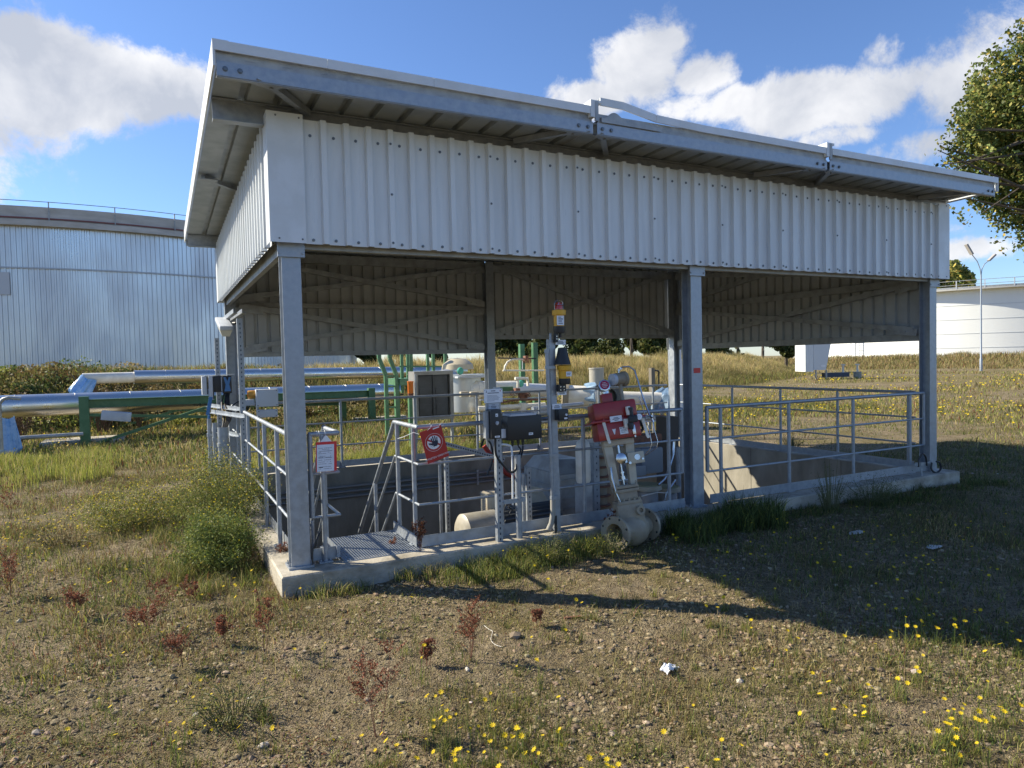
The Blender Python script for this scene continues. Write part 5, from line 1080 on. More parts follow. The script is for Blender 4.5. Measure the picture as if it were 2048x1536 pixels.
v, f = ring_prof(ct_, RT, [(.285, HT+.36), (.36, HT+.36), (.36, HT+.43), (.285, HT+.43)], 240, 0, 2*math.pi); MB().add(v, f).build('red_pipe', mat('faded_red_paint', (.19, .065, .06), .6), tk)
mb = MB(); nn = 44
for z in (HT+1.28,): mb.add(*ring_prof(ct_, RT, [(.30, z), (.33, z), (.33, z+.03), (.30, z+.03)], 240, 0, 2*math.pi))
mb.build('handrail', mat('dark_rail', (.10, .10, .11), .5), tk)
mb = MB()
for i in range(nn):
    a = 2*math.pi*i/nn; e = Vector((math.cos(a), math.sin(a), 0)); p = ct_+e*(RT+.40); mb.beam((p.x, p.y, HT+.2), (p.x, p.y, HT+1.30), .05, .05, e)
sp_ = mb.build('rail_posts', galvd, tk); sp_['kind'] = 'stuff'; sp_.name = 'rail_post'
v, f = ring_prof(ct_, RT, [(-.3, HT+.9), (-RT+.1, HT+2.6)], 120, 0, 2*math.pi); MB().add(v, f).build('roof', stained, tk)
# pale sign board on the tank with a dark digit cut by the picture edge
def on_tank(u, z, c, r, off):
    d = dirpx(u); o = Vector((CAM.x-c.x, CAM.y-c.y)); b = o.x*d.x+o.y*d.y; cc = o.length_squared-(r+off)**2; t = -b-math.sqrt(b*b-cc); p = CAM+d*t; return Vector((p.x, p.y, z))
pa, pb_ = on_tank(27, 0, ct_, RT, .12), on_tank(-60, 0, ct_, RT, .12); X_ = (pa-pb_).normalized(); zc = 6.35
decal(tk, 'number_board', mat('pale_board', (.50, .52, .55), .5), Vector(((pa.x+pb_.x)/2, (pa.y+pb_.y)/2, zc)), X_, (0, 0, 1), (pa-pb_).length, 1.2, .03, ((ink, rects([(.09, -.25, .18, .25)], (pa-pb_).length, 1.2)),))
# white tank on the right
RW, HW = 29., 9.7
cw = CAM+dirpx(1024+F*math.tan(R(34.2)))*139.5; cw.z = 0
tw = thing('storage_tank', 'large white round storage tank behind the lamp post on the right', 'tank', (cw.x, cw.y, -.1))
wm = mat('white_tank_paint', (.78, .79, .77), .5, 0, (.72, .73, .71), .25, .35, .65, 0, 1, (1, 1, .3))
mb = MB(); mb.lathe([(RW, -.1), (RW, HW)], cw, (0, 0, 1), 200)
mb.build('wall', wm, tw)
mb = MB()
for z in (1.9, 3.8, 5.7, 7.6):
    mb.add(*ring_prof(cw, RW, [(.0, z), (.03, z), (.03, z+.05), (0, z+.05)], 200, 0, 2*math.pi))
mb.build('weld_seam', mat('seam_paint', (.52, .54, .55), .5), tw)
v, f = ring_prof(cw, RW, [(-.2, HW-.1), (1.15, HW-.1), (1.15, HW+.08), (-.2, HW+.08)], 200, 0, 2*math.pi); MB().add(v, f).build('walkway', mat('walkway_grey', (.44, .43, .40), .7), tw)
mb = MB()
for z in (HW+.55, HW+1.1): mb.add(*ring_prof(cw, RW, [(1.08, z), (1.14, z), (1.14, z+.06), (1.08, z+.06)], 200, 0, 2*math.pi))
mb.add(*ring_prof(cw, RW, [(1.10, HW+.08), (1.12, HW+.08), (1.12, HW+.32), (1.10, HW+.32)], 200, 0, 2*math.pi)); mb.build('handrail', galvd, tw)
for i in range(60):
    a = 2*math.pi*i/60; e = Vector((math.cos(a), math.sin(a), 0)); p = cw+e*(RW+1.1)
    if (p-CAM).length < 135: MB().beam((p.x, p.y, HW), (p.x, p.y, HW+1.15), .12, .12, e).build('rail_post', greyp, tw)
v, f = ring_prof(cw, RW, [(-.2, HW+.3), (-RW+.1, HW+1.0)], 100, 0, 2*math.pi); MB().add(v, f).build('roof', mat('walkway_grey', (.44, .43, .40), .7), tw)
p = on_tank(1702, 0, cw, RW, .5); q = on_tank(1718, 0, cw, RW, .5)
ldm = thing('tank_ladder', 'thin caged ladder on the wall of the white tank', 'ladder', (p.x, p.y, 0))
for b_ in (p, q): MB().beam((b_.x, b_.y, .3), (b_.x, b_.y, 6), .10, .10).build('stile', greyp, ldm)
for k in range(14): MB().beam((p.x, p.y, .8+k*.38), (q.x, q.y, .8+k*.38), .05, .05).build('rung', greyp, ldm)
# lamp post
p = at(1962, 742, 'z', -.15); lp = thing('street_lamp', 'tall grey twin-arm street lamp in front of the white tank', 'street lamp', (p.x, p.y, -.15))
sc = (p-CAM).length/F; rx = rt.copy(); rx.z = 0; rx.normalize()
MB().lathe([(.11, 0), (.11, 1.0), (.075, 1.1), (.055, 8.0), (0, 8.0)], p, (0, 0, 1), 14).build('pole', galv, lp)
for s_, (w1, h1, w2, h2) in ((-1, (.75, 9.7, 1.25, 10.55)), (1, (.62, 9.15, 1.15, 9.65))):
    pts = [p+Vector((0, 0, 7.9)), p+rx*(s_*.08)+Vector((0, 0, 8.5)), p+rx*(s_*.30)+Vector((0, 0, 9.1 if s_ < 0 else 8.9)), p+rx*(s_*w1)+Vector((0, 0, h1))]
    MB().tube(pts, .035, 8).build('arm', galv, lp)
    a, b = p+rx*(s_*w1)+Vector((0, 0, h1)), p+rx*(s_*w2)+Vector((0, 0, h2)); MB().beam(a, b, .34, .14).beam(a+(b-a)*.1-Vector((0, 0, .07)), b-(b-a)*.1-Vector((0, 0, .07)), .26, .05).build('lamp_head', mat('lamp_head_grey', (.34, .32, .30), .5), lp)
# white cabinet beside the bank
p = at(1630, 747, 'z', -.15)
p = CAM+(p-CAM)*.78; p.z = .15
wc = thing('white_container', 'white box with a shade-toned tapered front and a paler sunlit side, standing on short legs by the far bank', 'container', (p.x, p.y, 0)); e = rx; g = Vector((-rx.y, rx.x, 0)); s = (p-CAM).length/F
mb = MB(); W0, W1, HH = 26*s*.5, 22*s*.5, 62*s
def q4(a, b, c): return p+e*a+g*b+Vector((0, 0, c))
mb.add([q4(-.48, -.9, .35), q4(.35, -.9, .35), q4(.35, .9, .35), q4(-.48, .9, .35), q4(-.48, -.9, 3.4), q4(.95, -.9, 3.4), q4(.95, .9, 3.4), q4(-.48, .9, 3.4)], [(0,3,2,1),(4,5,6,7),(0,1,5,4),(1,2,6,5),(2,3,7,6),(3,0,4,7)]); mb.build('body', mat('container_shaded_white', (.60, .63, .66), .45), wc)  # greyer white: the shade on the tapered front is put into the colour
MB().add([q4(.02, -.91, .55), q4(.32, -.91, .55), q4(.32, -.91, .70), q4(.02, -.91, .70), q4(.02, -.90, .55), q4(.32, -.90, .55), q4(.32, -.90, .70), q4(.02, -.90, .70)], [(0, 1, 2, 3), (7, 6, 5, 4), (0, 4, 5, 1), (3, 2, 6, 7)]).build('label_plate', white, wc)
mb = MB().add([q4(-1.0, -.8, .25), q4(-.49, -.88, .25), q4(-.49, .9, .25), q4(-1.0, .9, .25), q4(-1.0, -.8, 3.3), q4(-.49, -.88, 3.3), q4(-.49, .9, 3.3), q4(-1.0, .9, 3.3)], [(0,3,2,1),(4,5,6,7),(0,1,5,4),(1,2,6,5),(2,3,7,6),(3,0,4,7)]); mb.build('sunlit_side', mat('white_coated_sheet', (.66, .68, .69)), wc)  # paler slab for the body's sunlit side, sunlight put into its colour
for a in (-.30, .42): MB().beam(q4(a, -.8, -.3), q4(a, -.8, .35), .08, .08).build('leg', galvd, wc)
a, b = p+e*.55, p+e*2.3; o = MB().beam((a.x, a.y, .12), (b.x, b.y, .12), .4, .30).build('trough', mat('dark_blue_grey', (.07, .08, .11), .6), None, (a.x, a.y, 0)); tag(o, 'long dark trough on the ground right of the white container', 'trough')
for i, k in enumerate((1.95, 2.95)):
    b_ = p+e*k; t_ = thing('vent_pipe', ('pale vent pipe standing at the dark trough', 'pale vent pipe on a round concrete base right of the trough')[i], 'vent pipe', (b_.x, b_.y, 0)); MB().lathe([(.07, -.2), (.07, .75), (.14, .76), (.14, .84), (0, .85)], (b_.x, b_.y, 0), (0, 0, 1), 12).build('tube', cream, t_)
    if i: MB().lathe([(.26, -.2), (.26, .3), (0, .32)], (b_.x, b_.y, 0), (0, 0, 1), 16).build('base', conc, t_)
for i, u in enumerate((1288, 1082)):
    p = pol(u, 60, 0); o = MB().lathe([(.06, 0), (.05, 5.5), (0, 5.5)], p, (0, 0, 1), 8).build('thin_pole', greyp, None, p); tag(o, ('thin pale pole among the dark trees right of the mast', 'thin pale pole among the dark trees left of the mast')[i], 'pole')
# ------------------------------------------------------------------ vegetation and loose things on the ground
def leaf_mat(name, tr=.35, rough=.6):
    m = bpy.data.materials.new(name); m.use_nodes = True; nt = m.node_tree; L = nt.links.new; b = nt.nodes['Principled BSDF']; out = nt.nodes['Material Output']
    at_ = N(nt, 'ShaderNodeAttribute', attribute_name='Col'); L(at_.outputs['Color'], b.inputs['Base Color']); b.inputs['Roughness'].default_value = rough; b.inputs['Specular IOR Level'].default_value = .25
    t = N(nt, 'ShaderNodeBsdfTranslucent'); L(at_.outputs['Color'], t.inputs[0]); mx = N(nt, 'ShaderNodeMixShader', ins={0: tr}); L(b.outputs[0], mx.inputs[1]); L(t.outputs[0], mx.inputs[2]); L(mx.outputs[0], out.inputs[0]); return m
grassm = leaf_mat('grass_blades', .40); leafm = leaf_mat('plant_leaves', .35); stonem = leaf_mat('stone_chips', 0., .9)
GREEN, DKG, YG, STRAW, RUST, BRN, OLV = [np.array(c) for c in ((.11,.145,.04), (.05,.072,.024), (.27,.28,.06), (.44,.35,.17), (.19,.07,.04), (.15,.105,.06), (.20,.17,.06))]
def pick(n, choices, w, var=.25):
    i = rng.choice(len(choices), n, p=np.array(w)/sum(w)); c = np.array(choices)[i]*(1+var*(rng.random((n, 1))*2-1)); return c*(1+.08*(rng.random((n, 3))*2-1))
def blades(name, x, y, h, w, col, lean=.35, zoff=0., mat_=None, label=None, tip=None, wind=(.0, .0)):
    n = len(x); z = ground_h(x, y)+zoff-.004; a = rng.random(n)*2*np.pi; b = rng.random(n)*2*np.pi; l = lean*(rng.random(n)**.7)
    wx, wy = np.cos(a)*w/2, np.sin(a)*w/2; dx, dy = np.cos(b)*l*h+wind[0]*h, np.sin(b)*l*h+wind[1]*h
    P = np.empty((n, 5, 3)); P[:, 0] = np.stack([x-wx, y-wy, z], -1); P[:, 1] = np.stack([x+wx, y+wy, z], -1)
    P[:, 2] = np.stack([x+wx*.8+dx*.3, y+wy*.8+dy*.3, z+h*.55], -1); P[:, 3] = np.stack([x-wx*.8+dx*.3, y-wy*.8+dy*.3, z+h*.55], -1)
    P[:, 4] = np.stack([x+dx, y+dy, z+h*(1-.25*l)], -1)
    i = np.arange(n)[:, None]*5; q = (i+np.array([[0, 1, 2, 3]])).astype(np.int32); t = (i+np.array([[3, 2, 4]])).astype(np.int32)
    C5 = np.ones((n, 5, 4)); C5[:, :, :3] = col[:, None]; C5[:, 4, :3] = col*1.1 if tip is None else tip
    return np_mesh(name, P.reshape(-1, 3), [q, t], mat_ or grassm, C5.reshape(-1, 4), False)
def leaves(P, size, col, flat=0., asp=.55):
    """diamond leaf at each point; returns arrays"""
    n = len(P); d = rng.normal(size=(n, 3)); d[:, 2] *= (1-flat); d /= np.linalg.norm(d, axis=1)[:, None]
    e = rng.normal(size=(n, 3)); e[:, 2] *= (1-flat*.7); e -= d*(d*e).sum(1)[:, None]; e /= np.linalg.norm(e, axis=1)[:, None]
    s = size[:, None]; V = np.stack([P-d*s/2, P+e*s*asp/2, P+d*s/2, P-e*s*asp/2], 1)
    C4 = np.ones((n, 4, 4)); C4[:, :, :3] = col[:, None]
    return V, C4
def leaf_mesh(name, P, size, col, mat_=None, flat=0., asp=.55):
    V, C4 = leaves(P, size, col, flat, asp); n = len(P); f = (np.arange(n)[:, None]*4+np.arange(4)).astype(np.int32)
    return np_mesh(name, V.reshape(-1, 3), [f], mat_ or leafm, C4.reshape(-1, 4), False)
def outpit(x, y, m=.0): return ~((x > -.07-m) & (x < 8.80+m) & (y > -.12-m) & (y < 5.64+m))
def wedge(n, r0_, r1_, a=44, p=1.0):
    """random ground points in front of the viewpoint, density falling with distance"""
    r = r0_*(r1_/r0_)**(rng.random(n)**p); t = YAW+np.radians((rng.random(n)*2-1)*a); return CAM.x+r*np.sin(t), CAM.y+r*np.cos(t), r
# --- low ground cover, patchy
x, y, r = wedge(300000, 2.3, 34, 46, .85)
pat = fbm(x, y, .55, 5, 41); pat2 = fbm(x, y, 2.6, 3, 43); rd = fbm(x, y, .8, 3, 45)
kp = outpit(x, y, .0) & (rng.random(len(x)) < ((pat-.40)*5).clip(.10, 1)*((pat2-.36)*5).clip(.05, 1)); x, y, r, rd, pat = x[kp], y[kp], r[kp], rd[kp], pat[kp]
n = len(x); h = (.012+.045*rng.random(n)**1.8+.03*((pat-.5)*4).clip(0, 1))*(1+r*.035); w = (.0022+.0022*rng.random(n))*(1+r*.10)
lu = ((fbm(x, y, .9, 3, 47)-.42)*6).clip(0, 1)
ca = pick(n, [GREEN, YG, OLV, STRAW, BRN, RUST], [2, 1.5, 4, 5, 4, 1]); cb_ = pick(n, [GREEN, DKG, YG, OLV], [5, 2, 3, 2]); col = ca*(1-lu[:, None])+cb_*lu[:, None]
o = blades('short_grass', x, y, h, w, col, .9); tag(o, 'short patchy grass over the sandy ground', 'grass', kind='stuff')
# creeping leafy mats
x, y, r = wedge(260000, 2.3, 26, 46, .85); p1 = fbm(x, y, 1.3, 4, 61); p2 = fbm(x, y, 6., 2, 63)
kp = outpit(x, y) & (rng.random(len(x)) < ((p1-.47)*7).clip(0.02, 1)*((p2-.42)*5).clip(.1, 1)); x, y, r, p1 = x[kp], y[kp], r[kp], p1[kp]; n = len(x)
z = ground_h(x, y)+rng.random(n)**1.5*(.012+.03*((p1-.5)*6).clip(0, 1)); rr_ = (fbm(x, y, .7, 3, 67) > .54)[:, None]
col = np.where(rr_, pick(n, [OLV, RUST, YG, BRN], [3, 2, 2, 2]), pick(n, [GREEN, OLV, YG, DKG], [3, 3, 3, 1]))
o = leaf_mesh('ground_cover', np.stack([x, y, z], -1), (.006+.008*rng.random(n))*(1+r*.08), col, flat=.3, asp=.5); tag(o, 'creeping leafy ground cover in green and rusty patches', 'ground cover', kind='stuff')
# twiggy dry litter
x, y, r = wedge(40000, 2.3, 14, 46, .8); kp = outpit(x, y); x, y, r = x[kp], y[kp], r[kp]; n = len(x)
o = blades('dry_litter', x, y, .02+.05*rng.random(n), .002*(1+r*.08), pick(n, [STRAW, BRN, STRAW*1.2], [3, 3, 1]), 2.2); tag(o, 'dry stalks and litter scattered over the ground', 'litter', kind='stuff')
# --- gravel
def stones(name, x, y, s, col, sink=.35):
    base = np.array([(0,0,1),(.89,0,.45),(.28,.85,.45),(-.72,.53,.45),(-.72,-.53,.45),(.28,-.85,.45),(.72,.53,-.45),(-.28,.85,-.45),(-.89,0,-.45),(-.28,-.85,-.45),(.72,-.53,-.45),(0,0,-1)])
    F_ = np.array([(0,1,2),(0,2,3),(0,3,4),(0,4,5),(0,5,1),(1,6,2),(2,7,3),(3,8,4),(4,9,5),(5,10,1),(2,6,7),(3,7,8),(4,8,9),(5,9,10),(1,10,6),(6,11,7),(7,11,8),(8,11,9),(9,11,10),(10,11,6)])
    n = len(x); a = rng.random(n)*2*np.pi; V = base[None]*(1+.35*(rng.random((n, 12, 1))-.5)); V = V*np.stack([.7+.6*rng.random(n), .55+.5*rng.random(n), .35+.4*rng.random(n)], -1)[:, None]
    ca, sa = np.cos(a)[:, None], np.sin(a)[:, None]; V = np.stack([V[..., 0]*ca-V[..., 1]*sa, V[..., 0]*sa+V[..., 1]*ca, V[..., 2]+V[..., 0]*.2*(rng.random((n, 1))-.5)], -1)
    V = V*s[:, None, None]+np.stack([x, y, ground_h(x, y)+s*(.5-sink)*.6], -1)[:, None]
    f = (np.arange(n)[:, None, None]*12+F_[None]).reshape(-1, 3).astype(np.int32); C_ = np.ones((n, 12, 4)); C_[..., :3] = col[:, None]
    return np_mesh(name, V.reshape(-1, 3), [f], stonem, C_.reshape(-1, 4), False)
SC = [np.array(c) for c in ((.30,.235,.15), (.20,.155,.095), (.38,.31,.22), (.13,.10,.065), (.48,.43,.36))]
x, y, r = wedge(15000, 2.3, 13, 46, .75); kp = outpit(x, y) & (rng.random(len(x)) < (fbm(x, y, .9, 3, 71)*2-.45).clip(.15, 1)); x, y, r = x[kp], y[kp], r[kp]; n = len(x)
s = (.003+.0045*rng.random(n)+.016*rng.random(n)**14)*(1+.05*r); o = stones('gravel', x, y, s, pick(n, SC, [5, 5, 2, 2, .25])); tag(o, 'small stones and gravel scattered over the sandy ground', 'gravel', kind='stuff')
x, y, r = wedge(60000, 2.2, 10, 46, .7); kp = outpit(x, y) & (rng.random(len(x)) < ((fbm(x, y, 1.1, 4, 73)-.38)*5).clip(.05, 1)); x, y = x[kp], y[kp]; n = len(x)
o = stones('soil_clods', x, y, .005+.019*rng.random(n)**3.2, pick(n, [SC[0]*.95, SC[1], SC[3]*1.1], [4, 4, 2.5]), .45); tag(o, 'crumbly clods of brown soil among the gravel', 'soil', kind='stuff')
def big_stone(u, v, s, lab, c):
    p = at(u, v, 'z', -.17); st_ = random.getstate(); o = stones('stone', np.array([p.x]), np.array([p.y]), np.array([s]), np.array([c]), .25); tag(o, lab, 'stone')
for u, v, s, lab, c in ((1030, 1275, .045, 'angular brown stone beside the loop of white cord', (.22,.17,.12)), (935, 1342, .022, 'pale stone in the middle foreground below the white cord', (.5,.46,.4)), (526, 1490, .030, 'flat pale stone near the bottom edge of the picture, lower left', (.42,.38,.33)), (1480, 1352, .022, 'pale pebble just right of the crumpled white paper', (.48,.43,.36)), (75, 1470, .028, 'grey stone near the bottom left corner', (.25,.22,.19)), (392, 1435, .020, 'small light stone in the left foreground', (.45,.41,.36))): big_stone(u, v, s, lab, c)
# --- grass strips
def strip(name, label, fx, n, h0, h1, w, cols, wts, lean=.5, tipc=None, wind=(0, 0), cat='grass', zoff=0., kind='stuff'):
    x, y = fx(n); kp = outpit(x, y, -.0); x, y = x[kp], y[kp]; n = len(x); h = (h0+(h1-h0)*rng.random(n)**1.3)*(.55+.9*fbm(x, y, 1.7, 3, 91))
    o = blades(name, x, y, h, w*(.6+.8*rng.random(n)), pick(n, cols, wts), lean, wind=wind, zoff=zoff); tag(o, label, cat, kind=kind); return o
def clumpy(x0, x1, y0, y1, nc, r, seed):
    g = np.random.default_rng(seed); cx, cy = x0+(x1-x0)*g.random(nc), y0+(y1-y0)*g.random(nc); rr = r*(.5+g.random(nc))
    def f(n): i = rng.integers(0, nc, n); a = rng.random(n)*2*np.pi; q = rr[i]*rng.random(n)**.6; return cx[i]+q*np.cos(a), cy[i]+q*np.sin(a)
    return f
strip('kerb_grass', 'green grass along the foot of the front kerb between the landing and the valve', clumpy(1.2, 3.0, -.55, -.12, 34, .14, 1), 6000, .04, .22, .0045, [GREEN, YG, DKG, STRAW], [5, 3, 2, 1], .8)
strip('kerb_grass', 'thin tufts at the foot of the kerb below the left front column and landing', clumpy(.1, 1.5, -.30, -.12, 12, .09, 2), 1100, .04, .16, .004, [GREEN, YG, STRAW], [3, 2, 3], .9)
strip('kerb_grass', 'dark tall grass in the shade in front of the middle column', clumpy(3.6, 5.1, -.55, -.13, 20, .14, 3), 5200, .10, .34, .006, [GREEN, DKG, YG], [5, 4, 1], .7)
strip('kerb_grass', 'sparse grass along the kerb towards the right-hand column', clumpy(5.0, 9.2, -.6, -.13, 30, .13, 4), 2500, .03, .12, .006, [GREEN, DKG, OLV], [4, 3, 2], .8)
strip('verge_growth', 'uneven green weeds and seedlings dotted over the middle of the foreground', clumpy(-2.5, 4.6, -4.2, -.7, 240, .06, 12), 8000, .02, .10, .0032, [GREEN, YG, OLV, DKG, RUST], [4, 3, 2, 2, .8], 1.1)
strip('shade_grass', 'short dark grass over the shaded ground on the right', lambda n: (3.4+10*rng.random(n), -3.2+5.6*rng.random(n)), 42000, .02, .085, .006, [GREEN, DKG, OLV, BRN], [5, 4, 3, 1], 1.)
strip('rear_grass', 'bright grass growing along the back edge of the pit', clumpy(.3, 5.5, 5.66, 6.6, 60, .22, 5), 16000, .08, .42, .008, [YG, GREEN, YG*1.2, STRAW], [5, 3, 3, 1], .6)
strip('yellow_grass', 'upright yellow-green grass patch on the left in front of the shiny pipes', clumpy(-4.4, -1.7, 7.1, 10.6, 50, .30, 6), 9000, .08, .34, .0075, [YG*1.25, YG, GREEN, STRAW], [5, 4, 2, 2], .35)
strip('side_grass', 'green grass at the foot of the left kerb', clumpy(-.85, -.12, .2, 4.8, 60, .16, 7), 7000, .03, .18, .004, [GREEN, YG, DKG, OLV, STRAW], [4, 3, 1, 3, 1], 1.)
strip('left_growth', 'low mixed growth with rusty and yellow patches on the left side', clumpy(-6.5, -.25, -.8, 9.4, 210, .42, 8), 62000, .02, .12, .0055, [OLV, YG, RUST, STRAW, GREEN, BRN, DKG], [4, 3, 1.6, 2, 3, 3, 2], 1.1)
strip('yard_grass', 'mixed reddish and green growth under the pipe yard', lambda n: (-14+34*rng.random(n), 8.5+9.*rng.random(n)), 60000, .05, .24, .018, [GREEN, YG, OLV, RUST, STRAW, DKG], [4, 3, 5, .8, 2, 2], .8)
# bank grass: long straw, greener to the left and low down
def bank(n, P, wid, amin=-48, amax=48):
    x = np.empty(0); y = np.empty(0)
    A = np.array(P); L_seg = np.hypot(*(A[1:]-A[:-1]).T); i = rng.choice(len(L_seg), n, p=L_seg/L_seg.sum()); t = rng.random(n); q = A[i]+(A[i+1]-A[i])*t[:, None]; d = (A[i+1]-A[i])/L_seg[i][:, None]; o_ = (rng.random(n)*2-1)**1*wid
    o_ = -np.abs(o_)*.95+.25*wid*rng.random(n); x, y = q[:, 0]-d[:, 1]*o_, q[:, 1]+d[:, 0]*o_
    return x, y
x, y = bank(210000, RIDGE, 6.0); n = len(x); left = ss((12-x)/14); low = ss((segdist(x, y, RIDGE)-2.6)/2.6); pt_ = fbm(x, y, .45, 3, 101)
c_s = pick(n, [STRAW*1.5, STRAW*1.2, OLV*1.3, YG], [6, 4, 2, 1.5]); c_g = pick(n, [GREEN, OLV, YG, RUST, BRN, STRAW], [4, 4, 3, .5, 1.5, 2]); k_ = ((.15+.75*left+.7*low*(x < 60)+(pt_-.5)*1.5).clip(0, 1))[:, None]
h = (.22+.42*rng.random(n))*(1-.5*left)*(1-.35*low)*(.3+1.4*fbm(x, y, 1.1, 3, 103)); o = blades('bank_grass', x, y, h, .010+.018*rng.random(n), c_s*(1-k_)+c_g*k_, .55, wind=(-.12, -.05)); tag(o, 'long dry grass covering the bank behind the pipe yard', 'grass', kind='stuff')
x, y = bank(60000, RIDGE2, 8); n = len(x); o = blades('bank_grass', x, y, (.12+.5*rng.random(n))*(.3+1.3*fbm(x, y, .8, 3, 107)), .025+.03*rng.random(n), pick(n, [OLV*1.3, BRN*1.6, STRAW, GREEN, RUST], [4, 2.5, 5, 2, .6]), .7); tag(o, 'rough brown growth on the low bank before the white tank', 'grass', kind='stuff')
# field growth between pit and banks
x, y, r = wedge(110000, 12, 75, 46, .9); pt_ = fbm(x, y, .22, 4, 111); kp = outpit(x, y, .3) & (rng.random(len(x)) < ((pt_-.44)*6).clip(.03, 1)) & (segdist(x, y, RIDGE) > 5); x, y, r, pt_ = x[kp], y[kp], r[kp], pt_[kp]; n = len(x)
o = blades('field_growth', x, y, (.05+.16*rng.random(n))*(.7+.012*r), .010*(1+r*.05), pick(n, [OLV*1.2, YG, STRAW, GREEN, RUST, BRN], [4, 4, 4, 2, .8, 1]), .9); tag(o, 'low scrubby growth across the open field', 'ground cover', kind='stuff')
g = np.random.default_rng(77); nc = 260; t = g.random(nc); cx = -17+32*t; cy = 17.2+4.2*g.random(nc)+np.clip(-6-cx, 0, 9)*-.25; cr = .25+.5*g.random(nc); i = rng.integers(0, nc, 90000); d = rng.normal(size=(90000, 3)); d /= np.linalg.norm(d, axis=1)[:, None]; q = cr[i]*rng.random(90000)**.4
x = cx[i]+d[:, 0]*q*1.3; y = cy[i]+d[:, 1]*q; z = ground_h(x, y)+np.abs(d[:, 2])*q*.75; ck = (g.random(nc)*5).astype(int)[i]; pal = np.array([GREEN*1.1, OLV*1.2, STRAW*.8, YG, (GREEN+RUST)/2]); col = pal[ck]*(.75+.5*rng.random((90000, 1)))
o = leaf_mesh('bank_shrubs', np.stack([x, y, z], -1), .05+.07*rng.random(90000), col, asp=.7); tag(o, 'low leafy shrubs and brambles on the left bank before the ribbed tank', 'shrubs', kind='stuff')
# --- yellow flowers
FY = np.array((.80, .62, .02))
def flowers(name, label, x, y, h, s, kind='stuff', petals=8, lean=.25):
    n = len(x); z = ground_h(x, y); a = rng.random(n)*2*np.pi; l = lean*h*rng.random(n); tx, ty, tz = x+np.cos(a)*l, y+np.sin(a)*l, z+h
    nr_ = np.stack([rng.normal(0, .35, n)-.25, rng.normal(0, .35, n)-.15, np.ones(n)], -1); nr_ /= np.linalg.norm(nr_, axis=1)[:, None]
    u = np.cross(nr_, np.array([0, 1., 0])); u /= np.linalg.norm(u, axis=1)[:, None]; v = np.cross(nr_, u); c = np.stack([tx, ty, tz], -1); m = petals*2
    ang = np.arange(m)*2*np.pi/m; rad = np.where(np.arange(m) % 2 == 0, 1., .52); V = c[:, None]+(u[:, None]*np.cos(ang)[None, :, None]+v[:, None]*np.sin(ang)[None, :, None])*rad[None, :, None]*s[:, None, None]+nr_[:, None]*s[:, None, None]*.18
    V = np.concatenate([c[:, None], V], 1); k = m+1; j = np.arange(m); F_ = np.stack([np.zeros(m, int), 1+j, 1+(j+1) % m], -1); f = (np.arange(n)[:, None, None]*k+F_[None]).reshape(-1, 3)
    col = np.ones((n, k, 4)); col[..., :3] = (FY*(1+.2*(rng.random((n, 1))-.5)))[:, None]; col[:, 0, :3] = (.62, .40, .02)
    w = .0012+.0006*np.ones(n)*(s/.01); sx = np.cos(a+1.57)*w; sy = np.sin(a+1.57)*w; St = np.stack([np.stack([x-sx, y-sy, z-.005], -1), np.stack([x+sx, y+sy, z-.005], -1), np.stack([tx+sx*.7, ty+sy*.7, tz], -1), np.stack([tx-sx*.7, ty-sy*.7, tz], -1)], 1); off = n*k
    fs = (np.arange(n)[:, None]*4+np.arange(4)+off); cs = np.ones((n, 4, 4)); cs[..., :3] = GREEN*1.1
    o = np_mesh(name, np.concatenate([V.reshape(-1, 3), St.reshape(-1, 3)]), [f.astype(np.int32), fs.astype(np.int32)], leafm, np.concatenate([col.reshape(-1, 4), cs.reshape(-1, 4)]), False); tag(o, label, 'flowers', kind=kind); return o
def near_flowers(spec, seed):
    g = np.random.default_rng(seed); xs, ys = [], []
    for u, v, ru, rv, n_ in spec:
        for _ in range(n_):
            p = at(u+g.normal()*ru, v+g.normal()*rv, 'z', -.05); xs.append(p.x); ys.append(p.y)
    x, y = np.array(xs), np.array(ys); kp = outpit(x, y); return x[kp], y[kp]
x, y = near_flowers([(1930, 1250, 90, 18, 26), (1760, 1220, 60, 25, 10), (1980, 1440, 60, 40, 14), (1910, 1440, 25, 22, 12), (1690, 1370, 60, 35, 10), (1830, 1360, 90, 30, 9), (1500, 1440, 160, 50, 8), (1590, 1250, 90, 30, 8), (1480, 1190, 60, 20, 6),
    (990, 1430, 45, 28, 14), (880, 1420, 45, 30, 12), (930, 1480, 70, 30, 18), (1130, 1490, 90, 25, 12), (760, 1500, 35, 25, 10), (480, 1420, 60, 25, 6), (380, 1480, 60, 30, 5), (1060, 1320, 40, 20, 4), (1100, 1200, 100, 30, 7), (1280, 1500, 120, 20, 6), (600, 1350, 150, 50, 5), (150, 1400, 80, 60, 4), (260, 1250, 80, 40, 6)], 5)
n = len(x); flowers('yellow_flowers', 'yellow daisy-like flowers on thin stems in the foreground', x, y, .05+.14*rng.random(n), .009+.009*rng.random(n))
st_x = np.repeat(x, 26)+rng.normal(0, .02, n*26); st_y = np.repeat(y, 26)+rng.normal(0, .02, n*26); kp = outpit(st_x, st_y); st_x, st_y = st_x[kp], st_y[kp]
o = blades('flower_foliage', st_x, st_y, .02+.08*rng.random(len(st_x)), .0028*np.ones(len(st_x)), pick(len(st_x), [GREEN, YG, OLV], [4, 3, 2]), .7); tag(o, 'feathery green foliage below the foreground flowers', 'foliage', kind='stuff')
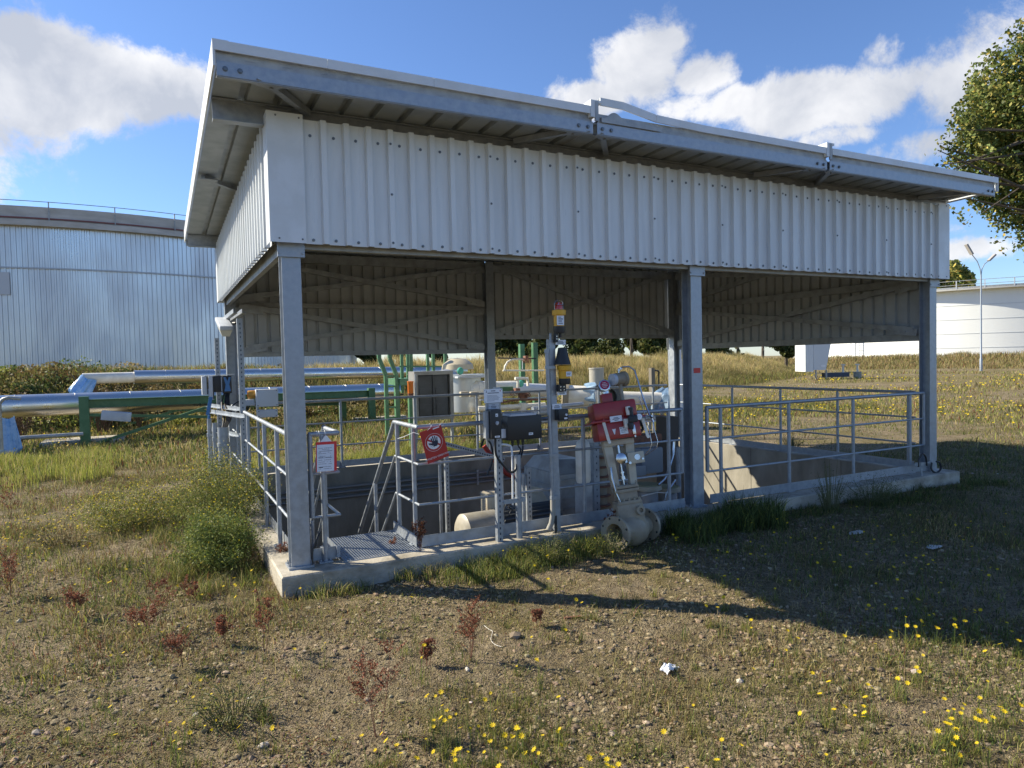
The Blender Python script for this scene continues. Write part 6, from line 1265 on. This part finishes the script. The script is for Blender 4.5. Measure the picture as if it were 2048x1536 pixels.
x, y = near_flowers([(1700, 1080, 140, 40, 38), (1900, 1090, 90, 45, 30), (1520, 1130, 90, 35, 14), (1350, 1060, 50, 15, 10), (80, 1060, 60, 22, 60), (210, 1050, 60, 14, 40), (60, 1120, 60, 30, 26), (230, 1130, 70, 40, 16), (480, 1170, 50, 20, 14), (1080, 1100, 60, 18, 16), (1200, 1075, 30, 14, 6), (380, 1010, 60, 20, 30)], 6)
n = len(x); flowers('yellow_flowers', 'scattered yellow flowers further back beside the kerb and on the left', x, y, .05+.16*rng.random(n), .011+.005*rng.random(n))
x, y, r = wedge(5000, 13, 60, 44, .9); pt_ = fbm(x, y, .22, 4, 111); kp = outpit(x, y, .2) & (pt_ > .50) & (segdist(x, y, RIDGE) > 4.5); x, y, r = x[kp], y[kp], r[kp]; n = len(x); flowers('field_flowers', 'yellow blooms dotted across the distant field', x, y, .10+.12*rng.random(n), .010+.0011*r, petals=4)
# --- bushy plants beside the left railing
def bushy(name, label, cat, cx, cy, rx_, ry_, hh, nl, cols, wts, nf=0, seed=0, ls=.014, fcol=FY, group=None, fs=.007):
    g = np.random.default_rng(seed); z0 = gz(cx, cy); t = thing(name, label, cat, (cx, cy, z0), group)
    ns = 44; mb = MB(); tips = []
    for i in range(ns):
        a = g.random()*6.283; q = g.random()**.5; tip = Vector((cx+rx_*q*math.cos(a), cy+ry_*q*math.sin(a), z0+hh*(1-.45*q*q)*(.42+.75*g.random()))); b = Vector((cx+rx_*.35*q*math.cos(a), cy+ry_*.35*q*math.sin(a), z0-.02)); mid = (b+tip)/2+Vector((0, 0, .05)); mb.tube([b, mid, tip], [.0035, .003, .0015], 4, caps=False); tips.append((b, mid, tip))
    mb.build('stems', mat('plant_stem_green', (.12, .12, .05), .7), t)
    i = g.integers(0, ns, nl); tt = g.random(nl)**.6; T = np.array([[list(b), list(m_), list(tp_)] for b, m_, tp_ in tips]); P = T[i, 0]*((1-tt)**2)[:, None]+2*T[i, 1]*(tt*(1-tt))[:, None]+T[i, 2]*(tt**2)[:, None]; P += g.normal(0, 1, (nl, 3))*np.array([.05, .05, .035])*(.4+tt)[:, None]*max(rx_, .25)/.4
    P[:, 2] = np.maximum(P[:, 2], z0+.005); Pl = P-np.array([cx, cy, z0]); col = pick(nl, cols, wts)
    V, C4 = leaves(Pl, ls*(.6+.8*rng.random(nl)), col, 0, .35); f = (np.arange(nl)[:, None]*4+np.arange(4)).astype(np.int32); o = np_mesh('foliage', V.reshape(-1, 3), [f], leafm, C4.reshape(-1, 4), False); o.parent = t
    if nf:
        i = g.integers(0, ns, nf); Pf = T[i, 2]+g.normal(0, 1, (nf, 3))*np.array([.07, .07, .04])*max(rx_, .25)/.4-np.array([cx, cy, z0]); cf = pick(nf, [fcol, fcol*.8, np.array((.55, .5, .3))], [4, 2, 1]); V, C4 = leaves(Pf, fs*2.*(.7+.5*rng.random(nf)), cf, .5, .9); f = (np.arange(nf)[:, None]*4+np.arange(4)).astype(np.int32); o = np_mesh('blossoms', V.reshape(-1, 3), [f], leafm, C4.reshape(-1, 4), False); o.parent = t
    return t
GC = ([GREEN, YG, OLV, DKG], [4, 3, 2, 2])
bushy('flowering_bush', 'big bushy weed with many small yellow blossoms beside the thick standing conduit', 'bush', -.33, 2.45, .58, .95, .74, 30000, *GC, 1100, 1, ls=.021)
bushy('flowering_bush', 'bushy weed full of yellow blossoms, left of the big one by the kerb', 'bush', -1.15, 2.9, .5, .7, .45, 15000, [GREEN, YG, OLV, STRAW], [3, 4, 3, 1], 750, 2, ls=.023)
bushy('flowering_bush', 'leafy green weed against the left kerb, nearest to the front column', 'bush', -.42, 1.15, .38, .6, .45, 18000, [GREEN, YG, GREEN*1.2], [4, 2, 3], 120, 3, ls=.024)
bushy('flowering_bush', 'tall loose weed with pale tips touching the left railing', 'bush', -.18, 3.5, .28, .5, .68, 8000, [OLV, GREEN, BRN, YG], [3, 3, 2, 2], 160, 4, fcol=np.array((.6, .55, .4)))
bushy('dry_bush', 'grey dry bushy plant on the left among yellow flowers', 'bush', -1.75, 2.45, .35, .4, .22, 3500, [BRN*1.3, STRAW*.8, OLV], [3, 2, 2], 30, 5)
bushy('weed_bush', 'dark leafy weed in front of the right-hand kerb', 'bush', 6.6, -.35, .55, .22, .34, 4500, [DKG, GREEN, BRN], [4, 3, 1], 0, 6)
bushy('weed_bush', 'thin branching weed leaning before the kerb right of the middle column', 'bush', 5.95, -.30, .25, .15, .55, 1000, [DKG, GREEN], [4, 3], 0, 7)
bushy('weed_bush', 'olive weed clump in the foreground left of centre, with a few yellow blossoms', 'bush', -.55, -1.85, .28, .25, .18, 2600, [OLV, YG, GREEN, STRAW], [3, 3, 2, 2], 16, 8, ls=.010)
bushy('weed_bush', 'green leafy clump at the foot of the thin post with the white sign', 'bush', 2.15, -.42, .3, .2, .26, 3800, *GC, 26, 9, ls=.012)
bushy('weed_bush', 'green leafy clump just left of the valve flange', 'bush', 2.72, -.50, .25, .18, .24, 3000, *GC, 22, 10, ls=.012)
bushy('weed_bush', 'dark green shrub showing on the far side of the right railing', 'bush', 9.6, 3.4, .3, .3, .3, 1500, [GREEN, DKG, RUST], [3, 3, 1], 0, 11)
# --- reddish brown dried weeds
def dried(u, v, hh, label, seed, spread=.10, ground=-.17, col=RUST*1.4, dens=1.0, x=None):
    p = at(u, v, 'z', ground) if x is None else Vector((x[0], x[1], 0)); z0 = x[2] if x is not None else gz(p.x, p.y); g = np.random.default_rng(seed)
    t = thing('dried_weed', label, 'weed', (p.x, p.y, z0), 'reddish brown dried weeds'); mb = MB(); P = []
    for i in range(int(g.integers(2, 4))):
        a = g.random()*6.283; top = Vector((p.x+spread*.5*math.cos(a), p.y+spread*.5*math.sin(a), z0+hh*1.12*(.75+.3*g.random()))); b = Vector((p.x+.008*math.cos(a), p.y+.008*math.sin(a), z0-.02)); mid = (b+top)/2+Vector((.01, .0, 0)); mb.tube([b, mid, top], [.0024, .002, .001], 4, caps=False)
        for k in range(int(9*dens)+3):
            tt = .42+.58*g.random(); q = b.lerp(top, tt); aa = g.random()*6.283; l = spread*(.35+.6*g.random())*(1.25-tt*.7); e = q+Vector((math.cos(aa)*l, math.sin(aa)*l, l*(.6+.8*g.random()))); mb.tube([q, e], [.0013, .0008], 3, caps=False)
            m_ = int(38*dens); s_ = g.random(m_)**.6; P.append(np.array(q)[None]*(1-s_)[:, None]+np.array(e)[None]*s_[:, None]+g.normal(0, .006, (m_, 3)))
    mb.build('stems', mat('dried_red_stem', (.15, .06, .035), .8), t); P = np.concatenate(P)-np.array([p.x, p.y, z0]); n = len(P)
    V, C4 = leaves(P, .0095*(.6+.9*g.random(n)), pick(n, [col, col*.6, BRN, col*1.5], [4, 2, 2, 1]), 0, .7); f = (np.arange(n)[:, None]*4+np.arange(4)).astype(np.int32); o = np_mesh('seed_heads', V.reshape(-1, 3), [f], leafm, C4.reshape(-1, 4), False); o.parent = t
for i, a in enumerate(((755, 1462, .40, 'tall rusty dried weed, the largest in the middle foreground', .15), (530, 1310, .36, 'thin upright rusty weed just below the left front column', .08), (940, 1320, .33, 'rusty weed with a bushy head in front of the grating landing', .11), (325, 1262, .34, 'spindly rusty weed left of the concrete kerb corner', .10), (385, 1225, .22, 'low rusty weed between the spindly one and the kerb corner', .10), (285, 1285, .22, 'broad low rusty weed in the left foreground', .13), (22, 1200, .32, 'rusty weed at the left edge, lower one of the pair there', .12), (25, 1062, .50, 'tall rusty weed at the left edge below the crumpled blue plastic', .16), (1222, 1098, .30, 'reddish weed right beside the open valve flange', .06), (452, 1292, .16, 'small rusty weed with reddish tips left of the thin upright one', .07), (370, 1345, .20, 'dark rusty sprawling weed low in the left foreground', .12), (150, 1245, .16, 'faint rusty weed amid the yellow flowers on the left', .10), (570, 1140, .20, 'little rusty weed at the corner of the left kerb', .07), (855, 1330, .14, 'tiny reddish weed in the sandy middle ground', .05), (1075, 1255, .12, 'tiny reddish weed right of the white cord', .05))): dried(a[0], a[1], a[2], a[3], 20+i, a[4])
dried(0, 0, .26, 'reddish topped weed growing through the middle of the grating', 40, .06, x=(1.02, .42, -.25)); dried(0, 0, .30, 'pale stemmed weed with dark red tips at the right end of the grating', 41, .09, x=(1.13, .05, .0), col=RUST*.7)
dried(0, 0, .5, 'dark dried shrub beyond the right railing by the middle column', 42, .25, x=(9.6, 7.0, gz(9.6, 7.0)), col=RUST*.8)
for i, (u, d_, hh) in enumerate(((165, 21.5, 1.5), (190, 21.8, 1.3), (205, 22, 1.2), (30, 20.5, 1.1), (270, 22.5, .9))):
    p = pol(u, d_); z = gz(p.x, p.y); t = thing('bare_shrub', ('tallest bare brown shrub before the ribbed tank', 'middle bare shrub of the group before the ribbed tank', 'rightmost bare shrub of the group before the ribbed tank', 'bare brown shrub at the far left before the ribbed tank', 'small bare shrub standing apart before the ribbed tank')[i], 'shrub', (p.x, p.y, z), 'bare shrubs before the ribbed tank'); mb = MB(); g = np.random.default_rng(60+i)
    for k in range(14):
        a = g.random()*6.28; b = Vector((p.x, p.y, z-.05)); e = b+Vector((math.cos(a)*.35*g.random(), math.sin(a)*.35*g.random(), hh*(.6+.5*g.random()))); mb.tube([b, (b+e)/2+Vector((.04, 0, 0)), e], [.014, .010, .005], 4, caps=False)
        for m_ in range(7): q = b.lerp(e, .4+.6*g.random()); mb.tube([q, q+Vector((g.normal()*.08, g.normal()*.08, .16))], [.007, .012], 4, caps=False)
    mb.build('branches', mat('dead_stem', (.13, .085, .06), .85), t)
# --- trees
def tree(name, label, clumps, nl, size, cols, wts, trunk=None, group=None, gap=.44):
    c = np.array([list(q[0]) for q in clumps]); rr = np.array([q[1] for q in clumps]); base = Vector(trunk[0]) if trunk else Vector(c.mean(0)); t = thing(name, label, 'tree', base, group)
    i = rng.choice(len(rr), nl, p=rr**2.2/(rr**2.2).sum()); d = rng.normal(size=(nl, 3)); d /= np.linalg.norm(d, axis=1)[:, None]; q = rng.random(nl)**.38; P = c[i]+d*(rr[i]*q)[:, None]*np.array([1, 1, .85])
    no = fbm(P[:, 0]+P[:, 2]*.7, P[:, 1]-P[:, 2]*.6, 1.1/np.mean(size)*.09, 3, 133); kp = no > gap; P = P[kp]; n = len(P); no = no[kp]; col = pick(n, cols, wts, .35)
    V, C4 = leaves(P-np.array(list(base)), size[0]+(size[1]-size[0])*rng.random(n), col, 0, .75); f = (np.arange(n)[:, None]*4+np.arange(4)).astype(np.int32); o = np_mesh('crown', V.reshape(-1, 3), [f], leafm, C4.reshape(-1, 4), False); o.parent = t
    if trunk:
        mb = MB(); b, top, r_ = Vector(trunk[0]), Vector(trunk[1]), trunk[2]; mb.tube([b, b.lerp(top, .5)+Vector((r_*.4, 0, 0)), top], [r_, r_*.75, r_*.4], 10)
        for k in range(len(clumps)):
            q = b.lerp(top, .45+.5*random.random()); e = Vector(c[k]); mb.tube([q, (q+e)/2+Vector((0, 0, -rr[k]*.2)), e], [r_*.22, r_*.12, r_*.03], 6)
        mb.build('trunk', mat('bark', (.11, .09, .07), .9, 0, (.06, .05, .04), 8), t)
    return t
TG = [np.array(q) for q in ((.14, .18, .05), (.08, .11, .03), (.24, .25, .07), (.55, .43, .11))]
def pc(u, v, rpx, D): return (CAM+ray(u, v)*D, rpx*D/F)
b = CAM+dirpx(2330)*25; b.z = -.15
tree('deciduous_tree', 'large broadleaf tree turning yellow, reaching in at the right edge', [pc(*q) for q in ((1875, 300, 26, 22.5), (1868, 350, 24, 22.5), (1905, 300, 40, 23), (1920, 260, 34, 23), (1985, 235, 62, 24), (2035, 155, 70, 25), (1930, 325, 48, 23), (1895, 345, 32, 23), (1990, 335, 75, 24), (2070, 260, 100, 26), (2060, 380, 80, 24), (1970, 405, 48, 23.5), (2020, 425, 36, 23), (2100, 110, 80, 25), (2180, 200, 160, 27), (2190, 380, 150, 25), (2300, 100, 170, 27), (2350, 330, 190, 27), (1945, 255, 34, 23.5), (2120, 440, 60, 24), (1925, 395, 24, 23), (1880, 330, 20, 22.5), (1965, 425, 24, 23))], 190000, (.07, .14), TG, [6, 4, 4, 1.3], (b, b+Vector((0, 0, 9.5)), .38), gap=.455)
b = CAM+dirpx(1895)*172; b.z = 0
tree('deciduous_tree', 'rounded green treetop showing above the rim of the white tank', [pc(*q) for q in ((1890, 553, 34, 170), (1915, 562, 26, 170), (1865, 560, 30, 172), (1895, 580, 40, 172))], 5000, (.7, 1.3), TG, [4, 4, 3, 1.2], (b, b+Vector((0, 0, 14)), .5))
DT = [(735, 58, 18, 'seen past the right edge of the ribbed tank'), (800, 58, 18, 'seen through the green ladder'), (875, 60, 18, 'seen above the grey cabinet'), (1000, 52, 24, 'just right of the rear middle column'), (1045, 58, 26, 'above the two green posts'), (1085, 50, 22, 'between the right green post and the mast'), (1140, 56, 26, 'right of the black horn cone'), (1180, 50, 24, 'above the beige capped riser'), (1225, 60, 24, 'above the red valve actuator'), (1262, 54, 26, 'left of the thin pale pole'), (1305, 50, 22, 'right of the thin pale pole'), (1342, 58, 26, 'next to the slim post left of the middle column'), (1425, 60, 24, 'right of the middle column under the right wall'), (1475, 62, 22, 'over the dry mound, middle of the right bay'), (1525, 66, 22, 'where the dry mound slopes down'), (1572, 68, 20, 'left of the white container')]
for u, D, s_, where in DT:
    d = dirpx(u); b = CAM+d*D; b.z = -.1; vy = 728-.0206*(u-1024)-10; vs0 = vy-13
    cl = [pc(u-8, vs0-8, s_, D), pc(u+12, vs0-18, s_*.9, D+1), pc(u-2, vs0-34, s_*.9, D), pc(u+6, vs0+8, s_*.8, D-1)]
    tree('dark_tree', 'dark tree behind the bank, '+where, cl, 4200, (.18, .36), [TG[0]*.5, TG[1]*.6, TG[2]*.6], [4, 4, 2], (b, b+Vector((0, 0, 5)), .16), 'dark trees behind the bank')
# --- loose litter
p = at(1335, 1338, 'z', -.17); z0 = gz(p.x, p.y); g = np.random.default_rng(5); mb = MB()
for cx, cy, sx_, sz_, n_ in ((0, 0, .030, .065, 9), (.05, .03, .045, .022, 8)):
    vs = []
    for i in range(n_):
        for j in range(n_): vs.append((p.x+cx+(i/(n_-1)-.5)*2*sx_+g.normal()*.005, p.y+cy+(j/(n_-1)-.5)*.06+g.normal()*.006, z0+.008+sz_*(1-abs(i/(n_-1)-.45)*1.5)*(.45+.55*math.sin(j*1.9+i*.8)**2)+g.normal()*.004))
    mb.add(vs, [(i*n_+j, i*n_+j+1, (i+1)*n_+j+1, (i+1)*n_+j) for i in range(n_-1) for j in range(n_-1)])
o = mb.build('crumpled_paper', mat('white_litter', (.78, .80, .84), .6, 0, (.62, .64, .68), 30), None, (p.x, p.y, z0), sharp=False); tag(o, 'crumpled piece of white paper lying on the sandy ground', 'litter')
pts = []
for u, v in ((968, 1252), (978, 1259), (985, 1266), (983, 1276), (982, 1284), (990, 1292), (1003, 1298)): q = at(u, v, 'z', -.17); pts.append((q.x, q.y, gz(q.x, q.y)+.008))
cable('cord', 'short loop of white cord lying on the ground', pts, .0022, mat('off_white_cord', (.55, .52, .46), .7))
for o in C.objects:
    if o.name.startswith('cord'): o['category'] = 'cord'
p = at(1145, 1238, 'z', -.17); o = MB().box((p.x-.06, p.y-.012, gz(p.x, p.y)), (p.x+.06, p.y+.012, gz(p.x, p.y)+.010), Matrix.Rotation(R(-14), 3, 'Z')).build('metal_scrap', rust, None, p); tag(o, 'short strip of rusty scrap lying on the sandy ground', 'scrap')
for i, (u, v) in enumerate(((1455, 962), (1380+330, 1108), (1760, 1098))):
    u, v = ((1802, 972), (1712, 1072), (1868, 1098))[i]; p = at(u, v, 'z', -.17); z0 = gz(p.x, p.y); g = np.random.default_rng(i); vs = [(p.x+.09*math.cos(a)*(1+.4*g.normal()*.5), p.y+.05*math.sin(a), z0+.012+.012*g.random()) for a in np.linspace(0, 6.28, 9)[:-1]]
    o = MB().add(vs+[(a, b_, c-.006) for a, b_, c in vs], [tuple(range(8)), tuple(range(8, 16))]+[(j, (j+1) % 8, 8+(j+1) % 8, 8+j) for j in range(8)]).build('pale_scrap', mat('pale_scrap_surface', (.50, .50, .49), .7), None, (p.x, p.y, z0)); tag(o, ('pale flat scrap by the kerb below the right-hand column', 'pale flat scrap in the middle of the shaded ground', 'pale flat scrap at the right in the shaded ground')[i], 'scrap')
